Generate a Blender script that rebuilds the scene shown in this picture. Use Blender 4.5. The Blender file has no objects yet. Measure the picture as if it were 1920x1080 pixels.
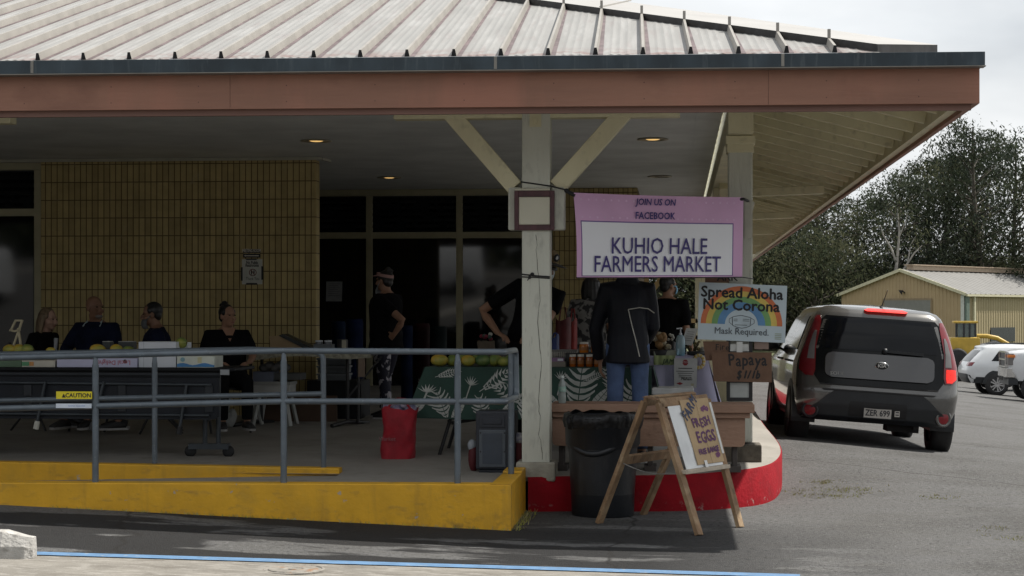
import bpy, bmesh, math, random
from mathutils import Vector, Matrix, Euler
from math import sin, cos, pi, radians as R, sqrt, atan2
random.seed(11)
C = bpy.context.scene.collection
SC = bpy.context.scene

# ---------------------------------------------------------------- camera, sky, sun
F, CX, HY, CZ, TH = 3400.0, 960.0, 590.0, 1.55, R(5.2)
ct, st = cos(TH), sin(TH)
cam = bpy.data.cameras.new('camera'); camo = bpy.data.objects.new('camera', cam); C.objects.link(camo)
camo.location = (0, 0, CZ); camo.rotation_euler = (R(90), 0, TH)
cam.sensor_width = 36; cam.lens = 36 * F / 1920; cam.shift_y = (HY - 540) / 1920
cam.clip_start = 0.1; cam.clip_end = 3000
SC.camera = camo
SUN = Vector((1.9, 0.85, 3.4)).normalized()
sl = bpy.data.lights.new('sun', 'SUN'); sl.energy = 4.2; sl.angle = R(0.6); sl.color = (1, .95, .87)
so = bpy.data.objects.new('sun', sl); C.objects.link(so); so.location = (20, 10, 40)
so.rotation_euler = SUN.to_track_quat('Z', 'Y').to_euler()
W = bpy.data.worlds.new('World'); SC.world = W; W.use_nodes = True
nt = W.node_tree; nt.nodes.clear()
def wn(t, **k):
    n = nt.nodes.new(t)
    for a, b in k.items(): setattr(n, a, b)
    return n
sky = wn('ShaderNodeTexSky', sky_type='NISHITA', sun_disc=False)
sky.sun_elevation = math.asin(SUN.z); sky.sun_rotation = atan2(SUN.x, SUN.y)
sky.dust_density = 2.0
tc = wn('ShaderNodeTexCoord'); mp = wn('ShaderNodeMapping'); mp.inputs['Scale'].default_value = (1.0, 1.0, 2.6)
mp.inputs['Location'].default_value = (.35, .2, .1)
n1 = wn('ShaderNodeTexNoise'); n1.inputs['Scale'].default_value = 3.2; n1.inputs['Detail'].default_value = 7; n1.inputs['Roughness'].default_value = .55
rp = wn('ShaderNodeValToRGB'); rp.color_ramp.elements[0].position = .30; rp.color_ramp.elements[1].position = .62
rp.color_ramp.elements[0].color = (.78, .78, .78, 1); rp.color_ramp.elements[1].color = (1, 1, 1, 1)
n2 = wn('ShaderNodeTexNoise'); n2.inputs['Scale'].default_value = 4.2; n2.inputs['Detail'].default_value = 5
rp2 = wn('ShaderNodeValToRGB'); rp2.color_ramp.elements[0].position = .32; rp2.color_ramp.elements[1].position = .68
rp2.color_ramp.elements[0].color = (5.0, 5.2, 5.4, 1); rp2.color_ramp.elements[1].color = (8.3, 8.4, 8.4, 1)
mx = wn('ShaderNodeMix', data_type='RGBA')
bg = wn('ShaderNodeBackground'); bg.inputs['Strength'].default_value = .088
wo = wn('ShaderNodeOutputWorld')
L = nt.links.new
L(tc.outputs['Generated'], mp.inputs['Vector']); L(mp.outputs[0], n1.inputs['Vector']); L(mp.outputs[0], n2.inputs['Vector'])
L(n1.outputs['Fac'], rp.inputs[0]); L(n2.outputs['Fac'], rp2.inputs[0])
sep = wn('ShaderNodeSeparateXYZ'); L(tc.outputs['Generated'], sep.inputs[0])
gr_ = wn('ShaderNodeMapRange'); gr_.inputs['From Min'].default_value = -.6; gr_.inputs['From Max'].default_value = .75; gr_.inputs['To Min'].default_value = .85; gr_.inputs['To Max'].default_value = 1.0
L(sep.outputs['Y'], gr_.inputs['Value'])
L(rp.outputs[0], mx.inputs['Factor']); L(sky.outputs[0], mx.inputs['A']); L(rp2.outputs[0], mx.inputs['B'])
mul = wn('ShaderNodeMix', data_type='RGBA', blend_type='MULTIPLY'); mul.inputs['Factor'].default_value = 1; L(mx.outputs['Result'], mul.inputs['A']); L(gr_.outputs['Result'], mul.inputs['B']); L(mul.outputs['Result'], bg.inputs['Color']); L(bg.outputs[0], wo.inputs['Surface'])
vs = SC.view_settings; vs.view_transform = 'Standard'; vs.look = 'None'; vs.exposure = 0.60; vs.gamma = 1; vs.use_curve_mapping = False
SC.render.engine = 'CYCLES'
try:
    SC.cycles.use_denoising = True; SC.cycles.max_bounces = 8; SC.cycles.diffuse_bounces = 4; SC.cycles.transparent_max_bounces = 12
    SC.cycles.caustics_reflective = False; SC.cycles.caustics_refractive = False
    SC.cycles.sample_clamp_indirect = 6
except Exception: pass

# ---------------------------------------------------------------- placing helpers (photo measurements -> metres)
def ray(px, py):
    a = (px - CX) / F; b = -(py - HY) / F
    return Vector((a * ct - st, a * st + ct, b))
CAM = Vector((0, 0, CZ))
def PD(px, py, d): return CAM + ray(px, py) * d
def PY(px, py, Y): r = ray(px, py); return CAM + r * (Y / r.y)
def PZ(px, py, Z): r = ray(px, py); return CAM + r * ((Z - CZ) / r.z)
def ad(X, Y): return X * ct + Y * st, -X * st + Y * ct
def world(a, d): return a * ct - d * st, a * st + d * ct
def sms(a, b, x):
    t = max(0., min(1., (x - a) / (b - a))); return t * t * (3 - 2 * t)
def zg(X, Y):
    a, d = ad(X, Y)
    ac = max(-14, a)
    zA = -.04 * ac if ac < 0 else -.012 * min(a, 14)
    k = .19 - .100 * (a - 3.1)
    zB = min(.19, k)
    if zB < -1.2: zB = -1.2 - .15 * (1 - math.exp((zB + 1.2) / .15))
    t = sms(14.8, 20, d)
    z = zA * (1 - t) + zB * t
    if d < -8: z += min(3.1, (-8 - d) * .2)
    return z
def G(px, py):
    z = 0.
    for _ in range(25):
        p = PZ(px, py, z); z = z * .4 + zg(p.x, p.y) * .6
    return PZ(px, py, z)
def zs(Y): return .27 + .024 * (max(13.0, min(Y, 27)) - 14.2)
def S(px, py):
    z = .3
    for _ in range(25):
        p = PZ(px, py, z); z = zs(p.y)
    return p
def onS(px, d):
    p = PD(px, HY, d); return Vector((p.x, p.y, zs(p.y)))

# ---------------------------------------------------------------- materials
_M = {}
def mat(name, col, rough=.6, metal=0., var=.12, scale=6., bump=0., bscale=60., col2=None, spec=.5, coat=0., emit=0., stretch=None, lo=.35, hi=.65, detail=4, trans=0.):
    if name in _M: return _M[name]
    m = bpy.data.materials.new(name); m.use_nodes = True; t = m.node_tree; b = t.nodes['Principled BSDF']
    b.inputs['Roughness'].default_value = rough; b.inputs['Metallic'].default_value = metal
    b.inputs['Specular IOR Level'].default_value = spec
    if coat: b.inputs['Coat Weight'].default_value = coat; b.inputs['Coat Roughness'].default_value = .05
    c = tuple(col) + (1,)
    if col2 is None: A = tuple(x * (1 - var) for x in col) + (1,); B = tuple(min(1, x * (1 + var)) for x in col) + (1,)
    else: A = c; B = tuple(col2) + (1,)
    tcx = t.nodes.new('ShaderNodeTexCoord'); mpx = t.nodes.new('ShaderNodeMapping')
    if stretch: mpx.inputs['Scale'].default_value = stretch
    t.links.new(tcx.outputs['Object'], mpx.inputs['Vector'])
    n = t.nodes.new('ShaderNodeTexNoise'); n.inputs['Scale'].default_value = scale; n.inputs['Detail'].default_value = detail
    r = t.nodes.new('ShaderNodeValToRGB'); r.color_ramp.elements[0].color = A; r.color_ramp.elements[1].color = B
    r.color_ramp.elements[0].position = lo; r.color_ramp.elements[1].position = hi
    t.links.new(mpx.outputs[0], n.inputs['Vector']); t.links.new(n.outputs['Fac'], r.inputs[0]); t.links.new(r.outputs[0], b.inputs['Base Color'])
    if bump:
        n2 = t.nodes.new('ShaderNodeTexNoise'); n2.inputs['Scale'].default_value = bscale; n2.inputs['Detail'].default_value = 6
        bp = t.nodes.new('ShaderNodeBump'); bp.inputs['Strength'].default_value = bump; bp.inputs['Distance'].default_value = .02
        t.links.new(mpx.outputs[0], n2.inputs['Vector']); t.links.new(n2.outputs['Fac'], bp.inputs['Height']); t.links.new(bp.outputs[0], b.inputs['Normal'])
    if emit:
        b.inputs['Emission Color'].default_value = c; b.inputs['Emission Strength'].default_value = emit
    if trans: b.inputs['Transmission Weight'].default_value = trans
    _M[name] = m
    return m
def nodes_of(m): return m.node_tree, m.node_tree.nodes['Principled BSDF']
def overlay(m, col, scale, lo, hi, stretch=(1, 1, 1), rough=None, zmask=None, loc=(0, 0, 0), amount=1., detail=6):
    """a second colour layer (stain, wear, wet, deepened shade) driven by its own noise"""
    t, b = nodes_of(m)
    src = b.inputs['Base Color'].links[0].from_socket
    tcx = t.nodes.new('ShaderNodeTexCoord'); mpx = t.nodes.new('ShaderNodeMapping'); mpx.inputs['Scale'].default_value = stretch; mpx.inputs['Location'].default_value = loc
    n = t.nodes.new('ShaderNodeTexNoise'); n.inputs['Scale'].default_value = scale; n.inputs['Detail'].default_value = detail; n.inputs['Roughness'].default_value = .6
    r = t.nodes.new('ShaderNodeMapRange'); r.inputs['From Min'].default_value = lo; r.inputs['From Max'].default_value = hi; r.inputs['To Max'].default_value = amount
    t.links.new(tcx.outputs['Object'], mpx.inputs['Vector']); t.links.new(mpx.outputs[0], n.inputs['Vector']); t.links.new(n.outputs['Fac'], r.inputs['Value'])
    fac = r.outputs['Result']
    for mk in (zmask or []):                       # (axis, from, to): fades the layer in along one object axis
        sp = t.nodes.new('ShaderNodeSeparateXYZ'); t.links.new(tcx.outputs['Object'], sp.inputs[0])
        r2 = t.nodes.new('ShaderNodeMapRange'); r2.inputs['From Min'].default_value = mk[1]; r2.inputs['From Max'].default_value = mk[2]
        t.links.new(sp.outputs[mk[0]], r2.inputs['Value'])
        mu = t.nodes.new('ShaderNodeMath'); mu.operation = 'MULTIPLY'; t.links.new(fac, mu.inputs[0]); t.links.new(r2.outputs['Result'], mu.inputs[1]); fac = mu.outputs[0]
    mxx = t.nodes.new('ShaderNodeMix'); mxx.data_type = 'RGBA'
    t.links.new(fac, mxx.inputs['Factor']); t.links.new(src, mxx.inputs['A']); mxx.inputs['B'].default_value = tuple(col) + (1,)
    t.links.new(mxx.outputs['Result'], b.inputs['Base Color'])
    if rough is not None:
        m2 = t.nodes.new('ShaderNodeMix'); m2.data_type = 'FLOAT'; m2.inputs['A'].default_value = b.inputs['Roughness'].default_value; m2.inputs['B'].default_value = rough
        t.links.new(fac, m2.inputs['Factor']); t.links.new(m2.outputs['Result'], b.inputs['Roughness'])
    return m

# ---------------------------------------------------------------- mesh builder
class MB:
    def __init__(s): s.v = []; s.f = []; s.m = []; s.s = []
    def add(s, vs, fs, m=0, sm=False):
        o = len(s.v); s.v += [tuple(v) for v in vs]
        for f in fs: s.f.append(tuple(o + i for i in f)); s.m.append(m); s.s.append(sm)
        return s
    def box(s, c, d, m=0, rot=None):
        c = Vector(c); vs = []
        for x in (-.5, .5):
            for y in (-.5, .5):
                for z in (-.5, .5):
                    p = Vector((x * d[0], y * d[1], z * d[2]))
                    if rot is not None: p = rot @ p
                    vs.append(c + p)
        return s.add(vs, [(0, 1, 3, 2), (4, 6, 7, 5), (0, 4, 5, 1), (2, 3, 7, 6), (0, 2, 6, 4), (1, 5, 7, 3)], m)
    def bx(s, a, b, m=0):
        a = Vector(a); b = Vector(b); return s.box((a + b) / 2, [abs(q) for q in (b - a)], m)
    def beam(s, p, q, w, h, m=0, up=(0, 0, 1)):
        p = Vector(p); q = Vector(q); d = q - p; l = d.length; d.normalize(); up = Vector(up)
        x = d.cross(up)
        if x.length < 1e-4: x = d.cross(Vector((0, 1, 0)))
        x.normalize(); z = x.cross(d)
        return s.box((p + q) / 2, (w, l, h), m, Matrix((x, d, z)).transposed())
    def tube(s, pts, r, m=0, n=10, cap=True, ref=(0, 0, 1), sm=True):
        """r: radius, list of radii, or list of (rx, ry); ref picks the ry axis"""
        pts = [Vector(p) for p in pts]; N = len(pts); vs = []; fs = []; ref = Vector(ref)
        if not isinstance(r, (list, tuple)): r = [r] * N
        px = None
        for i, p in enumerate(pts):
            t = (pts[min(i + 1, N - 1)] - pts[max(i - 1, 0)]).normalized()
            if px is None:
                x = t.cross(ref)
                if x.length < .05: x = t.cross(Vector((0, 1, 0))) if abs(t.y) < .9 else t.cross(Vector((1, 0, 0)))
            else: x = px - t * px.dot(t)
            x.normalize(); px = x; y = x.cross(t)
            rx, ry = r[i] if isinstance(r[i], (list, tuple)) else (r[i], r[i])
            for k in range(n):
                a = 2 * pi * k / n; vs.append(p + x * (rx * cos(a)) + y * (ry * sin(a)))
        for i in range(N - 1):
            for k in range(n):
                fs.append((i * n + k, i * n + (k + 1) % n, (i + 1) * n + (k + 1) % n, (i + 1) * n + k))
        s.add(vs, fs, m, sm)
        if cap: s.add(vs[:n], [tuple(range(n))[::-1]], m); s.add(vs[-n:], [tuple(range(n))], m)
        return s
    def solid(s, pts, r, m=0, n=12, ref=(0, 0, 1)):
        """closed tube with shared caps (for voxel joining)"""
        o = len(s.v); N = len(pts); s.tube(pts, r, m, n, False, ref)
        s.f.append(tuple(o + k for k in range(n))[::-1]); s.m.append(m); s.s.append(True)
        s.f.append(tuple(o + (N - 1) * n + k for k in range(n))); s.m.append(m); s.s.append(True)
        return s
    def lathe(s, prof, c=(0, 0, 0), m=0, n=24, sm=True, rot=None, wob=0, cap=True):
        c = Vector(c); vs = []; fs = []
        for (r, z) in prof:
            for k in range(n):
                a = 2 * pi * k / n; rr = r * (1 + wob * sin(3 * a + z * 20))
                p = Vector((rr * cos(a), rr * sin(a), z)); vs.append(c + (rot @ p if rot is not None else p))
        for i in range(len(prof) - 1):
            for k in range(n): fs.append((i * n + k, i * n + (k + 1) % n, (i + 1) * n + (k + 1) % n, (i + 1) * n + k))
        s.add(vs, fs, m, sm)
        if not cap: return s
        if prof[0][0] > 1e-4: s.add(vs[:n], [tuple(range(n))[::-1]], m)
        if prof[-1][0] > 1e-4: s.add(vs[-n:], [tuple(range(n))], m)
        return s
    def ell(s, c, r, m=0, n=14, k=9, rot=None):
        c = Vector(c); vs = []; fs = []
        for i in range(k + 1):
            t = pi * i / k
            for j in range(n):
                a = 2 * pi * j / n
                p = Vector((r[0] * sin(t) * cos(a), r[1] * sin(t) * sin(a), -r[2] * cos(t)))
                vs.append(c + (rot @ p if rot is not None else p))
        for i in range(k):
            for j in range(n): fs.append((i * n + j, i * n + (j + 1) % n, (i + 1) * n + (j + 1) % n, (i + 1) * n + j))
        return s.add(vs, fs, m, True)
    def grid(s, fn, nu, nv, m=0, sm=True):
        vs = [fn(i / nu, j / nv) for j in range(nv + 1) for i in range(nu + 1)]
        fs = [(j * (nu + 1) + i, j * (nu + 1) + i + 1, (j + 1) * (nu + 1) + i + 1, (j + 1) * (nu + 1) + i) for j in range(nv) for i in range(nu)]
        return s.add(vs, fs, m, sm)
    def poly(s, pts, m=0): return s.add(pts, [tuple(range(len(pts)))], m)
    def prism(s, pts, ext, m=0, sm=False):
        """pts: 3D outline, ext: extrusion vector"""
        n = len(pts); ext = Vector(ext); a = [Vector(p) for p in pts]; b = [p + ext for p in a]
        s.add(a + b, [(i, (i + 1) % n, n + (i + 1) % n, n + i) for i in range(n)], m, sm)
        s.add(a, [tuple(range(n))[::-1]], m); s.add(b, [tuple(range(n))], m)
        return s
    def text(s, txt, size, fn, m=0, align='CENTER', shear=0., bold=0., space=1., jit=0., sx=1., res=2):
        """lettering; fn(x, y) maps the flat text to 3D; bold repeats the strokes a hair apart"""
        x0 = 0.; p0 = fn(0, 0); nr = (fn(.01, 0) - p0).cross(fn(0, .01) - p0).normalized()
        offs = [(0, 0)] if not bold else [(0, 0), (bold, 0), (-bold, 0), (0, bold), (0, -bold)]
        for chunk in ([txt] if not jit else list(txt)):
            cu = bpy.data.curves.new('t', 'FONT'); cu.body = chunk; cu.size = size; cu.shear = shear; cu.space_character = space
            cu.align_x = align if not jit else 'LEFT'; cu.resolution_u = res
            o = bpy.data.objects.new('t', cu); C.objects.link(o)
            dg = bpy.context.evaluated_depsgraph_get(); me = bpy.data.meshes.new_from_object(o.evaluated_get(dg))
            a = random.uniform(-jit, jit) if jit else 0; dy = random.uniform(-jit, jit) * size * .5 if jit else 0
            wdt = max([v.co.x for v in me.vertices], default=size * .25)
            for k, (ox, oy) in enumerate(offs):
                vs = [fn(x0 + ox + sx * (v.co.x * cos(a) - v.co.y * sin(a)), v.co.y * cos(a) + v.co.x * sin(a) + dy + oy) + nr * (k * 1.5e-4) for v in me.vertices]
                s.add(vs, [tuple(p.vertices) for p in me.polygons], m)
            if jit: x0 += sx * (wdt + size * .07)
            bpy.data.objects.remove(o); bpy.data.meshes.remove(me)
        return s
    def mesh(s, name, mats):
        me = bpy.data.meshes.new(name); me.from_pydata(s.v, [], s.f)
        for x in mats: me.materials.append(x)
        me.polygons.foreach_set('material_index', s.m); me.polygons.foreach_set('use_smooth', s.s); me.update()
        return me
def tagit(o, label, cat, group=None):
    o['label'] = label; o['category'] = cat
    if group: o['group'] = group
    return o
def thing(name, label, cat, loc=(0, 0, 0), rz=0., group=None, rot=None):
    o = bpy.data.objects.new(name, None); C.objects.link(o); o.empty_display_size = .1
    o.location = loc; o.rotation_euler = rot if rot else (0, 0, rz)
    return tagit(o, label, cat, group)
def part(name, mb, mats, parent, bevel=0., label=None, seg=2):
    if not isinstance(mats, (list, tuple)): mats = [mats]
    o = bpy.data.objects.new(name, mb.mesh(name, mats)); C.objects.link(o)
    if parent is not None: o.parent = parent
    if bevel:
        b = o.modifiers.new('bevel', 'BEVEL'); b.width = bevel; b.segments = seg; b.limit_method = 'ANGLE'; b.angle_limit = R(40)
    if label: o['label'] = label
    return o
def solo(name, mb, mats, label, cat, loc=(0, 0, 0), rz=0., group=None, bevel=0., rot=None):
    o = part(name, mb, mats, None, bevel); o.location = loc; o.rotation_euler = rot if rot else (0, 0, rz)
    return tagit(o, label, cat, group)
def struct(name, mb, mats, bevel=0.):
    o = part(name, mb, mats, None, bevel); o['kind'] = 'structure'; return o
def dup(root, loc, rz, label=None, scale=None):
    r = root.copy(); C.objects.link(r); r.location = loc; r.rotation_euler = (0, 0, rz)
    if scale: r.scale = scale
    if label: r['label'] = label
    for ch in list(root.children):
        c = ch.copy(); C.objects.link(c); c.parent = r
        for g in list(ch.children):
            d = g.copy(); C.objects.link(d); d.parent = c
    return r
def voxel(mb, size, smooth=3):
    """join overlapping closed shells into one continuous surface"""
    me = mb.mesh('v', []); o = bpy.data.objects.new('v', me); C.objects.link(o)
    r = o.modifiers.new('r', 'REMESH'); r.mode = 'VOXEL'; r.voxel_size = size
    if smooth: q = o.modifiers.new('s', 'SMOOTH'); q.iterations = smooth; q.factor = .5
    dg = bpy.context.evaluated_depsgraph_get(); e = bpy.data.meshes.new_from_object(o.evaluated_get(dg))
    out = MB(); out.add([v.co for v in e.vertices], [tuple(p.vertices) for p in e.polygons], 0, True)
    bpy.data.objects.remove(o); bpy.data.meshes.remove(me); bpy.data.meshes.remove(e)
    return out
# ---------------------------------------------------------------- ground, pavements, kerbs
asph = mat('asphalt', (.085, .084, .082), .95, spec=.2, var=.3, scale=70, bump=.9, bscale=110, lo=.3, hi=.7, detail=8)
overlay(asph, (.19, .186, .18), 190, .55, .70, amount=.8, detail=3)
overlay(asph, (.142, .142, .143), .55, .34, .54, amount=.78)
overlay(asph, (.120, .117, .110), 3.0, .48, .66, stretch=(.35, 2.2, 1), amount=.5)
def add_cracks(m, col, scale, width):
    t, b = nodes_of(m); src = b.inputs['Base Color'].links[0].from_socket
    tcx = t.nodes.new('ShaderNodeTexCoord'); n = t.nodes.new('ShaderNodeTexNoise'); n.inputs['Scale'].default_value = 1.3; n.inputs['Detail'].default_value = 5
    ma = t.nodes.new('ShaderNodeMix'); ma.data_type = 'RGBA'; ma.blend_type = 'LINEAR_LIGHT'; ma.inputs['Factor'].default_value = .25
    t.links.new(tcx.outputs['Object'], n.inputs['Vector']); t.links.new(tcx.outputs['Object'], ma.inputs['A']); t.links.new(n.outputs['Color'], ma.inputs['B'])
    v = t.nodes.new('ShaderNodeTexVoronoi'); v.feature = 'DISTANCE_TO_EDGE'; v.inputs['Scale'].default_value = scale
    t.links.new(ma.outputs['Result'], v.inputs['Vector'])
    r = t.nodes.new('ShaderNodeMapRange'); r.inputs['From Min'].default_value = 0; r.inputs['From Max'].default_value = width; r.inputs['To Min'].default_value = .8; r.inputs['To Max'].default_value = 0
    t.links.new(v.outputs['Distance'], r.inputs['Value'])
    mxx = t.nodes.new('ShaderNodeMix'); mxx.data_type = 'RGBA'; t.links.new(r.outputs['Result'], mxx.inputs['Factor']); t.links.new(src, mxx.inputs['A']); mxx.inputs['B'].default_value = tuple(col) + (1,)
    t.links.new(mxx.outputs['Result'], b.inputs['Base Color'])
overlay(asph, (.20, .20, .198), 34, .56, .64, amount=.6, detail=3); overlay(asph, (.025, .025, .026), 30, .56, .66, amount=.65, detail=3, loc=(5, 3, 0))
overlay(asph, (.017, .017, .018), .70, .43, .475, stretch=(.7, 2.1, 1), zmask=[(0, 1.6, -.2), (1, 14.2, 12.9), (1, 9.9, 10.6)], amount=.88, loc=(3.1, 1.0, 0), detail=9)  # wet patches before the kerb, their colour also deepening the eave's shade
add_cracks(asph, (.022, .021, .02), .16, .0035)
soil = mat('soil', (.075, .085, .035), .95, var=.35, scale=1.5, bump=.5, bscale=8)
conc = mat('concrete', (.20, .187, .165), .85, var=.12, scale=3, bump=.3, bscale=70)
overlay(conc, (.12, .108, .092), 3.2, .47, .66, stretch=(.7, 1.6, 1), amount=.75); overlay(conc, (.30, .285, .26), 9, .5, .64, stretch=(.8, 2, 1), amount=.7); overlay(conc, (.10, .09, .08), 34, .62, .68, amount=.7)
slabm = mat('porch_concrete', (.31, .29, .26), .8, var=.12, scale=2, bump=.2, bscale=50)
overlay(slabm, (.21, .2, .175), 4, .48, .68, amount=.7)
yel = mat('yellow_paint', (.70, .375, .016), .55, var=.07, scale=5, bump=.15, bscale=30)
overlay(yel, (.33, .20, .05), 7, .56, .74, stretch=(1, 1, 2.5), amount=.55); overlay(yel, (.12, .09, .04), 12, .5, .72, zmask=[(2, .17, .0)], amount=.75)
overlay(yel, (.50, .30, .04), 2.0, .52, .64, amount=.5); overlay(yel, (.40, .37, .32), 9, .68, .70, amount=.8); overlay(yel, (.20, .13, .04), 3.5, .54, .72, stretch=(2.2, 1, .25), amount=.3)
redp = mat('red_paint', (.235, .004, .010), .75, var=.12, scale=6, bump=.3, bscale=35, spec=.15)
overlay(redp, (.36, .33, .3), 16, .60, .68, zmask=[(2, .07, .0)], amount=.9); overlay(redp, (.15, .012, .014), 8, .55, .7, amount=.5)
bluep = mat('blue_line_paint', (.10, .20, .345), .7, var=.12, scale=12, bump=.2); overlay(bluep, (.3, .3, .28), 18, .6, .68, amount=.7)

ds = [-70, -40, -30, -24, -20, -16, -12, -8, -4, 0, 4, 7, 9, 10] + [10.5 + .5 * i for i in range(30)] + [26, 28, 30, 34, 40, 46, 54, 62, 72, 85, 100, 125, 160]
as_ = [-60, -40, -25, -18, -14, -11, -9, -7, -6] + [-5 + .5 * i for i in range(28)] + [9.5, 11, 13, 15, 18, 22, 28, 36, 50, 80]
def gsheet(dl, al, off):
    m = MB(); N = len(al)
    vs = []
    for d in dl:
        for a in al:
            X, Y = world(a, d); vs.append((X, Y, zg(X, Y) + off))
    fs = [(j * N + i, j * N + i + 1, (j + 1) * N + i + 1, (j + 1) * N + i) for j in range(len(dl) - 1) for i in range(N - 1)]
    return m.add(vs, fs, 0, True)
struct('ground', gsheet([-900, -400] + ds + [300, 600, 1500], [-1500, -400, -120] + as_ + [150, 400, 1500], -.06), soil)
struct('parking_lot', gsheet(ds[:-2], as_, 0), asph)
def strip(fa, fb, off, n=24, k=6):
    m = MB()
    def fn(u, v):
        p = fa(u).lerp(fb(u), v); return Vector((p.x, p.y, zg(p.x, p.y) + off))
    return m.grid(fn, n, k, 0)
def bl(u, dy=0.): x = -400 + u * 1900; return G(x, 1037.5 + .0297 * (x - 58) + dy)
struct('pavement', strip(lambda u: bl(u, 5.2), lambda u: bl(u, 5.2) + Vector((0, -19, 0)), .006, 30, 40), conc)
struct('blue_line', strip(lambda u: bl(u), lambda u: bl(u, 6.0), .012, 30, 1), bluep)

# kerbs on the rising lot across the way: the windows mirror them
def mirrored(px, py, Yp):
    p = PY(px, py, Yp); r = ray(px, py); r = Vector((r.x, -r.y, r.z)); t = 0
    while t < 90 and (p.z + r.z * t > zg(p.x + r.x * t, p.y + r.y * t) or p.y + r.y * t > 4): t += .1
    q = p + r * t; return Vector((q.x, q.y, zg(q.x, q.y)))
mk = MB(); A_, B_ = mirrored(830, 592, 25.5), mirrored(960, 553, 25.5)
def fk(P, Q, n=14):
    for i in range(n):
        a = P.lerp(Q, i / n); b = P.lerp(Q, (i + 1) / n); a.z = zg(a.x, a.y) + .06; b.z = zg(b.x, b.y) + .06; mk.beam(a, b, .22, .2)
fk(A_ + (A_ - B_) * 1.2, B_ + (B_ - A_) * 1.5); fk(Vector((-34, -23.4, 0)), Vector((26, -21.0, 0)), 30)
struct('far_kerb', mk, mat('far_kerb_concrete', (.5, .48, .44), .8))
# porch floor, ramp, kerbs
YC = 12.95                                   # face of the yellow kerb
XC = PZ(958, 995, 0).x
YK = 14.22                                   # face of the red kerb
XR0 = PY(640, 880, 14.35).x                  # where the ramp starts to fall to the left
p_r = PZ(1469, 890, .22)
# rounded outline of the porch edge on the right: (X, Y, z of top edge)
edge = [Vector((XC + .02, YK, 0))]
for (px, py, d) in ((1100, 895, 0), (1200, 895, 0), (1300, 893, 0)): q = PZ(px, py, .26); edge.append(Vector((q.x, q.y, 0)))
for (px, py) in ((1350, 891), (1400, 887), (1435, 882), (1456, 875), (1468, 862), (1464, 848), (1452, 835)): q = PZ(px, py, .255); edge.append(Vector((q.x, q.y, 0)))
last = edge[-1]
for (px, py, d) in ((1434, 812, 0), (1412, 785, 0), (1390, 752, 0)): q = PZ(px, py, .29); edge.append(Vector((q.x, q.y, 0)))
edge.append(Vector((edge[-1].x + .05, 46, 0)))
def etop(p): return min(zs(p.y), .27 + .02 * max(0, p.y - 14.2))
def smooth_path(P, it=2):
    for _ in range(it):
        Q = [P[0]]
        for a, b in zip(P[:-1], P[1:]): Q += [a.lerp(b, .25), a.lerp(b, .75)]
        P = Q + [P[-1]]
    return P
edge = smooth_path(edge)
inner = []
for i, p in enumerate(edge):
    t = (edge[min(i + 1, len(edge) - 1)] - edge[max(i - 1, 0)]).normalized(); nrm = Vector((-t.y, t.x, 0)); inner.append(p + nrm * .13)
mk = MB(); N = len(edge)
vs = [Vector((p.x, p.y, zg(p.x, p.y) - .1)) for p in edge] + [Vector((p.x, p.y, etop(p) - .012)) for p in edge] + [Vector((a.x * .9 + b.x * .1, a.y * .9 + b.y * .1, etop(a))) for a, b in zip(edge, inner)]
fs = [(r * N + i, r * N + i + 1, (r + 1) * N + i + 1, (r + 1) * N + i) for r in range(2) for i in range(N - 1)]
mk.add(vs, fs, 0, True)
struct('red_kerb', mk, redp)
mf = MB()
top = [Vector((a.x * .9 + b.x * .1, a.y * .9 + b.y * .1, etop(a) - .001)) for a, b in zip(edge, inner)]
back = [Vector((min(p.x - .35, 5), max(p.y, 14.9), 0)) for p in edge]; back = [Vector((-14 + 0 * p.x, p.y, 0)) for p in back]
rows = []
for j in range(9):
    v = (j / 8) ** 2
    rows.append([Vector((a.x * (1 - v) + b.x * v, a.y * (1 - v) + b.y * v, etop(a) - .001 if j == 0 else zs(a.y * (1 - v) + b.y * v))) for a, b in zip(top, back)])
vs = [p for r_ in rows for p in r_]
mf.add(vs, [(j * N + i, (j + 1) * N + i, (j + 1) * N + i + 1, j * N + i + 1) for j in range(8) for i in range(N - 1)], 0, False)
# landing between the red kerb line and the yellow kerb
mf.add([(XR0, YC + .15, .262), (XC - .13, YC + .15, .262), (XC - .13, 14.92, zs(14.9)), (XR0, 14.92, zs(14.9))], [(0, 1, 2, 3)])
struct('porch_floor', mf, slabm)
mr = MB()
mr.grid(lambda u, v: Vector((XR0 - 10 * u, YC + .14 + (14.36 - YC - .14) * v, .262 - .028 * 10 * u * .9)), 8, 2)
struct('ramp', mr, slabm)
def kerb(poly_xyz, name, m, bev): pass
my = MB()
def kbar(m, P, w, zb):
    """kerb of width w along +Y side of a run of top points"""
    for a, b in zip(P[:-1], P[1:]):
        A = Vector(a); B = Vector(b)
        m.add([(A.x, A.y, zb), (B.x, B.y, zb), (B.x, B.y, B.z), (A.x, A.y, A.z), (A.x, A.y + w, zb), (B.x, B.y + w, zb), (B.x, B.y + w, B.z), (A.x, A.y + w, A.z)],
              [(0, 1, 2, 3), (5, 4, 7, 6), (3, 2, 6, 7), (4, 5, 1, 0)], 0)
zt = PY(940, 908, YC).z
kbar(my, [(-12, YC, zt - .05), (PY(0, 905, YC).x, YC, PY(0, 905, YC).z), (XC, YC, zt)], .16, -.1)
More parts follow.
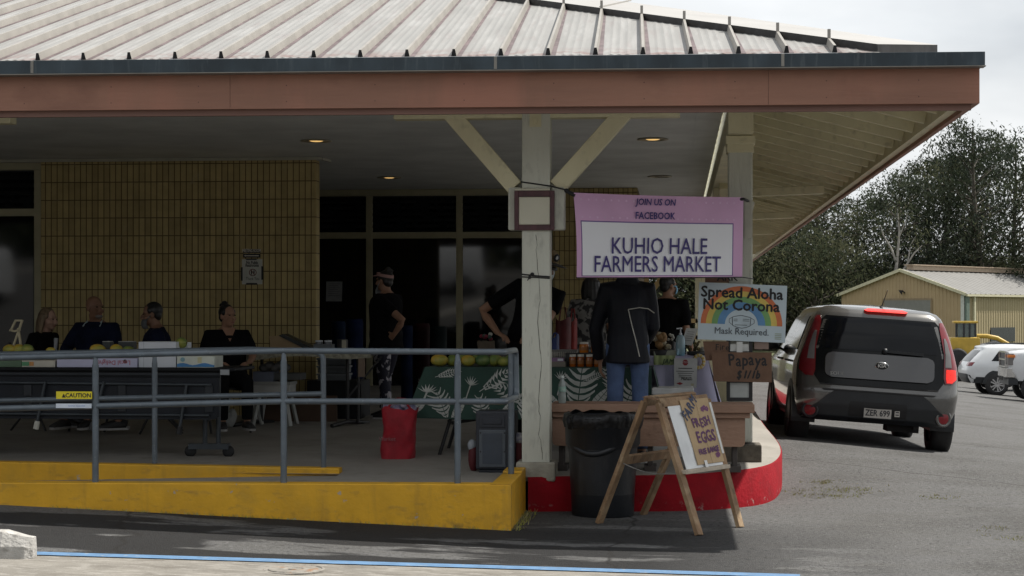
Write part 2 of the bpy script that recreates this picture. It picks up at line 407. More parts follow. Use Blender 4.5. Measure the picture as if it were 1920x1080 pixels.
my.add([(XC, YC, -.1), (XC, YK + .02, -.1), (XC, YK + .02, zt + .015), (XC, YC + .95, zt + .015), (XC, YC + .95, zt), (XC, YC, zt),
        (XC - .15, YC + .16, -.1), (XC - .15, YK + .02, -.1), (XC - .15, YK + .02, zt + .015), (XC - .15, YC + .95, zt + .015), (XC - .15, YC + .95, zt), (XC - .15, YC + .16, zt), (XC - .15, YC, zt)],
       [(0, 1, 2, 3, 4, 5), (6, 11, 10, 9, 8, 7), (5, 4, 10, 11, 12), (4, 3, 9, 10), (3, 2, 8, 9), (1, 7, 8, 2)])
o = struct('front_kerb', my, yel, .012)
mz = MB(); YB = 14.36
kbar(mz, [(-14, YB, PY(0, 866, YB).z + .02), (PY(0, 866, YB).x, YB, PY(0, 866, YB).z), (PY(636, 878, YB).x, YB, PY(636, 878, YB).z)], .13, .0)
q = PY(636, 878, YB)
mz.add([(q.x, YB, 0), (q.x, YB + .13, 0), (q.x, YB + .13, q.z), (q.x, YB, q.z)], [(0, 1, 2, 3)])
struct('ramp_kerb', mz, yel, .01)

# dry grass and grit along the foot of the kerbs
gr = MB()
def tuft(p, n, h, sp):
    for _ in range(n):
        a = random.uniform(0, 2 * pi); r_ = random.uniform(0, sp); b = Vector((p.x + r_ * cos(a), p.y + r_ * sin(a) * .6, p.z))
        k = random.uniform(.4, 1) * h; w = k * .07; dx = random.uniform(-.7, .7) * k; dy = random.uniform(-.7, .3) * k
        gr.add([(b.x - w, b.y, b.z), (b.x + w, b.y, b.z), (b.x + dx, b.y + dy, b.z + k * .8)], [(0, 1, 2)], random.choice((0, 0, 1)))
for _ in range(150):
    x = random.uniform(-4.6, XC); tuft(Vector((x, YC - .012, zg(x, YC))), 4, random.uniform(.015, .045), .05)
for _ in range(34): x = XC + .015; y = random.uniform(YC, YK); tuft(Vector((x + .02, y, zg(x, y))), 6, .05, .07)
for (px, py, s) in ((1540, 905, .12), (1565, 918, .22), (1580, 916, .2), (1555, 930, .12), (1745, 930, .12), (1775, 935, .1), (1862, 990, .12), (1890, 1010, .1), (1480, 925, .1)):
    p = G(px, py)
    for _ in range(34 if 1500 < px < 1600 else 8): tuft(Vector((p.x + random.gauss(0, s * .8), p.y + random.gauss(0, s * 1.2), p.z)), 6, .035, .05)
go = part('grass_tufts', gr, [mat('dry_grass', (.33, .30, .16), .9, var=.3, scale=30), mat('green_grass', (.34, .36, .06), .9, var=.3, scale=30)], None)
go['kind'] = 'stuff'; go['label'] = 'dry grass and yellow weeds in asphalt cracks and at kerb foot'; go['category'] = 'weeds'

# ---------------------------------------------------------------- the hall
cream = mat('cream_paint', (.68, .63, .43), .6, var=.07, scale=3, bump=.25, bscale=25, stretch=(1, 1, .25)); overlay(cream, (.33, .3, .2), 9, .56, .72, amount=.5)
postw = mat('post_white_paint', (.57, .575, .50), .6, var=.06, scale=3, bump=.35, bscale=30, stretch=(1, 1, .2)); overlay(postw, (.33, .33, .29), 10, .55, .7, stretch=(1, 1, .4), amount=.6)
overlay(postw, (.25, .24, .2), 40, .63, .70, stretch=(1, 1, .12), amount=.45)
brownf = mat('fascia_brown', (.275, .135, .090), .6, var=.12, scale=1.6, bump=.2, bscale=18, stretch=(.35, 1, 3)); overlay(brownf, (.17, .075, .05), 2.2, .52, .68, stretch=(.6, 1, 1), amount=.6); overlay(brownf, (.36, .155, .105), 1.0, .5, .6, stretch=(1, 1, .3), amount=.6)
trimf = mat('trim_brown', (.19, .10, .078), .6, var=.12, scale=3, stretch=(.3, 1, 2))
gutm = mat('gutter_slate', (.035, .050, .062), .42, .35, var=.25, scale=5, stretch=(1, 1, .5)); overlay(gutm, (.09, .11, .12), 9, .56, .7, stretch=(2.5, 1, .3), amount=.6)
gutl = mat('gutter_lip', (.22, .21, .19), .5, .4)
roofm = mat('roof_metal', (.258, .257, .250), .5, .0, var=.08, scale=1.6, bump=.06, bscale=6, stretch=(5, .5, 1), spec=.35)
overlay(roofm, (.325, .324, .318), 3.5, .5, .66, stretch=(3, .18, 1), amount=.75); overlay(roofm, (.24, .215, .21), 5, .54, .68, stretch=(3, .25, 1), amount=.55)
overlay(roofm, (.20, .14, .13), 7, .42, .60, zmask=[(1, 13.35, 12.98)], amount=.95)
seamm = mat('seam_metal', (.29, .275, .25), .45, .0, var=.1, scale=4); seamd = mat('seam_strip', (.12, .09, .095), .6, var=.3, scale=6)
blk = mat('black_flashing', (.016, .016, .018), .55, var=.5, scale=12)
ceilm = mat('ceiling_paint', (.74, .76, .75), .7, var=.08, scale=2)
brick = bpy.data.materials.new('tan_brick'); brick.use_nodes = True
t_, b_ = nodes_of(brick); tcx = t_.nodes.new('ShaderNodeTexCoord'); mpx = t_.nodes.new('ShaderNodeMapping'); mpx.inputs['Rotation'].default_value = (R(90), 0, 0)
bk = t_.nodes.new('ShaderNodeTexBrick'); bk.offset = 0; bk.inputs['Scale'].default_value = 1; bk.inputs['Brick Width'].default_value = .0685; bk.inputs['Row Height'].default_value = .204
bk.inputs['Mortar Size'].default_value = .0055; bk.inputs['Mortar Smooth'].default_value = .3; bk.inputs['Color1'].default_value = (.62, .49, .22, 1); bk.inputs['Color2'].default_value = (.48, .375, .165, 1); bk.inputs['Mortar'].default_value = (.13, .085, .035, 1)
t_.links.new(tcx.outputs['Object'], mpx.inputs['Vector']); t_.links.new(mpx.outputs[0], bk.inputs['Vector'])
nz = t_.nodes.new('ShaderNodeTexNoise'); nz.inputs['Scale'].default_value = 9; t_.links.new(tcx.outputs['Object'], nz.inputs['Vector'])
mxx = t_.nodes.new('ShaderNodeMix'); mxx.data_type = 'RGBA'; mxx.blend_type = 'MULTIPLY'; mxx.inputs['Factor'].default_value = .35
t_.links.new(bk.outputs['Color'], mxx.inputs['A']); t_.links.new(nz.outputs['Fac'], mxx.inputs['B']); t_.links.new(mxx.outputs['Result'], b_.inputs['Base Color']); b_.inputs['Roughness'].default_value = .75
overlay(brick, (.20, .15, .07), 2.5, .52, .72, amount=.22); overlay(brick, (.50, .42, .26), 6, .58, .74, amount=.4)
bp = t_.nodes.new('ShaderNodeBump'); bp.inputs['Strength'].default_value = .8; bp.inputs['Distance'].default_value = .01; bp.invert = True
t_.links.new(bk.outputs['Fac'], bp.inputs['Height']); t_.links.new(bp.outputs[0], b_.inputs['Normal'])
glass = mat('dark_window_glass', (.006, .007, .008), .04, var=.1, spec=.5)
louv = mat('louvre_glass', (.010, .012, .014), .25, var=.3, scale=6, spec=.4)
frm = mat('window_frame_tan', (.40, .37, .24), .55, var=.08, scale=5)

hall = thing('market_hall', 'long open-sided hall with pale metal roof, brown fascia and tan brick walls', 'hall', (0, 0, 0))
YF = 12.93; ZC = 3.33
zy = lambda py, px=930: PY(px, py, YF).z
XE = PY(1837, 160, YF).x; XL = -14.0; XGe = PY(1842, 110, YF).x
zg0, zg1, zf0, zf1, zt0 = zy(112), zy(137), zy(140), zy(203), zy(214)
xs = [XL, PY(439, 170, YF).x, PY(1440, 170, YF).x, XE]     # fascia: three boards with hairline joints
for a, b in zip(xs[:-1], xs[1:]):
    m = MB(); m.bx((a + .0012, YF, zf1), (b - .0012, YF + .04, zg1 + .05))
    for i in range(13):
        xq = PY(60, 170, YF).x + i * .64
        if a < xq < b:
            for zq in (zf1 + .05, zf0 - .075): m.lathe([(.004, -.001), (.004, .0)], (xq, YF - .0005, zq), 1, 8, rot=Matrix.Rotation(R(90), 3, 'X'))
    part('fascia_board', m, [brownf, mat('rust_spot', (.07, .035, .03), .8)], hall)
m = MB(); m.bx((XL, YF + .05, zt0), (XE - .05, YF + .09, zf1 + .02)); part('fascia_trim', m, trimf, hall)
m = MB(); m.bx((XL, YF - .10, zg1), (XGe, YF - .004, zg0)); m.bx((XL, YF - .108, zg1 - .008), (XGe + .006, YF - .002, zg1 - .0005), 1)
for px in (80, 930, 1462): x = PY(px, 120, YF).x; m.bx((x, YF - .104, zg1 + .004), (x + .022, YF - .0995, zg0 - .002), 1)
part('gutter', m, [gutm, gutl], hall, .006)
m = MB(); m.bx((XE - .04, YF + .045, zf1), (XE, 52, zf0)); part('side_fascia', m, brownf, hall)
m = MB(); m.bx((XE - .115, YF + .05, zf1 + .03), (XE - .045, 52, zf0)); part('sub_fascia', m, cream, hall)
m = MB(); m.bx((XE + .002, YF + .01, zg1), (XGe - .004, 52, zg0)); part('side_gutter', m, gutm, hall)
# roof: front slope, battens, right-hand slope with its black edge
Y0, Z0, SL = YF - .02, zg0 + .012, .281
def PR(px, py):
    r = ray(px, py); t = (Z0 - SL * Y0 - CZ) / (r.z - SL * r.y); return CAM + r * t
H0, H1 = PR(1645, 98), PR(1000, 10)
def hipx(Y): return H0.x + (H1.x - H0.x) * (Y - H0.y) / (H1.y - H0.y)
def rz_(Y): return Z0 + SL * (Y - Y0)
YR = Y0 + 11
m = MB()
for j in range(22):
    a, b = Y0 + j * .5, Y0 + (j + 1) * .5
    m.add([(XL, a, rz_(a)), (hipx(a), a, rz_(a)), (hipx(b), b, rz_(b)), (XL, b, rz_(b))], [(0, 1, 2, 3)], 0)
m.add([(XL, YR, rz_(YR)), (hipx(YR), YR, rz_(YR)), (hipx(YR), YR + 14, rz_(YR) - 3.9), (XL, YR + 14, rz_(YR) - 3.9)], [(0, 1, 2, 3)], 0)
XS = PR(1028, 108).x; SP = .336
for i in range(-42, 8):
    x = XS + i * SP
    yb = YR
    if x > hipx(YR): yb = H0.y + (x - H0.x) / (H1.x - H0.x) * (H1.y - H0.y)
    y0 = Y0 + .01
    if yb - y0 < .12 or x < XL: continue
    A, B = Vector((x, y0, rz_(y0))), Vector((x, yb, rz_(yb)))
    up = Vector((0, -SL, 1)).normalized()
    # raised batten: pale cap and flanks, dark strip on the pan along its right foot
    w0, w1, hh = .019, .009, .052
    V = []
    for P in (A, B): V += [P + Vector((-w0, 0, 0)), P + Vector((-w1, 0, 0)) + up * hh, P + Vector((w1, 0, 0)) + up * hh, P + Vector((w0, 0, 0))]
    m.add(V, [(1, 2, 6, 5)], 1); m.add(V, [(0, 1, 5, 4), (2, 3, 7, 6)], 1); m.add(V, [(3, 2, 1, 0)], 3)
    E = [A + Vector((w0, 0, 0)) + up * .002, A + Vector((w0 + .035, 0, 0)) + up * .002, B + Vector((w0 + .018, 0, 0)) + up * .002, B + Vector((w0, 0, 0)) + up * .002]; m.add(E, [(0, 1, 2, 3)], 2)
    for k in (.33, .5, .67):                               # shallow stiffening ribs in each pan
        xx = x + SP * k
        y1 = YR if xx <= hipx(YR) else H0.y + (xx - H0.x) / (H1.x - H0.x) * (H1.y - H0.y)
        if y1 - y0 < .15: continue
        P, Q = Vector((xx, y0, rz_(y0))), Vector((xx, y1, rz_(y1)))
        m.add([P + Vector((-.022, 0, 0)), P + up * .0035, P + Vector((.022, 0, 0)), Q + Vector((-.022, 0, 0)), Q + up * .0035, Q + Vector((.022, 0, 0))], [(0, 1, 4, 3), (1, 2, 5, 4)], 0)
part('roof', m, [roofm, seamm, seamd, blk], hall)
A0 = H0 + Vector((0, 0, .055)); A1 = Vector((hipx(YR), YR, rz_(YR) + .055)); h = A1 - A0; gy = .205; gx = (h.z - gy * h.y) / h.x
def PS(px, py):
    r = ray(px, py); t = (A0.z - gx * A0.x - gy * A0.y - CZ) / (r.z - gx * r.x - gy * r.y); return CAM + r * t
T0 = PS(1762, 84)
outl = [A0, T0, PS(1500, 47), PS(1300, 19), PS(1130, -4), PS(1000, -22), A1]
m = MB(); m.poly(outl, 0); lo = [p - Vector((0, 0, .10)) for p in outl]; n_ = len(outl)
m.add(outl + lo, [(i, n_ + i, n_ + (i + 1) % n_, (i + 1) % n_) for i in range(n_)], 1); m.poly(lo[::-1], 1)
B0, B1 = A0 + (A1 - A0) * .0, A1
for i in range(-42, 8):                                    # batten ends bent over the black edge
    x = XS + i * SP
    if x < hipx(YR) + .1 or x > H0.x - .2: continue
    y = H0.y + (x - H0.x) / (H1.x - H0.x) * (H1.y - H0.y); m.box((x, y - .012, rz_(y) + .05), (.022, .02, .13), 2)
m.beam(PS(1140, 16) + Vector((0, 0, .004)), PS(1205, 3) + Vector((0, 0, .004)), .02, .012, 2)
part('side_roof', m, [mat('side_roof_metal', (.36, .352, .34), .5, .15, var=.06, scale=1.5), blk, seamm], hall)
# the eave is built a touch out of square with the walls
from mathutils import Matrix as _M4
EV = _M4.Translation((XE, YF, 0)) @ _M4.Rotation(.024, 4, 'Z') @ _M4.Translation((-XE, -YF, 0))
for o_ in hall.children:
    if o_.name.split('.')[0] in ('fascia_board', 'fascia_trim', 'gutter', 'roof', 'side_roof'): o_.matrix_basis = EV
# roof closing planes that keep the daylight out of the porch ceiling
m = MB(); m.add([(XL, YF + .1, ZC), (.40, YF + .1, ZC), (.40, 47, ZC), (XL, 47, ZC)], [(0, 3, 2, 1)], 0)
m.add([(XL, YF + .1, ZC + .02), (.40, YF + .1, ZC + .02), (.40, 47, ZC + .02), (XL, 47, ZC + .02)], [(0, 1, 2, 3)], 0)
m.bx((.17, YF + .1, ZC - .006), (.19, 47, ZC - .0005))
part('ceiling', m, ceilm, hall)
# soffit boards and rafters of the right overhang
zr0, rs = 3.075, .256
m = MB(); xi = .34; XI = XE - .045
zi = zr0 + .15 + rs * (XI - xi); yh = YF + .09 + (XI - xi) * rs / SL
m.add([(XI, YF + .09, zr0 + .15), (xi, yh, zi), (xi, 52, zi), (XI, 52, zr0 + .15)], [(0, 1, 2, 3)], 0)
m.add([(XI, YF + .09, zr0 + .15), (xi, YF + .09, zr0 + .15), (xi, yh, zi)], [(0, 1, 2)], 0)
part('soffit', m, mat('soffit_boards', (.40, .37, .24), .65, var=.1, scale=3, stretch=(1, .3, 1)), hall)
for i in range(48):
    y = YF + .42 + i * .72
    if y > 47: break
    xin = max(xi + .1, XI - (y - YF - .09) * (XI - xi) / (yh - YF - .09) + .02)
    if XE - .12 - xin < .1: continue
    m = MB(); a = Vector((XE - .12, y, zr0 + .075)); b = Vector((xin, y, zr0 + .075 + rs * (XE - .1 - xin))); m.beam(a, b, .045, .14)
    part('rafter', m, cream, hall)
m = MB(); m.bx((.43, 15.35, 3.08), (.64, 47, 3.30)); part('side_beam', m, cream, hall)
m = MB(); m.bx((.44, 15.36, 3.301), (.63, 47, zi - .08)); part('beam_cover', m, cream, hall)
# right-hand posts with struts out to the eave and knee braces
YP2 = 15.55
def side_post(y, first):
    zb = zs(y); p = MB(); a, b = .435, .640
    p.bx((a, y, zb + .16 if first else zb), (b, y + .21, 3.08))
    po = part('post', p, postw if first else cream, hall, .01)
    if first:
        q = MB(); q.bx((a - .012, y - .012, 2.93), (b + .012, y + .222, 3.07)); q.bx((a - .022, y - .022, 3.0), (b + .022, y + .232, 3.075)); part('post_cap', q, cream, po, .008)
        q = MB(); q.bx((a - .075, y - .06, zb - .01), (b + .075, y + .26, zb + .145)); part('post_base', q, mat('old_timber_block', (.12, .105, .085), .85, var=.3, scale=9, bump=.5, bscale=25), po, .012)
    else:
        s = MB(); s.beam((b, y + .1, 3.02), (XE - .35, y + .1, 3.055), .13, .10); part('strut', s, cream, po, .006)
        s = MB(); s.beam((.54, y - .02, 2.55), (.54, y - .75, 3.06), .10, .11); s.beam((.54, y + .24, 2.55), (.54, y + .95, 3.06), .10, .11); part('brace', s, cream, po, .006)
side_post(YP2, True)
for y in (22.0, 27.5, 33.0, 38.5, 44.0): side_post(y, False)
# main front post
d_p = 14.35; YP = PD(1005, 590, d_p).y
xa, xb = PY(978.5, 600, YP).x, PY(1031, 600, YP).x
Zp = lambda py: PY(1005, py, YP).z
m = MB(); m.bx((xa, YP, Zp(868)), (xb, YP + .22, 3.30)); po = part('post', m, postw, hall, .007)
m = MB(); m.bx((xa - .045, YP - .04, zs(YP) - .04), (xb + .045, YP + .26, Zp(866))); part('post_base', m, mat('post_base_concrete', (.36, .34, .28), .85, var=.15, scale=8, bump=.5, bscale=40), po, .015)
for s, (p0, p1) in ((0, (952, 977)), (1, (1032.5, 1058))): part('cheek_block', MB().bx((PY(p0, 400, YP).x, YP + .03, Zp(431)), (PY(p1, 400, YP).x, YP + .18, Zp(350))), postw, po, .012)
fx0, fx1, fz0, fz1 = PY(965, 400, YP).x, PY(1040, 400, YP).x, Zp(432), Zp(358); w = .034; yf = YP - .035
m = MB()
m.bx((fx0, yf, fz0), (fx0 + w, YP - .001, fz1)); m.bx((fx1 - w, yf, fz0), (fx1, YP - .001, fz1)); m.bx((fx0 + w, yf, fz0), (fx1 - w, YP - .001, fz0 + w * 1.25)); m.bx((fx0 + w, yf, fz1 - w * 1.4), (fx1 - w, YP - .001, fz1))
part('square_frame', m, mat('maroon_paint', (.075, .028, .034), .55, var=.25, scale=12), po, .004)
m = MB(); m.bx((fx0 + w, YP - .03, fz0 + w * 1.25), (fx1 - w, YP + .01, fz1 - w * 1.4)); m.bx((fx0, YP - .03, fz1), (fx1 - w, YP - .001, fz1 + .02)); part('boss_panel', m, mat('boss_paint', (.60, .58, .47), .6, var=.05, scale=4), po, .012)
m = MB(); m.bx((PY(993, 220, YP).x, YP - .008, Zp(238)), (PY(1015, 220, YP).x, YP - .0005, Zp(205))); m.lathe([(.022, 0), (.022, .02), (.0, .024)], (PY(1004, 227, YP).x, YP - .008, Zp(227)), 0, 6, False, Matrix.Rotation(R(90), 3, 'X')); part('bolt_plate', m, cream, po)
for (q0, q1) in (((966, 352), (843, 210)), ((1044, 352), (1171, 210))):
    m = MB(); a = PY(q0[0], q0[1], YP + .105); b = PY(q1[0], q1[1], YP + .105); b = a + (b - a) * 1.12; m.beam(a, b, .135, .14, 0, up=(0, 1, 0)); part('brace', m, cream, po, .008)
for p0, p1 in ((740, 1275), (-160, 25)): part('header_beam', MB().bx((PY(p0, 216, YP + .1).x, YP + .03, Zp(220)), (PY(p1, 216, YP + .1).x, YP + .18, ZC - .002)), cream, hall, .006)
m = MB(); rnd = random.Random(4); xk = (xa + xb) / 2; zk = Zp(440)
P = []
while zk > Zp(862): P.append(Vector((xk, YP - .0012, zk))); zk -= rnd.uniform(.03, .09); xk = min(max(xk + rnd.gauss(.0012, .006), xa + .08), xb - .06)
for a, b in zip(P[:-1], P[1:]): w = rnd.uniform(.0012, .0026); m.add([a + Vector((-w, 0, 0)), a + Vector((w, 0, 0)), b + Vector((w, 0, 0)), b + Vector((-w, 0, 0))], [(0, 1, 2, 3)])
part('crack', m, mat('crack_dark', (.09, .085, .07), .9), po)
# brick walls and windows
YB2 = PD(330, 590, 20.6).y
xw0, xw1 = PY(76, 400, YB2).x, PY(593, 400, YB2).x
m = MB(); m.bx((xw0, YB2, .2), (xw1, YB2 + .2, ZC - .03)); part('brick_wall', m, brick, hall, .012)
m = MB(); m.bx((XL, YB2 - .03, ZC - .035), (xw1 + .06, YB2 + .02, ZC - .003)); m.beam((xw1 + .06, YB2, ZC - .02), (xw1 + .10, YB2 + .3, ZC - .02), .03, .03); part('wall_trim', m, mat('trim_grey', (.42, .41, .34), .6), hall)
def window(name, x0, x1, z0, z1, y, bars_v, bars_h, w=.05, louvre_top=True, wv=None):
    fr = MB(); fr.bx((x0, y, z1 - w), (x1, y + .09, z1)); fr.bx((x0, y, z0), (x0 + w, y + .09, z1 - w)); fr.bx((x1 - w, y, z0), (x1, y + .09, z1 - w))
    wi = part(name, MB().bx((x0 + .01, y + .07, z0), (x1 - .01, y + .085, z1 - .01)), mat('reveal_black', (.01, .01, .011), .5), hall)
    for b in bars_h: fr.bx((x0 + w, y + .003, b - w / 2), (x1 - w, y + .087, b + w / 2))
    for b in bars_v: fr.bx((b - w / 2, y - .004, z0), (b + w / 2, y + .093, z1 - w))
    part('frame', fr, frm, wi, .005)
    vs_ = [x0 + w] + list(bars_v) + [x1 - w]; hs = [z0] + sorted(bars_h) + [z1 - w]
    for i in range(len(vs_) - 1):
        for j in range(len(hs) - 1):
            a, b, c, d = vs_[i] + .02, vs_[i + 1] - .02, hs[j] + .02, hs[j + 1] - .02
            if j == len(hs) - 2 and louvre_top:
                lm = MB(); n = max(4, int((d - c) / .085))
                for k in range(n): zc = c + (k + .5) * (d - c) / n; lm.box(((a + b) / 2, y + .045, zc), (b - a, .006, (d - c) / n * 1.15), 0, Matrix.Rotation(R(-28), 3, 'X'))
                part('louvre', lm, louv, wi)
            else: part('pane', MB().bx((a, y + .04, c), (b, y + .048, d)), glass, wi)
    return wi
window('window', PY(-420, 400, YB2).x, PY(76, 400, YB2).x, zs(YB2), ZC - .036, YB2 + .02, [PY(-180, 400, YB2).x], [PY(30, 398, YB2).z], .085)
YW = PD(780, 590, 25.7).y
window('window', PY(420, 400, YW).x, PY(1037, 400, YW).x, zs(YW), PY(780, 355, YW).z, YW, [PY(p, 400, YW).x for p in (520, 692, 861)], [PY(780, 441, YW).z], .09)
m = MB(); m.bx((PY(1037, 400, YW).x + .001, YW - .03, .3), (PY(1196, 400, YW).x, YW + 5, ZC - .003)); part('brick_wall', m, brick, hall, .012)
m = MB(); m.bx((XL, YW + .1, .3), (PY(1037, 400, YW).x, YW + 4, ZC - .004)); m.bx((XL - .2, 13.2, .1), (XL, YW + 4, ZC)); part('inner_wall', m, mat('inner_wall', (.12, .11, .09), .8), hall)
m = MB(); m.bx((PY(1197, 500, 31).x, 31, .3), (PY(1216, 500, 31).x, 31.2, ZC - .003)); m.beam((PY(1214, 560, 31).x, 31.1, 1.85), (PY(1262, 505, 31).x, 31.1, 2.45), .09, .1, 0, (0, 1, 0)); part('back_post', m, mat('raw_timber', (.50, .36, .17), .7, var=.15, scale=6, stretch=(4, 4, .5)), hall)
# low timber rail at the far end of the porch
m = MB()
for z in (.95, 1.35): m.bx((-.6, 44.0, z), (.5, 44.08, z + .1))
part('end_rail', m, mat('raw_timber', (.5, .36, .17)), hall)
for (px, py) in ((593, 263), (730, 332), (1224, 260), (1237, 330)):
    p = PZ(px, py, ZC)
    t = part('downlight', MB().lathe([(.125, 0), (.155, -.004), (.16, -.012), (.128, -.016), (.12, -.004), (.105, -.002), (.0, -.001)], (p.x, p.y, ZC), 0, 28), mat('brass_rim', (.45, .40, .30), .35, .5), hall)
    lit = py != 330
    part('bulb', MB().lathe([(.0, -.013), (.05, -.012), (.07, -.006), (.074, -.001)], (p.x, p.y, ZC - .001), 0, 24), mat('warm_bulb', (1, .62, .22), .5, emit=.55) if lit else mat('unlit_bulb', (.1, .09, .07), .4), t)
# ---------------------------------------------------------------- railings
railm = mat('rail_grey_paint', (.105, .130, .155), .38, .1, var=.12, scale=8, bump=.08, bscale=60, coat=.25); overlay(railm, (.25, .28, .3), 30, .62, .7, amount=.5)
def P_(px, py, Y): return PY(px, py, Y)
YRL = 13.03
rail = thing('handrail', 'front grey pipe handrail standing on the long yellow kerb, yellow caution plate on it', 'handrail', PY(532, 905, YRL), 0)
def rel(o, v): return Vector(v) - o.location
def rtube(name, pts, r, root, n=12): return part(name, MB().tube([rel(root, p) for p in pts], r, 0, n), railm, root)
def bend(P, r=.06, k=5):
    out = [P[0]]
    for a, b, c in zip(P[:-2], P[1:-1], P[2:]):
        d1 = (a - b); d2 = (c - b); q = min(r, d1.length * .45, d2.length * .45); s0 = b + d1.normalized() * q; s1 = b + d2.normalized() * q
        for i in range(k + 1): t = i / k; out.append(s0 * (1 - t) ** 2 + b * 2 * t * (1 - t) + s1 * t ** 2)
    return out + [P[-1]]
pe = S(963, 887); pe.x += 0; YE = pe.y
t0, t1, t2 = P_(-700, 680, YRL), P_(0, 671, YRL), P_(530, 657.5, YRL); t3 = P_(944, 660, YRL)
b0, b1, b2 = P_(-700, 776, YRL), P_(0, 766, YRL), P_(530, 752.5, YRL); b3 = P_(946, 753, YRL)
e_t = Vector((t3.x + .02, 13.80, t3.z)); e_b = Vector((b3.x + .02, 13.80, b3.z))
rtube('top_rail', bend([t0, t1, t2, t3, e_t, e_b, b3, b2, b1, b0], .07), .0225, rail)
for px, yt, yb in ((179, 667, 903), (532, 660, 906), (858, 660, 908), (-180, 672, 900)):
    a, b = P_(px, yb, YRL), P_(px, yt, YRL); m = MB(); m.tube([rel(rail, a - Vector((0, 0, .01))), rel(rail, a.lerp(b, .93))], .024, 0, 14); m.tube([rel(rail, a.lerp(b, .90)), rel(rail, b)], [.024, .015], 0, 12); part('post', m, railm, rail)
a = Vector((e_t.x - .035, 13.80, zs(13.8) - .06)); m = MB(); m.tube([rel(rail, a), rel(rail, Vector((a.x, a.y, e_t.z - .02)))], .024, 0, 14); m.tube([rel(rail, Vector((a.x, a.y, e_t.z))), rel(rail, Vector((a.x + .04, a.y, e_t.z)))], .018, 0, 10); part('post', m, railm, rail)
# caution plate
cs = P_(139, 741, YRL - .035)
m = MB(); w, hh = .27, .055; m.bx((-w / 2, -.003, -hh / 2), (w / 2, .003, hh / 2), 0); f_ = lambda x, y: Vector((x, -.0042, y))
m.text('CAUTION', .043, lambda x, y: f_(x + .032, y - .015), 1, bold=.0012); m.poly([f_(-.092, -.017), f_(-.062, -.017), f_(-.077, .012)], 1)
m.poly([f_(-.079, -.006), f_(-.075, -.006), f_(-.077, .006)], 0)
m.bx((-w / 2 - .002, -.003, -.095), (w / 2 - .004, .003, -.062), 2); m.text('WATCH YOUR STEP', .014, lambda x, y: f_(x + .02, y - .084), 3)
solo('caution_sign', m, [mat('caution_yellow', (.75, .62, .02), .5), blk, mat('sign_white', (.62, .68, .76), .5), mat('sign_blue', (.1, .2, .5), .5)], 'small yellow CAUTION plate with white strip below, fixed to the grey handrail', 'sign', cs)
YRR = 14.43
rail2 = thing('handrail', 'rear grey pipe handrail on the shorter yellow kerb with its end bent down', 'handrail', PY(607, 878, YRR), 0)
c0, c1, c2 = P_(-700, 676, YRR), P_(0, 664, YRR), P_(470, 655, YRR); c3 = P_(606, 660, YRR); c4 = P_(607, 880, YRR)
rtube('top_rail', bend([c0, c1, c2, c3, c4], .075), .0225, rail2)
rtube('mid_rail', [P_(-700, 765, YRR), P_(0, 751, YRR), P_(340, 744, YRR), P_(605, 738, YRR)], .021, rail2)
for px, yt, yb in ((290, 664, 869), (-60, 668, 866)):
    a, b = P_(px, yb, YRR), P_(px, yt, YRR); m = MB(); m.tube([rel(rail2, a), rel(rail2, a.lerp(b, .92))], .023, 0, 14); m.tube([rel(rail2, a.lerp(b, .9)), rel(rail2, b)], [.023, .015], 0, 12); part('post', m, railm, rail2)

# ---------------------------------------------------------------- foreground bits
wsp = G(57, 1047); zc0 = wsp.z + .006
m = MB(); Lw = 1.8; prof = [(-.11, 0), (-.11, .075), (-.07, .160), (.07, .160), (.11, .075), (.11, 0)]
nseg = 14; vs = []
for i in range(nseg + 1):
    x = -Lw * i / nseg; k = .72 if i == 0 else 1; dx = 0
    for (y, z) in prof: vs.append((x + (0 if i else .0) + random.uniform(-.004, .004), y * k + random.uniform(-.003, .003), z * (.8 if i == 0 and z > .1 else 1) + (random.uniform(-.004, .004) if z else 0)))
vs = [(v[0] + .0, v[1], v[2]) for v in vs]; n_ = len(prof)
m.add(vs, [(i * n_ + j, i * n_ + j + 1, (i + 1) * n_ + j + 1, (i + 1) * n_ + j) for i in range(nseg) for j in range(n_ - 1)], 0)
vs2 = [(.045, y * .45, z * .75) for (y, z) in prof]; m.add(vs[:n_] + vs2, [(j, n_ + j, n_ + j + 1, j + 1) for j in range(n_ - 1)], 0); m.poly(vs2, 0)
wsm = mat('wheel_stop_concrete', (.42, .41, .39), .85, var=.15, scale=9, bump=.5, bscale=50); overlay(wsm, (.2, .19, .175), 14, .54, .68, amount=.8)
pa, pb = G(0, 1068), G(57, 1047)
solo('wheel_stop', m, wsm, 'weathered pale concrete wheel stop lying beside the blue line', 'wheel stop', (pb.x - .02, pb.y, zc0), TH * 0 + .10)
mh = G(550, 1071); m = MB(); cm = mat('cover_iron', (.23, .215, .19), .7, .0, var=.2, scale=20, bump=.3); overlay(cm, (.25, .12, .05), 12, .55, .65, amount=.8)
m.lathe([(.185, -.02), (.185, .006), (.17, .009), (.165, .004), (.15, .004), (.146, .010), (.06, .010), (.055, .005), (.03, .005), (.028, .010), (0, .010)], (0, 0, 0), 0, 40, False)
solo('manhole_cover', m, cm, 'small round rusty iron cover set in the pale concrete', 'manhole cover', (mh.x, mh.y, mh.z + .006))

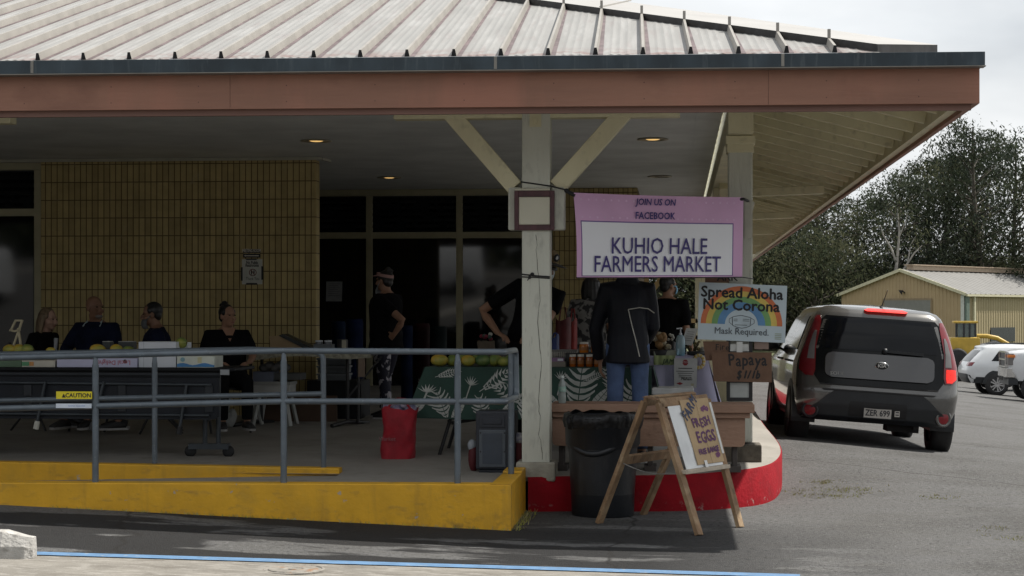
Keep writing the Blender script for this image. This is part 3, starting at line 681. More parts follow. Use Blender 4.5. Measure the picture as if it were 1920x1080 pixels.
# trash can with liner
tcp = G(1130, 966); tc_ = thing('trash_can', 'round black plastic trash can with bag liner on the asphalt by the red kerb', 'trash can', (tcp.x, tcp.y + .02, tcp.z), 0)
cb = mat('black_plastic_can', (.016, .018, .022), .42, var=.2, scale=6, bump=.12, bscale=90, spec=.45); overlay(cb, (.05, .05, .052), 9, .56, .72, stretch=(1, 1, .4), amount=.5)
prof = [(.232, 0), (.242, .012), (.252, .30), (.262, .50), (.263, .515), (.290, .555), (.296, .75), (.304, .755), (.304, .775), (.286, .776), (.280, .70), (.24, .05)]
part('can_body', MB().lathe(prof, (0, 0, 0), 0, 48), cb, tc_)
hm = MB()
for a0 in (R(255), ):
    pts = []
    for i in range(9):
        a = a0 + R(-38 + 76 * i / 8); pts.append(Vector((.272 * cos(a), .272 * sin(a), .545 - .055 * sin(pi * i / 8))))
    hm.tube(pts, [(.012, .022)] * 9, 0, 8)
part('handle', hm, cb, tc_)
lm = MB(); lin = mat('black_bin_bag', (.008, .008, .009), .42, var=.3, scale=20, bump=.6, bscale=18, spec=.35)
def linf(u, v):
    a = 2 * pi * u; r = .300 + .013 * (1 - abs(2 * v - 1)) + .005 * sin(11 * a + 3 * sin(5 * a)) + .003 * sin(29 * a + 2 * sin(7 * a))
    z = .80 - .115 * v + (.010 * sin(5 * a + 2 * sin(3 * a)) + .006 * sin(13 * a)) * (1 - .2 * v)
    if v < .12: r -= .03
    return Vector((r * cos(a), r * sin(a), z))
lm.grid(linf, 120, 8, 0); part('bin_bag', lm, lin, tc_)

# brown bench with box apron
bnm = mat('bench_brown', (.31, .185, .125), .6, var=.12, scale=3, bump=.3, bscale=40, stretch=(.4, 1, 1)); overlay(bnm, (.13, .075, .05), 8, .56, .72, amount=.6); overlay(bnm, (.33, .22, .16), 5, .58, .7, amount=.5)
YBN = 14.60; bl0, br0 = PY(1032, 770, YBN), PY(1415, 765, YBN); zb = lambda py, px=1230: PY(px, py, YBN).z
bench = thing('bench', 'brown painted porch bench with deep apron behind the black trash can', 'bench', (bl0.x, YBN, zs(YBN)), 0)
zo = zs(YBN)
m = MB(); m.bx((0, 0, zb(774) - zo), (br0.x - bl0.x, .48, zb(758) - zo)); part('seat', m, bnm, bench, .006)
m = MB(); m.bx((.012, .035, zb(784) - zo), (br0.x - bl0.x - .035, .45, zb(774) - zo - .001)); part('seat_rim', m, bnm, bench, .004)
xe = PY(1397, 800, YBN + .07).x - bl0.x
m = MB(); rr = .035; z0_, z1_ = zb(838) - zo, zb(784) - zo - .001
pts = [(.012, z1_), (.012, z0_ + rr)] + [(.012 + rr - rr * cos(a), z0_ + rr - rr * sin(a)) for a in (R(30), R(60), R(90))] + [(xe - rr + rr * sin(a), z0_ + rr - rr * cos(a)) for a in (0, R(30), R(60), R(90))] + [(xe, z1_)]
m.prism([Vector((x, .07, z)) for x, z in pts], (0, .33, 0)); part('apron', m, bnm, bench, .005)
for x in (.06, xe * .5, xe - .1):
    m = MB(); m.bx((x, .12, .0), (x + .04, .34, z0_ + .01)); m.bx((x - .03, .10, 0), (x + .07, .36, .05)); part('leg', m, mat('bench_leg', (.06, .05, .045), .7), bench, .004)
bench['label'] = 'brown painted porch bench with deep apron behind the black trash can'

# water bottle on the bench
clr = mat('clear_plastic', (.75, .82, .82), .06, var=.02, trans=.9)
bp_ = PD(1050, 763, 14.45); bt = thing('water_bottle', 'clear plastic water bottle with green label standing on the brown bench', 'bottle', (bp_.x, YBN + .10, zb(758) + .001))
k = .245 / .225
part('bottle_body', MB().lathe([(.028, 0), (.032, .006), (.032, .06), (.029, .075), (.032, .09), (.032, .135), (.031, .15), (.014, .195), (.013, .205), (0, .206)], (0, 0, 0), 0, 20), mat('bottle_plastic', (.55, .62, .60), .12, var=.06, trans=.55), bt)
part('bottle_label', MB().lathe([(.0325, .095), (.0328, .097), (.0328, .133), (.0325, .135)], (0, 0, 0), 0, 20), mat('bottle_label', (.10, .30, .24), .5, col2=(.4, .5, .45), scale=30), bt)
part('bottle_cap', MB().lathe([(.0145, .205), (.0145, .222), (.012, .224), (0, .224)], (0, 0, 0), 0, 16), mat('bottle_cap', (.6, .66, .64), .4), bt)

# ---------------------------------------------------------------- A-frame sign
wood = mat('weathered_wood', (.235, .145, .078), .75, var=.3, scale=9, bump=.4, bscale=40, stretch=(1, 1, .25)); overlay(wood, (.42, .31, .19), 6, .5, .68, amount=.7); overlay(wood, (.08, .05, .03), 14, .58, .7, amount=.7)
woodl = mat('bleached_wood', (.46, .40, .32), .75, var=.15, scale=12, bump=.3)
f1, f2, f3, f4 = G(1311, 1004), G(1388, 989), G(1123, 981), G(1206, 965)
af = thing('a_frame_sign', 'wooden A-frame sign with hand lettered cardboard reading FARM FRESH EGGS', 'sign', (f1 + f2 + f3 + f4) / 4)
tl, tr = PD(1236, 757, (ad(f1.x, f1.y)[1] + ad(f3.x, f3.y)[1]) / 2 + .02), PD(1325, 748, (ad(f2.x, f2.y)[1] + ad(f4.x, f4.y)[1]) / 2 - .08)
bl_, br_ = PD(1209, 752, (ad(f1.x, f1.y)[1] + ad(f3.x, f3.y)[1]) / 2 + .13), PD(1300, 743, (ad(f2.x, f2.y)[1] + ad(f4.x, f4.y)[1]) / 2 + .14)
nA = (tl - f1).cross(tr - tl).normalized()
if nA.y > 0: nA = -nA
nB = (bl_ - f3).cross(br_ - bl_).normalized()
if nB.y < 0: nB = -nB
def leg(a, b, nrm, w=.062, h=.034):
    m = MB(); m.beam(rel(af, a), rel(af, b), h, w, 0, up=(tr - tl).normalized()); return m
fr1 = part('front_frame', MB().beam(rel(af, tl), rel(af, tr), .034, .07, 0, up=(f1 - tl).normalized()), wood, af, .003)
for a, b in ((f1, tl), (f2, tr)): part('leg', leg(a, b, nA), wood, af, .003)
for a, b in ((f3, bl_), (f4, br_)): part('leg', leg(a, b, nB), wood, af, .003)
part('back_rail', MB().beam(rel(af, bl_), rel(af, br_), .034, .07, 0, up=(f3 - bl_).normalized()), wood, af, .003)
mid = lambda a, b, t: a.lerp(b, t)
part('back_rail', MB().beam(rel(af, mid(f3, bl_, .52)), rel(af, mid(f4, br_, .52)), .03, .07, 0, up=(f3 - bl_).normalized()), wood, af, .003)
u_ = (tr - tl)
lo1, lo2 = mid(f1, tl, .46), mid(f2, tr, .46)
part('ledge', MB().beam(rel(af, lo1 + nA * .03), rel(af, lo2 + nA * .03), .05, .028, 0), woodl, af, .003)
part('chain', MB().tube([rel(af, mid(mid(f3, bl_, .5), mid(f1, tl, .47), t) - Vector((0, 0, .04 * sin(pi * t)))) for t in [i / 10 for i in range(11)]], .0035, 0, 6), mat('chain_grey', (.3, .3, .29), .4, .5), af)
part('hinge', MB().beam(rel(af, tl + Vector((-.0, 0, .03))), rel(af, bl_ + Vector((0, 0, .03))), .05, .006, 0), mat('hinge_rust', (.25, .15, .09), .6, .4), af)
def onA(x, y, off=.022):                          # x 0..1 across, y 0..1 down the front frame
    L0 = f1.lerp(tl, 1 - y); R0 = f2.lerp(tr, 1 - y); return rel(af, L0.lerp(R0, x) + nA * off)
def board(x0, x1, y0, y1, off, th, m=0, mb=None):
    mb = mb or MB(); P = [onA(x0, y0, off), onA(x1, y0, off), onA(x1, y1, off), onA(x0, y1, off)]; mb.prism(P, nA * th, m); return mb
part('sheet_metal', board(.10, .93, .035, .52, .018, .004), mat('sheet_tin', (.55, .56, .56), .35, .35, var=.1, scale=6), af)
cd = board(.36, .955, .0, .50, .024, .005)
cardm = mat('cardboard', (.43, .31, .18), .85, var=.08, scale=5, bump=.15, bscale=30)
wA, hA = u_.length, (f1 - tl).length
def cf(x, y): return onA(.36 + .595 * x, y, .0305)
def ctext(txt, x, y, size, rot=0., mi=1, sx=1.):
    cd.text(txt, size, lambda q, w: cf(x + (q * cos(rot) - w * sin(rot)) / (wA * .595), y - (q * sin(rot) + w * cos(rot)) / hA), mi, 'LEFT', bold=.0035, jit=.10, sx=sx)
ctext('FARM', .06, .17, .115, R(38), 1, .8); ctext('FRESH', .22, .222, .100, R(3), 2, .82); ctext('EGGS', .22, .335, .125, R(2), 2, .82); ctext('FREE RANGE', .16, .425, .058, R(2), 2, .8)
for (cx, cy) in ((.70, .085), (.78, .075), (.86, .085), (.80, .445), (.86, .44)):
    for k in range(5):
        a = 2 * pi * k / 5; q = [cf(cx + .035 * cos(a) + .03 * cos(b), cy + (.012 * sin(a) + .010 * sin(b))) for b in [i * pi / 4 for i in range(8)]]; cd.poly(q[::-1], 3)
cd.prism([cf(.52, .0) + nA * .001, cf(.526, .0) + nA * .001, cf(.546, .5) + nA * .001, cf(.54, .5) + nA * .001], nA * .0005, 4)
part('cardboard_sign', cd, [cardm, mat('ink_navy', (.035, .045, .09), .7), mat('ink_purple', (.11, .035, .11), .7), mat('ink_magenta', (.16, .05, .13), .7), mat('card_fold', (.24, .16, .09), .9)], af)
part('clip_strip', board(.945, .985, .04, .44, .03, .006), mat('strip_white', (.62, .62, .6), .5), af)
part('tape', board(.50, .56, .475, .55, .034, .001), mat('tape_white', (.7, .7, .68), .4), af)

# ---------------------------------------------------------------- banner and signs at the posts
YN = YP - .02
q0, q1, q2, q3 = PY(1075, 361, YN), PY(1394, 370, YN + .9), PY(1392, 519, YN + .9), PY(1081, 520, YN)
bn_m = [mat('banner_pink', (.64, .38, .60), .45, var=.06, scale=2.5, spec=.4), mat('banner_white', (.80, .81, .86), .42, var=.02, scale=2, spec=.4), mat('banner_ink', (.035, .022, .16), .5), mat('banner_violet', (.12, .055, .25), .5), mat('banner_dot', (.68, .46, .66), .5)]
def bnf(u, v, off=0.):
    p = q0.lerp(q1, u).lerp(q3.lerp(q2, u), v)
    p.y += .020 * sin(6 * u + 1.3 * v) * (.3 + v) + .014 * sin(3 * u - 3 * v) + .007 * sin(17 * u + 6 * v) * (v ** 2) + .010 * sin(26 * (u * .8 + v * .35)) * math.exp(-7 * (u + v * .6)); p.z += -.006 * sin(pi * u) * (1 - v)
    p.x += .012 * sin(pi * v) * (1 - u)
    return p + Vector((0, -off, 0))
m = MB(); m.grid(lambda u, v: bnf(u, v), 48, 24, 0); 
def bquad(u0, u1, v0, v1, mi, off, nu=30, nv=14): m.grid(lambda u, v: bnf(u0 + (u1 - u0) * u, v0 + (v1 - v0) * v, off), nu, nv, mi)
bquad(.028, .94, .327, .985, 3, .0016); bquad(.033, .934, .341, .978, 1, .0028)
WB = (q1 - q0).length; HB = (q3 - q0).length
def btx(t, u, v, size, mi=2, shear=0., bold=.0, sx=1., sp=1.): m.text(t, size, lambda x, y: bnf(u + x / WB, v - y / HB, .015), mi, shear=shear, bold=bold, sx=sx, space=sp)
btx('JOIN US ON', .470, .118, .074, shear=.22, bold=.0018, sx=.95); btx('FACEBOOK', .462, .288, .078, shear=.1, bold=.002, sx=.92, sp=1.05)
btx('KUHIO HALE', .487, .715, .188, shear=.03, bold=.0012, sx=.87); btx('FARMERS MARKET', .480, .935, .185, shear=.0, bold=.0012, sx=.83)
for i in range(22):
    for v in (.075, .285):
        u = .04 + i * .043
        if v > .2 or not (.36 < u < .6):
            m.poly([bnf(u + .006 * cos(a), v + .014 * sin(a), .0022) for a in [k * pi / 4 for k in range(8)]][::-1], 4)
solo('banner', m, bn_m, 'pink and white vinyl banner reading KUHIO HALE FARMERS MARKET strung between two posts', 'banner')
corm = mat('black_cord', (.012, .012, .014), .6)
zc_ = lambda px, py, off=-.004: PY(px, py, YP + off)
m = MB(); m.tube([zc_(977, 341), zc_(1005, 345), zc_(1032, 349), zc_(1062, 356, -.01), q0 + Vector((.004, -.004, -.004))], .006, 0, 8); m.ell(zc_(1062, 357, -.012), (.02, .018, .016), 0); m.tube([zc_(1060, 358, -.014), zc_(1078, 367, -.014)], .012, 0, 8)
solo('cord', m, corm, 'black cord round the main post top holding the left corner of the banner', 'cord')
m = MB(); m.tube([zc_(977, 514), zc_(1003, 517), zc_(1031, 519)], .006, 0, 8); m.tube([zc_(977, 519), zc_(1003, 520), zc_(1031, 522)], .005, 0, 8); m.ell(zc_(998, 514, -.012), (.016, .014, .014), 0); m.ell(zc_(993, 520, -.012), (.013, .012, .013), 0); m.tube([zc_(992, 521, -.014), zc_(989, 526, -.02)], .004, 0, 6)
solo('cord', m, corm, 'black cord knotted round the middle of the white main post', 'cord')
m = MB(); m.tube([q3 + Vector((0, -.006, -.004)), q3.lerp(q2, .5) + Vector((0, -.006, -.006)), q2 + Vector((0, -.006, -.004)), Vector((.645, YP2 - .012, q2.z - .01))], .005, 0, 6)
m.tube([q1 + Vector((-.06, -.01, -.02)), q1 + Vector((.0, -.012, -.015)), Vector((.60, YP2 - .014, q1.z - .008))], .012, 0, 8)
solo('cord', m, corm, 'black cord along the lower edge and right corner of the pink banner', 'cord')
# white strip beside the banner on the right post
m = MB(); a, b = PY(1396, 375, YP2 - .01), PY(1411, 447, YP2 - .01); m.bx((a.x, YP2 - .012, b.z), (b.x, YP2 - .003, a.z)); m.prism([Vector((b.x - .025, YP2 - .013, a.z)), Vector((b.x + .02, YP2 - .013, a.z - .02)), Vector((b.x - .01, YP2 - .013, a.z - .14))], (0, -.002, 0))
solo('paper_strip', m, mat('old_paper', (.55, .54, .47), .7), 'pale paper strip fixed to the right post beside the banner corner', 'paper')

def flat_sign(name, corners, mats, label, cat, draw, th=.006):
    """corners: tl, tr, br, bl; draw(mb, f) with f(u, v, lift) in 0..1 sign space; v goes down"""
    tl_, tr_, br__, bl__ = corners; nrm = (tr_ - tl_).cross(bl__ - tl_).normalized()
    if nrm.y > 0: nrm = -nrm
    f = lambda u, v, lift=0.: tl_.lerp(tr_, u).lerp(bl__.lerp(br__, u), v) + nrm * (lift + th / 2) - tl_
    mb = MB(); P = [f(0, 0, -th), f(1, 0, -th), f(1, 1, -th), f(0, 1, -th)]; mb.prism(P, nrm * th, 0)
    draw(mb, f, (tr_ - tl_).length, (bl__ - tl_).length)
    return solo(name, mb, mats, label, cat, tl_)
YSG = YP2 - .09
rain = [mat('r_orange', (.62, .17, .06), .5), mat('r_yellow', (.66, .50, .11), .5), mat('r_green', (.17, .36, .13), .5), mat('r_blue', (.11, .27, .50), .5)]
def draw_aloha(mb, f, w, h):
    asp = w / h
    for k, (r0, r1) in enumerate(((.466, .405), (.405, .34), (.34, .272), (.272, .188))):
        n = 28
        for i in range(n):
            a, b = pi * i / n, pi * (i + 1) / n
            mb.add([f(.495 - r0 * cos(a), .715 - r0 * 1.45 * sin(a), .0015), f(.495 - r0 * cos(b), .715 - r0 * 1.45 * sin(b), .0015), f(.495 - r1 * cos(b), .715 - r1 * 1.45 * sin(b), .0015), f(.495 - r1 * cos(a), .715 - r1 * 1.45 * sin(a), .0015)], [(0, 1, 2, 3)], 1 + k)
    def tx(t, u, v, s, bold, mi=5, sx=1.): mb.text(t, s, lambda x, y: f(u + x / w, v - y / h, .004), mi, bold=bold, sx=sx)
    tx('Spread Aloha', .49, .245, .128, .0036, 5, 1.0); tx('Not Corona', .485, .462, .128, .0036, 5, 1.0); tx('Mask Required.', .50, .885, .078, .0008, 6, .95)
    # face mask outline
    def loop(P, wd, mi):
        for a, b in zip(P, P[1:] + P[:1]):
            d = (b[0] - a[0], b[1] - a[1]); l = sqrt(d[0] ** 2 + d[1] ** 2) or 1; nx, ny = -d[1] / l * wd, d[0] / l * wd * 1.5
            mb.add([f(a[0] - nx, a[1] - ny, .003), f(b[0] - nx, b[1] - ny, .003), f(b[0] + nx, b[1] + ny, .003), f(a[0] + nx, a[1] + ny, .003)], [(0, 1, 2, 3)], mi)
    mb.poly([f(.39, .585, .0022), f(.49, .55, .0022), f(.60, .585, .0022), f(.595, .73, .0022), f(.50, .775, .0022), f(.395, .73, .0022)], 7)
    loop([(.39, .585), (.44, .565), (.49, .55), (.545, .565), (.60, .585), (.595, .73), (.55, .76), (.50, .775), (.445, .76), (.395, .73)], .004, 6)
    loop([(.39, .59), (.355, .62), (.355, .68), (.395, .725)], .003, 6); loop([(.60, .59), (.64, .62), (.64, .68), (.595, .725)], .003, 6)
    for (a, b, c) in ((.405, .45, .62), (.405, .45, .65), (.51, .585, .615), (.51, .585, .645), (.42, .56, .72)): loop([(a, c), (b, c)], .0035, 6)
    for k in range(4): mb.add([f(.88, .84 + k * .03, .002), f(.955, .84 + k * .03, .002), f(.955, .855 + k * .03, .002), f(.88, .855 + k * .03, .002)], [(0, 1, 2, 3)], 8)
flat_sign('yard_sign', [PY(1311, 529, YSG), PY(1476, 536, YSG), PY(1472, 643, YSG), PY(1308, 636, YSG)],
          [mat('sign_pale_blue', (.52, .62, .68), .45, var=.02), *rain, mat('ink_black', (.012, .012, .014), .6), mat('ink_grey', (.10, .12, .14), .6), mat('mask_pale', (.50, .60, .66), .5), mat('sign_olive', (.32, .38, .30), .5)],
          'pale blue rainbow sign reading Spread Aloha Not Corona Mask Required on right post', 'sign', draw_aloha)
cbr = mat('brown_cardboard', (.165, .095, .062), .85, var=.1, scale=6, bump=.2, bscale=30); ink = mat('ink_black', (.012, .012, .014), .6)
def draw_pap(mb, f, w, h):
    mb.text('Papaya', .14, lambda x, y: f(.27 + x / w, .45 - y / h, .002), 1, 'LEFT', bold=.003, jit=.08, sx=.78); mb.text('$1/lb', .095, lambda x, y: f(.40 + x / w, .88 - y / h, .002), 1, 'LEFT', shear=.3, bold=.004, jit=.1, sx=.75)
flat_sign('cardboard_sign', [PY(1334, 660, YSG - .02), PY(1447, 661, YSG - .02), PY(1447, 717, YSG - .02), PY(1338, 715, YSG - .02)], [cbr, ink], 'brown cardboard sign hand lettered Papaya hanging under the rainbow sign', 'sign', draw_pap)
def draw_f(mb, f, w, h): mb.text('Fire', .075, lambda x, y: f(.45 + x / w, .45 - y / h, .002), 1, 'LEFT', jit=.1)
flat_sign('cardboard_sign', [PY(1318, 640, YSG + .02), PY(1366, 640, YSG + .02), PY(1366, 676, YSG + .02), PY(1323, 676, YSG + .02)], [cbr, ink], 'brown cardboard piece half hidden between rainbow sign and Papaya sign', 'sign', draw_f)
def draw_ark(mb, f, w, h): mb.text('ARK', .09, lambda x, y: f(.5 + x / w, .85 - y / h, .002), 1, 'LEFT', bold=.002)
flat_sign('sign_board', [PY(1322, 505, YSG + .04), PY(1367, 505, YSG + .04), PY(1367, 530, YSG + .04), PY(1322, 530, YSG + .04)], [cbr, ink], 'brown lettered board peeping out between banner and rainbow sign', 'sign', draw_ark)
# black easel strapped to the post
m = MB(); e0, e1 = PY(1362, 640, YSG + .03), PY(1411, 752, YSG + .03)
for x in (e0.x, e1.x - .03): m.bx((x, YSG + .02, e1.z), (x + .03, YSG + .04, e0.z + .1))
for z in (e0.z - .09, e0.z - .35, e1.z): m.bx((e0.x, YSG + .022, z), (e1.x, YSG + .038, z + .03))
es = solo('easel', m, mat('easel_black', (.012, .012, .014), .5), 'black metal easel frame behind the Papaya sign on right post', 'easel')
part('board', MB().bx((e0.x + .03, YSG + .03, e1.z + .03), (e1.x - .03, YSG + .036, e1.z + .16)), mat('easel_board', (.42, .44, .43), .6), es)
m = MB(); ez = PY(1388, 652, YSG).z; m.prism([Vector((e0.x + .035, YSG + .005, ez + .03)), Vector((e1.x - .035, YSG + .005, ez + .03)), Vector((e1.x - .03, YSG + .005, ez - .03)), Vector((e0.x + .03, YSG + .005, ez - .03))], (0, .004, 0)); m.bx(((e0.x + e1.x) / 2 - .025, YSG - .02, ez - .07), ((e0.x + e1.x) / 2 + .025, YSG - .012, ez + .05)); part('paper', m, mat('sign_white2', (.6, .62, .6), .6), es)
m = MB(); m.bx((PY(1414, 655, YSG + .06).x, YSG + .05, PY(1414, 655, YSG).z), (PY(1441, 643, YSG + .06).x, YSG + .06, PY(1441, 641, YSG).z)); solo('cardboard_sign', m, mat('pink_card', (.33, .24, .20), .8), 'pale pinkish card scrap under the right end of the rainbow sign', 'card')

# wall signs on the brick
def draw_dir(mb, f, w, h):
    mb.text('MEETING ROOM', .052, lambda x, y: f(.5 + x / w, .36 - y / h, .002), 1, sx=.55, bold=.001)
    mb.add([f(.0, .46, .0012), f(1, .46, .0012), f(1, .54, .0012), f(.0, .54, .0012)], [(0, 1, 2, 3)], 2)
    mb.poly([f(.05, .78, .002), f(.15, .66, .002), f(.15, .72, .002), f(.92, .72, .002), f(.92, .84, .002), f(.15, .84, .002), f(.15, .90, .002)], 1)
YWS = YB2 - .012
flat_sign('direction_sign', [PY(456, 467, YWS), PY(488, 467, YWS), PY(488, 483, YWS), PY(456, 483, YWS)], [blk, mat('sign_cream', (.62, .58, .50), .5), brick], 'small black wall sign with a left pointing arrow on the tan brick', 'sign', draw_dir, .01)
def draw_nop(mb, f, w, h):
    for (a, b, c, d) in ((.2, -.03, .72, .03), (.2, .95, .75, 1.02), (-.06, .32, .03, .86), (.95, .28, 1.04, .82)): mb.add([f(a, b, .002), f(c, b, .002), f(c, d, .002), f(a, d, .002)], [(0, 1, 2, 3)], 1)
    mb.text('No Public', .05, lambda x, y: f(.5 + x / w, .19 - y / h, .003), 1, sx=.7, bold=.001); mb.text('Restrooms', .05, lambda x, y: f(.5 + x / w, .30 - y / h, .003), 1, sx=.7, bold=.001); mb.text('Thank You', .05, lambda x, y: f(.52 + x / w, .83 - y / h, .003), 1, sx=.7)
    n = 20
    for i in range(n):
        a, b = 2 * pi * i / n, 2 * pi * (i + 1) / n
        mb.add([f(.53 + .19 * cos(a), .53 + .19 * .78 * sin(a), .003), f(.53 + .19 * cos(b), .53 + .19 * .78 * sin(b), .003), f(.53 + .15 * cos(b), .53 + .15 * .78 * sin(b), .003), f(.53 + .15 * cos(a), .53 + .15 * .78 * sin(a), .003)], [(0, 1, 2, 3)], 2)
    for x in (.47, .59): mb.poly([f(x - .035, .47, .003), f(x + .035, .47, .003), f(x + .02, .62, .003), f(x - .02, .62, .003)], 1); mb.poly([f(x + .022 * cos(k), .45 + .018 * sin(k), .003) for k in [j * pi / 4 for j in range(8)]], 1)
    mb.add([f(.42, .43, .0035), f(.45, .41, .0035), f(.65, .63, .0035), f(.62, .65, .0035)], [(0, 1, 2, 3)], 2)
flat_sign('paper_notice', [PY(454, 486, YWS), PY(492, 486, YWS), PY(492, 533, YWS), PY(454, 533, YWS)], [mat('notice_paper', (.52, .53, .48), .7), blk, mat('notice_red', (.16, .06, .05), .6)], 'white paper notice taped to the brick wall with a barred circle symbol', 'notice', draw_nop, .004)
def draw_np(mb, f, w, h):
    for k in range(7): mb.add([f(.15, .1 + .1 * k, .002), f(.85 - .1 * (k % 2), .1 + .1 * k, .002), f(.85 - .1 * (k % 2), .125 + .1 * k, .002), f(.15, .125 + .1 * k, .002)], [(0, 1, 2, 3)], 1)
flat_sign('paper_notice', [PY(612, 528, YW - .01), PY(642, 528, YW - .01), PY(641, 565, YW - .01), PY(611, 565, YW - .01)], [mat('notice_dim', (.30, .31, .32), .7), mat('notice_text', (.12, .12, .13), .7)], 'typed white sheet stuck on the dark window left of standing woman', 'notice', draw_np, .003)
# ---------------------------------------------------------------- vehicles
rubber = mat('tyre_rubber', (.016, .016, .017), .75, var=.2, scale=10, bump=.2)
alloy = mat('alloy_rim', (.45, .45, .46), .3, .8); blackp = mat('black_car_plastic', (.014, .017, .021), .45, var=.15)
cglass = mat('car_glass', (.004, .005, .007), .05, var=.1, spec=.24)
redl = mat('red_lamp', (.15, .004, .010), .18, spec=.6, coat=.5); redlit = mat('red_lamp_lit', (.75, .02, .012), .25, var=.35, scale=45, emit=.42)
clearl = mat('clear_lamp', (.15, .145, .145), .12, spec=.7); chrome = mat('chrome', (.6, .6, .6), .14, .9)
class Body:
    """car body from stacked rounded outlines: (z, half width, rear y, front y, rear corner, front corner)"""
    def __init__(s, lev): s.lev = lev
    def at(s, z):
        L = s.lev
        if z <= L[0][0]: return L[0][1:]
        for a, b in zip(L[:-1], L[1:]):
            if a[0] <= z <= b[0]:
                t = (z - a[0]) / (b[0] - a[0]); return tuple(x + (y - x) * t for x, y in zip(a[1:], b[1:]))
        return L[-1][1:]
    def rear(s, x, z, off=0.):
        w, yr, yf, cr, cf = s.at(z); ax = abs(x); y = yr + .035 * (ax / w) ** 2
        if ax > w - cr: q = min(1, (ax - (w - cr)) / cr); y += cr * .9 * (1 - sqrt(max(0, 1 - q * q)))
        return Vector((x, y - off, z))
    def side(s, y, z, sg, off=0.):
        w, yr, yf, cr, cf = s.at(z); return Vector((sg * (w + off), y, z))
    def mesh(s, m, nz=3, crown=.03, mi=0):
        zs_ = []
        for a, b in zip(s.lev[:-1], s.lev[1:]):
            for k in range(nz): zs_.append(a[0] + (b[0] - a[0]) * k / nz)
        zs_.append(s.lev[-1][0]); rows = []
        for z in zs_:
            w, yr, yf, cr, cf = s.at(z); P = []
            xs_ = [(w - cr) * (i / 8 * 2 - 1) for i in range(9)] 
            P += [Vector((-w, yr + .035 + cr * .9 + 1e-4, z))]
            for i in range(1, 7): q = i / 6; xq = -(w - cr) - cr * cos(q * pi / 2); P.append(s.rear(xq, z))
            P += [s.rear(x, z) for x in xs_[1:-1]]
            for i in range(6): q = i / 6; xq = (w - cr) + cr * sin(q * pi / 2); P.append(s.rear(xq, z))
            P.append(Vector((w, yr + .035 + cr * .9 + 1e-4, z)))
            for k in range(1, 9): P.append(Vector((w + .012 * sin(pi * k / 9), yr + .3 + (yf - cf - yr - .3) * k / 9, z)))
            for k in range(7): q = k / 6 * pi / 2; P.append(Vector((w - cf + cf * cos(q), yf - cf + cf * sin(q), z)))
            for k in range(1, 4): P.append(Vector(((w - cf) * (1 - k / 2), yf + .02, z)))
            for k in range(7): q = pi / 2 + k / 6 * pi / 2; P.append(Vector((-w + cf + cf * cos(q), yf - cf + cf * sin(q), z)))
            for k in range(8, 0, -1): P.append(Vector((-w - .012 * sin(pi * k / 9), yr + .3 + (yf - cf - yr - .3) * k / 9, z)))
            rows.append(P)
        n = len(rows[0]); vs = [p for r_ in rows for p in r_]; fs = []
        for j in range(len(rows) - 1):
            for i in range(n): fs.append((j * n + i, j * n + (i + 1) % n, (j + 1) * n + (i + 1) % n, (j + 1) * n + i))
        c = sum(rows[-1], Vector()) / n; c.z += crown; vs.append(c); o = (len(rows) - 1) * n
        fs += [(o + i, o + (i + 1) % n, len(vs) - 1) for i in range(n)]
        m.add(vs, fs, mi, True); return m
    def rpatch(s, m, rows, off, mi=0, nc=12, nr=5):
        """patch on the tail: rows of (z, x left, x right) from bottom to top"""
        R_ = []
        for a, b in zip(rows[:-1], rows[1:]):
            for k in range(nr): t = k / nr; R_.append(tuple(x + (y - x) * t for x, y in zip(a, b)))
        R_.append(rows[-1]); vs = []; N = nc + 1
        for (z, xl, xr) in R_:
            for i in range(N): vs.append(s.rear(xl + (xr - xl) * i / nc, z, off))
        nf = len(R_)
        fs = [(j * N + i, j * N + i + 1, (j + 1) * N + i + 1, (j + 1) * N + i) for j in range(nf - 1) for i in range(nc)]
        inn = [v + Vector((0, off + .012, 0)) for v in vs]
        o = len(vs); rim = []
        for i in range(nc): rim += [(i, i + 1, o + i + 1, o + i), ((nf - 1) * N + i + 1, (nf - 1) * N + i, o + (nf - 1) * N + i, o + (nf - 1) * N + i + 1)]
        for j in range(nf - 1): rim += [((j + 1) * N, j * N, o + j * N, o + (j + 1) * N), (j * N + nc, (j + 1) * N + nc, o + (j + 1) * N + nc, o + j * N + nc)]
        m.add(vs + inn, fs, mi, True); m.add(vs + inn, rim, mi, False); return m
    def spatch(s, m, poly, sg, off, mi=0, n=6):
        """patch on a flank: 4 (y, z) corners: bottom rear, bottom front, top front, top rear"""
        def fn(u, v):
            a = (poly[0][0] + (poly[1][0] - poly[0][0]) * u, poly[0][1] + (poly[1][1] - poly[0][1]) * u); b = (poly[3][0] + (poly[2][0] - poly[3][0]) * u, poly[3][1] + (poly[2][1] - poly[3][1]) * u)
            return s.side(a[0] + (b[0] - a[0]) * v, a[1] + (b[1] - a[1]) * v, sg, off + .012)
        return m.grid(fn, n, n, mi)
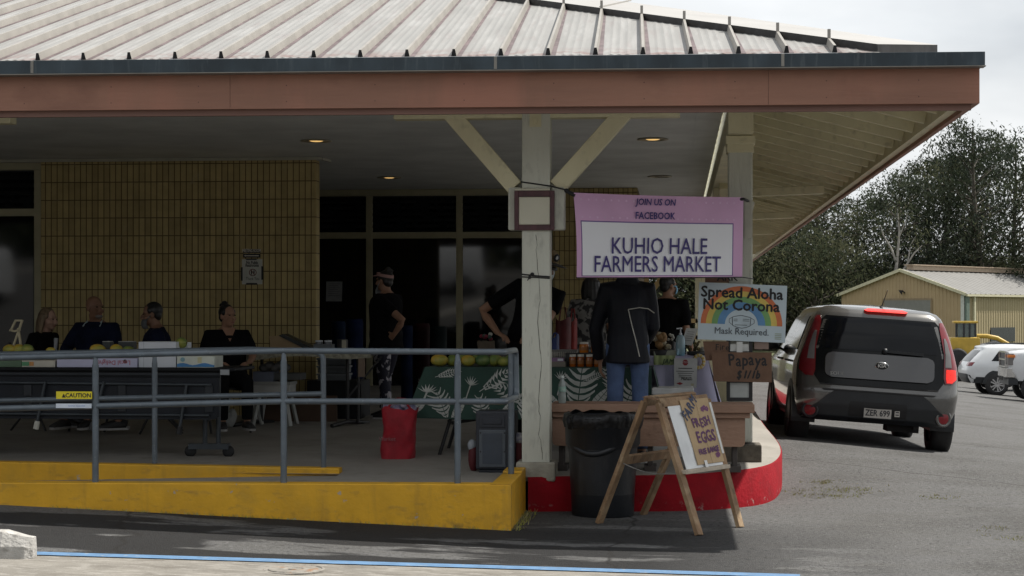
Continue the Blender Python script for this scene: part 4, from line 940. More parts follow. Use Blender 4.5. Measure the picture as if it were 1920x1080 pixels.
def wheel(root, x, y, r, w, rim, spokes=10, sg=None):
    sg = sg or (1 if x > 0 else -1); Rt = Matrix.Rotation(R(90) * sg, 3, 'Y')
    t = part('wheel', MB().lathe([(r * .62, -w / 2), (r * .92, -w / 2), (r * .985, -w * .36), (r, -w * .2), (r, w * .2), (r * .985, w * .36), (r * .92, w / 2), (r * .62, w / 2)], (x, y, r), 0, 40, True, Rt, 0, False), rubber, root)
    m = MB(); m.lathe([(0, w * .15), (r * .12, w * .42), (r * .14, w * .38), (r * .15, w * .25)], (x, y, r), 0, 20, True, Rt); m.lathe([(r * .56, -w * .4), (r * .58, w * .3), (r * .64, w * .46), (r * .665, w * .44), (r * .63, w * .2)], (x, y, r), 0, 40, True, Rt, 0, False)
    for k in range(spokes):
        a = 2 * pi * k / spokes + (.12 if k % 2 else -.12); c = Vector((x, y, r))
        p = c + Rt @ Vector((r * .1 * cos(a), r * .1 * sin(a), w * .36)); a2 = 2 * pi * (k // 2 * 2 + .5) / spokes + (.22 if k % 2 else -.22); q = c + Rt @ Vector((r * .62 * cos(a2), r * .62 * sin(a2), w * .38)); m.beam(p, q, r * .11, w * .12, 0, up=Rt @ Vector((0, 0, 1)))
    part('rim', m, rim, t)
    part('brake_disc', MB().lathe([(0, .0), (r * .5, .0), (r * .5, .01)], (x, y, r), 0, 24, False, Rt), mat('disc_dark', (.02, .02, .02), .5), t)
    return t
# grey hatchback seen from behind
kb = Body([(.315, .80, .14, 3.95, .30, .4), (.37, .845, .05, 4.05, .26, .4), (.50, .875, .00, 4.1, .22, .45), (.66, .89, .0, 4.1, .20, .45), (.80, .89, .045, 4.07, .20, .45), (.92, .885, .075, 3.98, .19, .4), (1.0, .87, .095, 3.3, .18, .3), (1.12, .835, .125, 2.95, .16, .2),
           (1.28, .785, .175, 2.72, .15, .18), (1.42, .735, .235, 2.45, .15, .16), (1.51, .69, .285, 2.28, .15, .15), (1.555, .645, .33, 2.15, .15, .15), (1.585, .57, .42, 2.0, .15, .15), (1.60, .45, .58, 1.85, .12, .12)])
gp = G(1640, 838); pr = G(1770, 846); plf = G(1490, 806)
roll = math.atan2((plf - pr).z, (pr - plf).length)
grey = mat('grey_car_paint', (.118, .116, .112), .27, .6, var=.05, scale=200, coat=.9)
car = thing('parked_car', 'dark grey boxy hatchback seen from behind beside the porch, brake lights on', 'car', (gp.x, gp.y, (plf.z + pr.z) / 2 - .05), rot=(0, roll, R(1.8)))
part('body', kb.mesh(MB()), grey, car)
m = MB(); kb.rpatch(m, [(.72, -.64, .64), (.80, -.70, .70), (.92, -.755, .755), (1.1, -.745, .745), (1.28, -.70, .70), (1.42, -.655, .655), (1.475, -.60, .60)], .006); part('tailgate_surround', m, mat('gloss_black', (.005, .006, .007), .18, spec=.22, coat=.05), car)
m = MB(); kb.rpatch(m, [(1.11, -.60, .62), (1.2, -.60, .61), (1.35, -.575, .585), (1.455, -.545, .55)], .011); part('rear_window', m, cglass, car)
m = MB()
rows = []
for k in range(13):
    z = .80 + .275 * k / 12; e = min(k, 12 - k) / 12 * .275; r_ = .075; w = .595 - (r_ - sqrt(max(0, r_ * r_ - (r_ - min(e, r_)) ** 2))); rows.append((z, -w, w + .0))
kb.rpatch(m, rows, .030, 0, 14, 1)
gt = part('tailgate_panel', m, mat('tailgate_grey', (.070, .070, .072), .26, .5, var=.05, scale=200, coat=.8), car, .004)
m = MB(); ce = Vector((0.02, kb.rear(0, .955).y - .034, .955)); Rx = Matrix.Rotation(R(90), 3, 'X')
m.lathe([(.068, 0), (.068, .006), (0, .008)], ce, 0, 28, True, Rx @ Matrix.Diagonal((1, .58, 1))); m.lathe([(.074, 0), (.074, .004), (.068, .005)], ce, 1, 28, True, Rx @ Matrix.Diagonal((1, .58, 1)))
m.text('KIA', .052, lambda x, y: Vector((ce.x + x * 1.15, ce.y - .0105, ce.z - .018 + y)), 1, bold=.0012); part('badge', m, [blackp, chrome], gt)
m = MB(); m.text('SOUL', .05, lambda x, y: Vector((-.46 + x * 1.3, kb.rear(-.46, .845).y - .034, .825 + y)), 0); part('badge', m, mat('badge_grey', (.32, .32, .31), .3, .6), gt)
for sg in (-1, 1):
    m = MB(); f_ = lambda z, a, b: (z, min(sg * a, sg * b), max(sg * a, sg * b))
    kb.rpatch(m, [f_(.80, .72, .80), f_(.86, .70, .868), f_(.98, .70, .862), f_(1.12, .70, .828), f_(1.28, .67, .780), f_(1.40, .65, .735), f_(1.47, .655, .70)], .014); tl2 = part('tail_light', m, redl, car)
    m = MB(); kb.rpatch(m, [f_(.815, .735, .80), f_(.86, .725, .852), f_(.96, .725, .838)], .020); part('brake_lamp', m, redlit if sg > 0 else redl, tl2)
    m = MB(); kb.rpatch(m, [f_(.985, .715, .79), f_(1.12, .715, .775), f_(1.26, .70, .735), f_(1.30, .695, .715)], .021); part('reverse_lamp', m, clearl, tl2)
    m = MB(); c = kb.rear(sg * .725, .425); c.y -= .012; Rz = Matrix.Rotation(sg * R(22), 3, 'Z') @ Rx
    m.lathe([(.095, -.02), (.095, .012), (.075, .016), (.070, .008)], c, 0, 28, True, Rz); pr_ = part('reflector', m, grey if sg > 0 else blackp, car); m = MB(); m.lathe([(.069, .006), (.05, .013), (0, .016)], c, 0, 28, True, Rz); part('lens', m, mat('dull_red_lens', (.20, .008, .014), .25), pr_)
m = MB(); kb.rpatch(m, [(1.545, -.15, .27), (1.56, -.18, .30), (1.580, -.13, .25)], .045); part('brake_light', m, redlit, car)
m = MB(); kb.rpatch(m, [(.315, -.78, .78), (.335, -.82, .82), (.40, -.80, .80), (.50, -.66, .66), (.60, -.56, .56), (.655, -.48, .48), (.665, -.46, .46)], .016, 0, 18); bm_ = part('rear_bumper', m, blackp, car)
m = MB(); kb.rpatch(m, [(.335, -.30, .30), (.36, -.315, .315), (.53, -.315, .315), (.55, -.30, .30)], .019); part('plate_recess', m, mat('recess_black', (.008, .009, .011), .6), bm_)
m = MB(); kb.rpatch(m, [(.655, -.60, .60), (.672, -.62, .62)], .024); part('bumper_lip', m, mat('lip_black', (.005, .005, .006), .7), bm_)
for (zl, x0, x1) in ((.715, -.64, .64),): m = MB(); kb.rpatch(m, [(zl, x0, x1), (zl + .012, x0 - .01, x1 + .01)], .010); part('shut_line', m, mat('lip_black', (.005,) * 3), car)
m = MB(); py_ = kb.rear(0, .45).y - .030; m.bx((-.155, py_, .375), (.155, py_ + .006, .53), 0); m.bx((-.148, py_ - .001, .383), (.148, py_ - .0004, .522), 1)
m.text('ZER 699', .095, lambda x, y: Vector((x, py_ - .003, .405 + y)), 2, bold=.0022, sx=.80); m.text('HAWAII', .022, lambda x, y: Vector((x, py_ - .003, .500 + y)), 2)
m.bx((.185, py_ + .004, .41), (.24, py_ + .008, .51), 1)
for k in range(3): m.bx((.195, py_ + .002, .425 + .028 * k), (.232, py_ + .0036, .437 + .028 * k), 2)
part('number_plate', m, [blackp, mat('plate_pale', (.42, .41, .38), .5), mat('plate_ink', (.03, .03, .035), .5)], car)
m = MB(); a, b = kb.rear(.02, 1.118, .03), kb.rear(.47, 1.105, .045); m.beam(a, b, .022, .03); m.lathe([(.03, 0), (.03, .03), (0, .035)], kb.rear(.05, 1.118, .012), 0, 14, True, Rx); part('wiper', m, blackp, car)
m = MB(); m.tube([(0.05, .62, 1.60), (.06, .63, 1.63), (.09, .50, 1.80)], [.022, .006, .0035], 0, 8); part('aerial', m, blackp, car)
for sg in (-1, 1):
    m = MB()
    kb.spatch(m, [(.62, 1.07), (1.55, 1.05), (1.50, 1.44), (.72, 1.46)], sg, .0); kb.spatch(m, [(1.62, 1.05), (2.55, 1.03), (2.15, 1.44), (1.57, 1.44)], sg, .0); part('side_window', m, cglass, car)
    m = MB(); m.ell((sg * (.90 + .09), 2.55, 1.09), (.10, .07, .075), 0, 16, 10); m.beam((sg * .84, 2.57, 1.04), (sg * .96, 2.55, 1.05), .05, .03); part('wing_mirror', m, blackp, car)
    m = MB(); kb.spatch(m, [(.45, .28), (3.5, .28), (3.5, .38), (.45, .38)], sg, .004, 0, 8); part('sill', m, blackp, car)
    for y in (.72, 3.29):
        m = MB(); pts = [Vector((sg * (kb.at(.5)[0] + .012), y + .39 * cos(a), max(.27, .335 + .40 * sin(a)))) for a in [R(-12) + R(204) * i / 20 for i in range(21)]]
        m.prism([p - Vector((sg * .25, 0, 0)) for p in pts], (sg * .262, 0, 0)); part('wheel_arch', m, blackp, car)
        wheel(car, sg * .795, y, .335, .225, alloy)
    for (y0, y1) in ((1.58, 1.592), (2.62, 2.632), (.60, .612)): m = MB(); kb.spatch(m, [(y0, .40), (y1, .40), (y1, 1.04), (y0, 1.04)], sg, -.008, 0, 6); part('door_seam', m, mat('lip_black', (.005,) * 3), car)
    for y in (1.05, 1.95): m = MB(); m.tube([Vector((sg * .90, y, .93)), Vector((sg * .935, y + .04, .935)), Vector((sg * .935, y + .16, .935)), Vector((sg * .90, y + .2, .93))], .014, 0, 8); part('door_handle', m, grey, car)
m = MB(); m.bx((-.62, .35, .305), (.62, 3.6, .36)); m.tube([(.45, .15, .30), (.45, .6, .30)], .03, 0, 12); m.bx((.15, .25, .235), (.50, .55, .31)); part('underbody', m, mat('underbody', (.012, .012, .012), .9), car)

# parked white SUV, seen from its flank and tail
wht = mat('white_car_paint', (.62, .64, .66), .3, .0, var=.03, coat=.8)
jb = Body([(.42, .84, .12, 4.5, .25, .4), (.60, .90, .02, 4.6, .22, .4), (.85, .92, .0, 4.6, .2, .4), (1.0, .92, .05, 4.5, .2, .4), (1.08, .90, .10, 3.6, .2, .3), (1.25, .85, .24, 3.1, .18, .2), (1.50, .76, .50, 2.6, .15, .15), (1.60, .70, .52, 2.35, .15, .15), (1.66, .55, .75, 2.0, .12, .12)])
dj = 59.0; pj = PD(1846, 735, dj); gj = zg(pj.x, pj.y)
suv = thing('parked_car', 'white SUV with dark lower cladding parked behind the grey hatchback', 'car', (0, 0, 0), R(-88))
_q = Matrix.Rotation(R(-88), 3, 'Z') @ Vector((.9, .98, 0)); suv.location = (PD(1858, 735, dj).x - _q.x + .2, PD(1858, 735, dj).y - _q.y, zg(pj.x + .6, pj.y))
part('body', jb.mesh(MB(), 2), wht, suv)
m = MB(); jb.rpatch(m, [(.42, -.82, .82), (.55, -.88, .88), (.68, -.86, .86), (.72, -.70, .70)], .015); part('rear_bumper', m, blackp, suv)
m = MB(); jb.rpatch(m, [(1.12, -.66, .66), (1.3, -.68, .68), (1.48, -.62, .62)], .012); part('rear_window', m, cglass, suv)
for sg in (-1, 1):
    m = MB(); f_ = lambda z, a, b: (z, min(sg * a, sg * b), max(sg * a, sg * b)); jb.rpatch(m, [f_(.98, .55, .90), f_(1.10, .55, .885)], .016); part('tail_light', m, redl, suv)
    m = MB(); jb.spatch(m, [(.80, 1.14), (1.55, 1.12), (1.55, 1.45), (1.05, 1.45)], sg, .004); jb.spatch(m, [(1.65, 1.12), (2.9, 1.10), (2.45, 1.45), (1.65, 1.45)], sg, .004); part('side_window', m, cglass, suv)
    m = MB(); jb.spatch(m, [(.2, .42), (4.2, .42), (4.2, .52), (.3, .62)], sg, .004); part('sill', m, blackp, suv)
    for y in (.98, 3.68):
        m = MB(); pts = [Vector((sg * .905, y + .47 * cos(a), max(.40, .38 + .47 * sin(a)))) for a in [R(-5) + R(190) * i / 18 for i in range(19)]]; m.prism([p - Vector((sg * .25, 0, 0)) for p in pts], (sg * .268, 0, 0)); part('wheel_arch', m, blackp, suv)
        wheel(suv, sg * .83, y, .375, .24, alloy)
m = MB(); m.beam((-.5, .9, 1.70), (-.5, 2.3, 1.70), .03, .03); part('roof_rail', m, blackp, suv); m = MB(); m.beam((.5, .9, 1.70), (.5, 2.3, 1.70), .03, .03); part('roof_rail', m, blackp, suv)

# silver-grey car behind it
cb2 = Body([(.35, .80, .1, 4.2, .25, .4), (.55, .86, .0, 4.3, .22, .4), (.80, .87, .0, 4.3, .2, .4), (.95, .86, .05, 4.1, .2, .3), (1.02, .83, .2, 3.2, .18, .2), (1.35, .70, .75, 2.4, .15, .15), (1.44, .58, .95, 2.2, .12, .12)])
pc = PD(1797, 712, 66); gc = zg(pc.x, pc.y)
c2 = thing('parked_car', 'silver grey car half hidden between grey hatchback and white SUV', 'car', (pc.x + .8, pc.y + 1.2, gc), R(-62))
part('body', cb2.mesh(MB(), 2), mat('silver_paint', (.22, .225, .225), .3, .4, coat=.7), c2)
m = MB(); cb2.rpatch(m, [(1.03, -.62, .62), (1.3, -.58, .58)], .012); part('rear_window', m, cglass, c2)
for sg in (-1, 1):
    m = MB(); cb2.spatch(m, [(.9, 1.03), (2.9, 1.03), (2.2, 1.32), (1.2, 1.32)], sg, .004); part('side_window', m, cglass, c2)
    for y in (.85, 3.4): wheel(c2, sg * .77, y, .32, .2, alloy)
m = MB(); m.ell((0, 1.6, 1.44), (.55, .75, .02), 0); part('roof_panel', m, wht, c2)

# white pickup truck front at the right edge, facing left
pt = PD(1900, 752, 53); gt_ = zg(pt.x, pt.y)
tb = Body([(.62, .92, .0, 5.6, .1, .2), (.9, .97, .0, 5.75, .1, .2), (1.2, .98, .0, 5.75, .1, .2), (1.42, .96, .0, 5.68, .1, .25), (1.5, .90, .02, 5.55, .1, .3), (1.53, .80, .1, 5.4, .1, .3)])
tk = thing('pickup_truck', 'white pickup truck nose with chrome bumper at the right edge', 'truck', (0, 0, 0), R(88))
Rm = Matrix.Rotation(R(88), 3, 'Z'); tk.location = (PD(1941, 752, 53).x - (Rm @ Vector((-.85, 5.0, 0))).x, pt.y - (Rm @ Vector((-.85, 5.0, 0))).y, zg(pt.x + .4, pt.y))
part('body', tb.mesh(MB(), 2), wht, tk)
m = MB(); m.bx((-.80, 2.2, 1.5), (.80, 3.9, 1.52)); cabb = Body([(1.5, .90, 1.9, 4.1, .1, .1), (1.9, .78, 2.1, 3.5, .1, .1), (1.95, .6, 2.3, 3.3, .1, .1)]); cabb.mesh(m, 2); part('cab', m, wht, tk)
m = MB(); m.grid(lambda u, v: Vector((-.93 + 1.86 * u, 5.84 + .03 * sin(pi * u) - .05 * (2 * u - 1) ** 4, .72 + .27 * v)), 12, 4); m.bx((-.93, 5.6, .72), (.93, 5.83, .99)); part('front_bumper', m, chrome, tk, .01)
m = MB(); m.bx((-.9, 5.5, .50), (.9, 5.78, .70)); part('air_dam', m, blackp, tk, .01)
m = MB(); m.bx((-.62, 5.72, 1.02), (.62, 5.80, 1.44)); gl_ = part('grille', m, blackp, tk, .01)
m = MB()
for x in (-.64, .60): m.bx((x, 5.74, 1.0), (x + .04, 5.84, 1.46))
for z in (1.0, 1.21, 1.43): m.bx((-.60, 5.78, z), (.60, 5.83, z + .05))
part('grille_bar', m, chrome, gl_, .005)
for sg in (-1, 1):
    m = MB(); m.bx((sg * .67, 5.62, 1.08), (sg * .95, 5.79, 1.42)); part('headlight', m, clearl, tk, .02); m = MB(); m.bx((sg * .70, 5.60, 1.3), (sg * .965, 5.798, 1.38)); part('turn_signal', m, mat('amber_lamp', (.6, .18, .03), .3), tk, .01)
    m = MB(); m.bx((sg * .2 - .1, 5.86, .62), (sg * .2 + .02, 5.9, .74)); part('tow_hook', m, mat('hook_dark', (.05, .05, .05), .5), tk)
    for y in (1.1, 5.0): wheel(tk, sg * .86, y, .42, .28, alloy)

# yellow loader in front of the shed
yl = mat('loader_yellow', (.50, .33, .045), .45, var=.12, scale=3); 
pl = PD(1812, 680, 78); gl = zg(pl.x, pl.y)
ld = thing('wheel_loader', 'yellow wheel loader with glazed cab parked before the tan shed', 'loader', (pl.x, pl.y, gl), R(-4))
k = 78 / F; ld.scale = (.74, .74, 1)
Zl = lambda py: CZ - (py - HY) * k - gl
m = MB(); m.bx((-.75, -.5, Zl(606)), (.62, .9, Zl(602)), 0); part('cab_roof', m, yl, ld, .03)
m = MB(); m.bx((-.52, -.4, Zl(632)), (.45, .8, Zl(606.5))); cbx = part('cab_glass', m, mat('cab_glass', (.10, .13, .12), .1), ld)
for x in (-.66, -.22, .10, .42): m = MB(); m.bx((x, -.48, Zl(632)), (x + .09, -.40, Zl(606))); part('pillar', m, blackp, cbx)
m = MB(); m.bx((-.95, -.7, Zl(668)), (.72, 1.0, Zl(632.5))); part('engine_body', m, yl, ld, .06)
m = MB(); m.tube([(.55, -.5, Zl(630)), (1.1, -.5, Zl(630)), (1.7, -.5, Zl(634)), (2.3, -.5, Zl(645)), (2.8, -.5, Zl(658))], [(.13, .1)] * 5, 0, 10); part('boom', m, yl, ld)
m = MB(); m.tube([(.6, -.5, Zl(648)), (1.6, -.5, Zl(641)), (2.2, -.5, Zl(646))], .06, 0, 8); part('ram', m, mat('ram_grey', (.3, .3, .3), .3, .6), ld)
m = MB(); m.bx((2.5, -1.1, .1), (3.3, .9, .9)); part('bucket', m, yl, ld, .05)
for x in (-.55, 1.5):
    for y in (-.85, .75):
        t = part('wheel', MB().lathe([(.3, -.2), (.65, -.22), (.72, -.1), (.72, .1), (.65, .22), (.3, .2)], (x, y, .72), 0, 28, True, Rx), rubber, ld); part('hub', MB().lathe([(0, .18), (.3, .2), (.32, .1)], (x, y, .72), 0, 20, True, Rx), yl, t)

# ---------------------------------------------------------------- tan steel shed
dS = 131.0; cR = PD(1809, 650, dS); zg_s = zg(cR.x, cR.y); ze = PD(1809, 551, dS).z
cL = PD(1578, 650, 138.2); pk = PD(1686, 507, 134.5); zpk = pk.z
ux = (Vector((cR.x, cR.y, 0)) - Vector((cL.x, cL.y, 0))); Wd = ux.length; ux.normalize(); uy = Vector((-ux.y, ux.x, 0))
shed = thing('steel_shed', 'tan corrugated steel shed with grey gable roof, beyond the parked cars', 'shed', (cL.x, cL.y, zg_s), atan2(ux.y, ux.x))
he, hp = ze - zg_s, zpk - zg_s; LS = 44
tanm = mat('tan_cladding', (.40, .30, .18), .6, var=.05, scale=.6); tanl = mat('cream_trim', (.55, .52, .38), .6); dg_ = mat('rollup_door', (.20, .20, .19), .6, var=.05)
def corr(m, fn, L, h0, h1f, step=.32, dep=.045):
    n = int(L / step)
    for i in range(n):
        a, b = i * step, (i + 1) * step
        for (x0, x1, d0, d1) in ((a, a + step * .42, 0, 0), (a + step * .42, a + step * .55, 0, dep), (a + step * .55, a + step * .87, dep, dep), (a + step * .87, b, dep, 0)):
            m.add([fn(x0, d0, h0), fn(x1, d1, h0), fn(x1, d1, h1f(x1)), fn(x0, d0, h1f(x0))], [(0, 1, 2, 3)])
gab = lambda x: he + (hp - he) * (1 - abs(2 * x / Wd - 1))
m = MB(); corr(m, lambda x, d, z: Vector((x, -d, z)), Wd, 0, gab, .30); part('gable_wall', m, tanm, shed)
m = MB(); corr(m, lambda x, d, z: Vector((Wd + d, x, z)), LS, 0, lambda x: he, .36); m.bx((.02, .2, 0), (.1, LS, he)); part('side_wall', m, mat('tan_cladding_side', (.36, .30, .185), .6, var=.05, scale=.6), shed)
sh = mat('shed_roof', (.17, .168, .162), .65, .1, var=.12, scale=1.2, stretch=(1, 6, 1)); 
for sg in (-1, 1):
    m = MB(); xe_ = Wd + .25 if sg > 0 else -.25; zz = he - .04
    n = 60
    for i in range(n):
        y0_, y1_ = -.25 + (LS + .5) * i / n, -.25 + (LS + .5) * (i + 1) / n; ym = y0_ + (y1_ - y0_) * .7
        m.add([(xe_, y0_, zz + .03), (xe_, ym, zz + .03), (Wd / 2, ym, hp + .05), (Wd / 2, y0_, hp + .05)], [(0, 1, 2, 3)]); m.add([(xe_, ym, zz + .03), (xe_, (ym + y1_) / 2, zz + .08), (Wd / 2, (ym + y1_) / 2, hp + .1), (Wd / 2, ym, hp + .05)], [(0, 1, 2, 3)]); m.add([(xe_, (ym + y1_) / 2, zz + .08), (xe_, y1_, zz + .03), (Wd / 2, y1_, hp + .05), (Wd / 2, (ym + y1_) / 2, hp + .1)], [(0, 1, 2, 3)])
    rf = part('roof', m, sh, shed)
    m = MB(); m.beam((xe_, -.28, zz), (Wd / 2, -.28, hp + .02), .08, .22, 0, (0, 0, 1)); part('barge_board', m, tanl, rf)
m = MB(); m.bx((Wd / 2 - .3, 1.2, hp + .06), (Wd / 2 + .3, LS, hp + .40)); m.bx((Wd / 2 - .42, 1.0, hp + .40), (Wd / 2 + .42, LS, hp + .47)); part('ridge_vent', m, mat('vent_tan', (.42, .33, .25), .6), rf)
m = MB(); m.bx((Wd + .2, -.2, he - .18), (Wd + .34, LS, he - .02)); part('gutter', m, tanl, shed)
for (x, y) in ((Wd + .07, 1.0), (Wd + .07, 11.5), (Wd + .07, 22)): m = MB(); m.bx((x, y, 0), (x + .16, y + .2, he - .2)); part('downpipe', m, tanl, shed)
m = MB(); m.bx((Wd - .28, -.10, 0), (Wd + .0, -.055, he - .1)); part('corner_trim', m, mat('trim_pale', (.5, .52, .5), .6), shed); m = MB(); m.bx((Wd + .05, -.1, 0), (Wd + .2, .35, he - .2)); part('corner_trim', m, mat('trim_green', (.10, .14, .12), .6), shed)
xd0, xd1 = (1662 - 1578) / (1809 - 1578) * Wd, (1748 - 1578) / (1809 - 1578) * Wd; zd = PD(1705, 563, 134).z - zg_s
m = MB(); m.bx((xd0, -.09, 0), (xd1, -.06, zd)); part('roller_door', m, dg_, shed); m = MB(); m.bx((xd0 - .12, -.1, 0), (xd0, -.05, zd)); m.bx((xd1, -.1, 0), (xd1 + .12, -.05, zd)); m.bx((xd0 - .12, -.1, zd), (xd1 + .12, -.05, zd + .14)); part('door_frame', m, mat('door_frame_brown', (.25, .19, .12), .6), shed)
m = MB(); xl = (1700 - 1578) / 231 * Wd; zl = PD(1700, 549, 134).z - zg_s; m.tube([(xl, -.06, zl), (xl, -.35, zl + .15), (xl - .15, -.45, zl + .02)], [.05, .05, .22], 0, 10); part('wall_lamp', m, blackp, shed)
m = MB(); m.bx((Wd + .06, 3.6, .9), (Wd + .10, 7.3, 1.95)); part('window', m, mat('shed_glass', (.03, .035, .04), .2), shed)
# ---------------------------------------------------------------- trees
bark = mat('tree_bark', (.085, .075, .06), .9, var=.35, scale=3, bump=.5, bscale=8); barkp = mat('pale_bark', (.30, .285, .26), .85, var=.25, scale=3)
def leafm(n, c, c2): 
    m = mat(n, c, .85, scale=.25, col2=c2, spec=.1, lo=.4, hi=.6, detail=6); t, b = nodes_of(m)
    tr = t.nodes.new('ShaderNodeBsdfTranslucent'); mxs = t.nodes.new('ShaderNodeMixShader'); mxs.inputs[0].default_value = .45; out = t.nodes['Material Output']
    t.links.new(b.inputs['Base Color'].links[0].from_socket, tr.inputs['Color']); t.links.new(b.outputs[0], mxs.inputs[1]); t.links.new(tr.outputs[0], mxs.inputs[2]); t.links.new(mxs.outputs[0], out.inputs['Surface']); return m
lf = [leafm('foliage_dark', (.026, .036, .022), (.056, .068, .042)), leafm('foliage_olive', (.052, .060, .032), (.098, .102, .060)), leafm('foliage_blue', (.034, .045, .036), (.070, .084, .066))]
def tree_mesh(seed, H, W, nb, nl, base=.25, size=.42, droop=.6, clump=.9):
    rnd = random.Random(seed); tm = MB(); cm_ = MB(); ends = []
    lean = Vector((rnd.uniform(-.05, .05), rnd.uniform(-.05, .05), 1))
    def tr(t): return Vector((lean.x * H * t + .25 * sin(5 * t + seed), lean.y * H * t, H * t * .96))
    tm.tube([tr(i / 10) for i in range(11)], [H * .019 * (1 - .88 * i / 10) + .02 for i in range(11)], 0, 8)
    for i in range(nb):
        t = base + (1 - base) * (i + rnd.random()) / nb * .97; p = tr(t); a = rnd.uniform(0, 2 * pi); f = (1 - ((t - base) / (1 - base)) ** 2.6) ** .8 + .16
        L = W * f * rnd.uniform(.55, 1.15); d = Vector((cos(a), sin(a), rnd.uniform(.3, .9)))
        q1_, q2_ = p + d * L * .5, p + Vector((d.x * L, d.y * L, d.z * L * .8))
        tm.tube([p, q1_, q2_], [H * .006 * (1.1 - t) + .03, .035, .012], 0, 5)
        for k in range(2): ends.append((p.lerp(q2_, rnd.uniform(.5, .8)), L * .30 + .35))
        ends.append((q2_, L * .34 + .35)); ends.append((q2_ + Vector((rnd.gauss(0, .5), rnd.gauss(0, .5), rnd.uniform(-.9, .3))), L * .25 + .35))
    ends.append((tr(1), W * .22 + .3))
    per = nl // len(ends)
    for (c, r) in ends:
        mi = rnd.choice((0, 0, 1))
        for _ in range(per):
            v = Vector((rnd.gauss(0, 1), rnd.gauss(0, 1), rnd.gauss(0, .8))) * r * clump * .55; p = c + v
            s = size * rnd.uniform(.5, 1.3); a = rnd.uniform(0, 2 * pi); u = Vector((cos(a), sin(a), rnd.uniform(-.5, .5))); w = Vector((rnd.gauss(0, .5), rnd.gauss(0, .5), -droop + rnd.gauss(0, .5))).normalized()
            cm_.add([p - u * s * .22, p + w * s * .5 - u * s * .05, p + w * s, p + w * s * .45 + u * s * .34], [(0, 1, 2, 3)], mi)
    return tm, cm_
protos = []
def make_tree(seed, label, px, d, H, W, mats, bk_, nb=34, nl=5200, group=None, **kw):
    tm, cm_ = tree_mesh(seed, H, W, nb, nl, **kw); p = PD(px, HY, d); p.z = zg(p.x, p.y) - .3
    t = thing('tree', label, 'tree', p, 0, group); part('trunk', tm, bk_, t); part('crown', cm_, mats, t); return t
GRP = 'dark trees of the grove behind the shed'; GL = 'tall dark grey green tree in the dense grove rising behind the tan shed'
A1_ = make_tree(1, 'tallest feathery tree near the right edge with sky showing through its crown', 1845, 150, 19.6, 4.6, [lf[0], lf[2]], bark, 58, 9500, GRP, base=.2, size=.37, clump=.95)
A2_ = make_tree(2, GL, 1770, 156, 17.6, 4.4, [lf[0], lf[1]], bark, 54, 9000, GRP, base=.2, size=.37, clump=.95)
A3_ = make_tree(3, GL, 1690, 150, 15.0, 4.6, [lf[0], lf[2]], bark, 50, 8000, GRP, base=.18, size=.33, clump=1.0)
A4_ = make_tree(4, 'olive green bushy tree in front of the grove, left of the shed gable', 1530, 143, 9.6, 4.2, [lf[1], lf[0]], bark, 44, 8000, GRP, base=.08, size=.34, clump=1.15)
tm = MB(); cm_ = MB(); rnd = random.Random(21)
def limb(P, r0, r1):
    n = len(P); tm.tube(P, [r0 + (r1 - r0) * i / (n - 1) for i in range(n)], 0, 7)
T_ = lambda x, z: Vector((x, 0, z))
limb([T_(-.3, 0), T_(-.15, 2.5), T_(.25, 5.0), T_(.55, 7.2), T_(.75, 9.6), T_(.6, 11.4)], .20, .05); limb([T_(.25, 5.0), T_(1.0, 6.6), T_(1.9, 8.0), T_(2.5, 8.6)], .12, .03); limb([T_(.55, 7.2), T_(.1, 8.4), T_(-.5, 9.4), T_(-.7, 10.2)], .10, .025); limb([T_(1.4, 7.3), T_(1.6, 8.6), T_(2.0, 9.3)], .06, .02); limb([T_(.72, 9.2), T_(1.2, 10.4), T_(1.4, 11.2)], .06, .02)
for c in (T_(.6, 11.6), T_(2.4, 9.2), T_(-.8, 10.6), T_(1.4, 11.3), T_(2.0, 9.6)):
    for _ in range(60):
        p = c + Vector((rnd.gauss(0, .5), rnd.gauss(0, .5), rnd.gauss(0, .5))); u = Vector((rnd.gauss(0, 1), rnd.gauss(0, 1), 0)).normalized() * .08; w = Vector((rnd.gauss(0, .5), rnd.gauss(0, .5), -.7)).normalized() * .4; cm_.add([p - u, p + w * .5 - u * .4, p + w, p + w * .5 + u], [(0, 1, 2, 3)], rnd.choice((0, 1)))
p = PD(1668, HY, 141); p.z = zg(p.x, p.y) - .3
t = thing('tree', 'pale bare trunked tree with forked limbs standing left of shed gable', 'tree', p, 0, GRP); part('trunk', tm, barkp, t); part('crown', cm_, [lf[1], lf[0]], t)
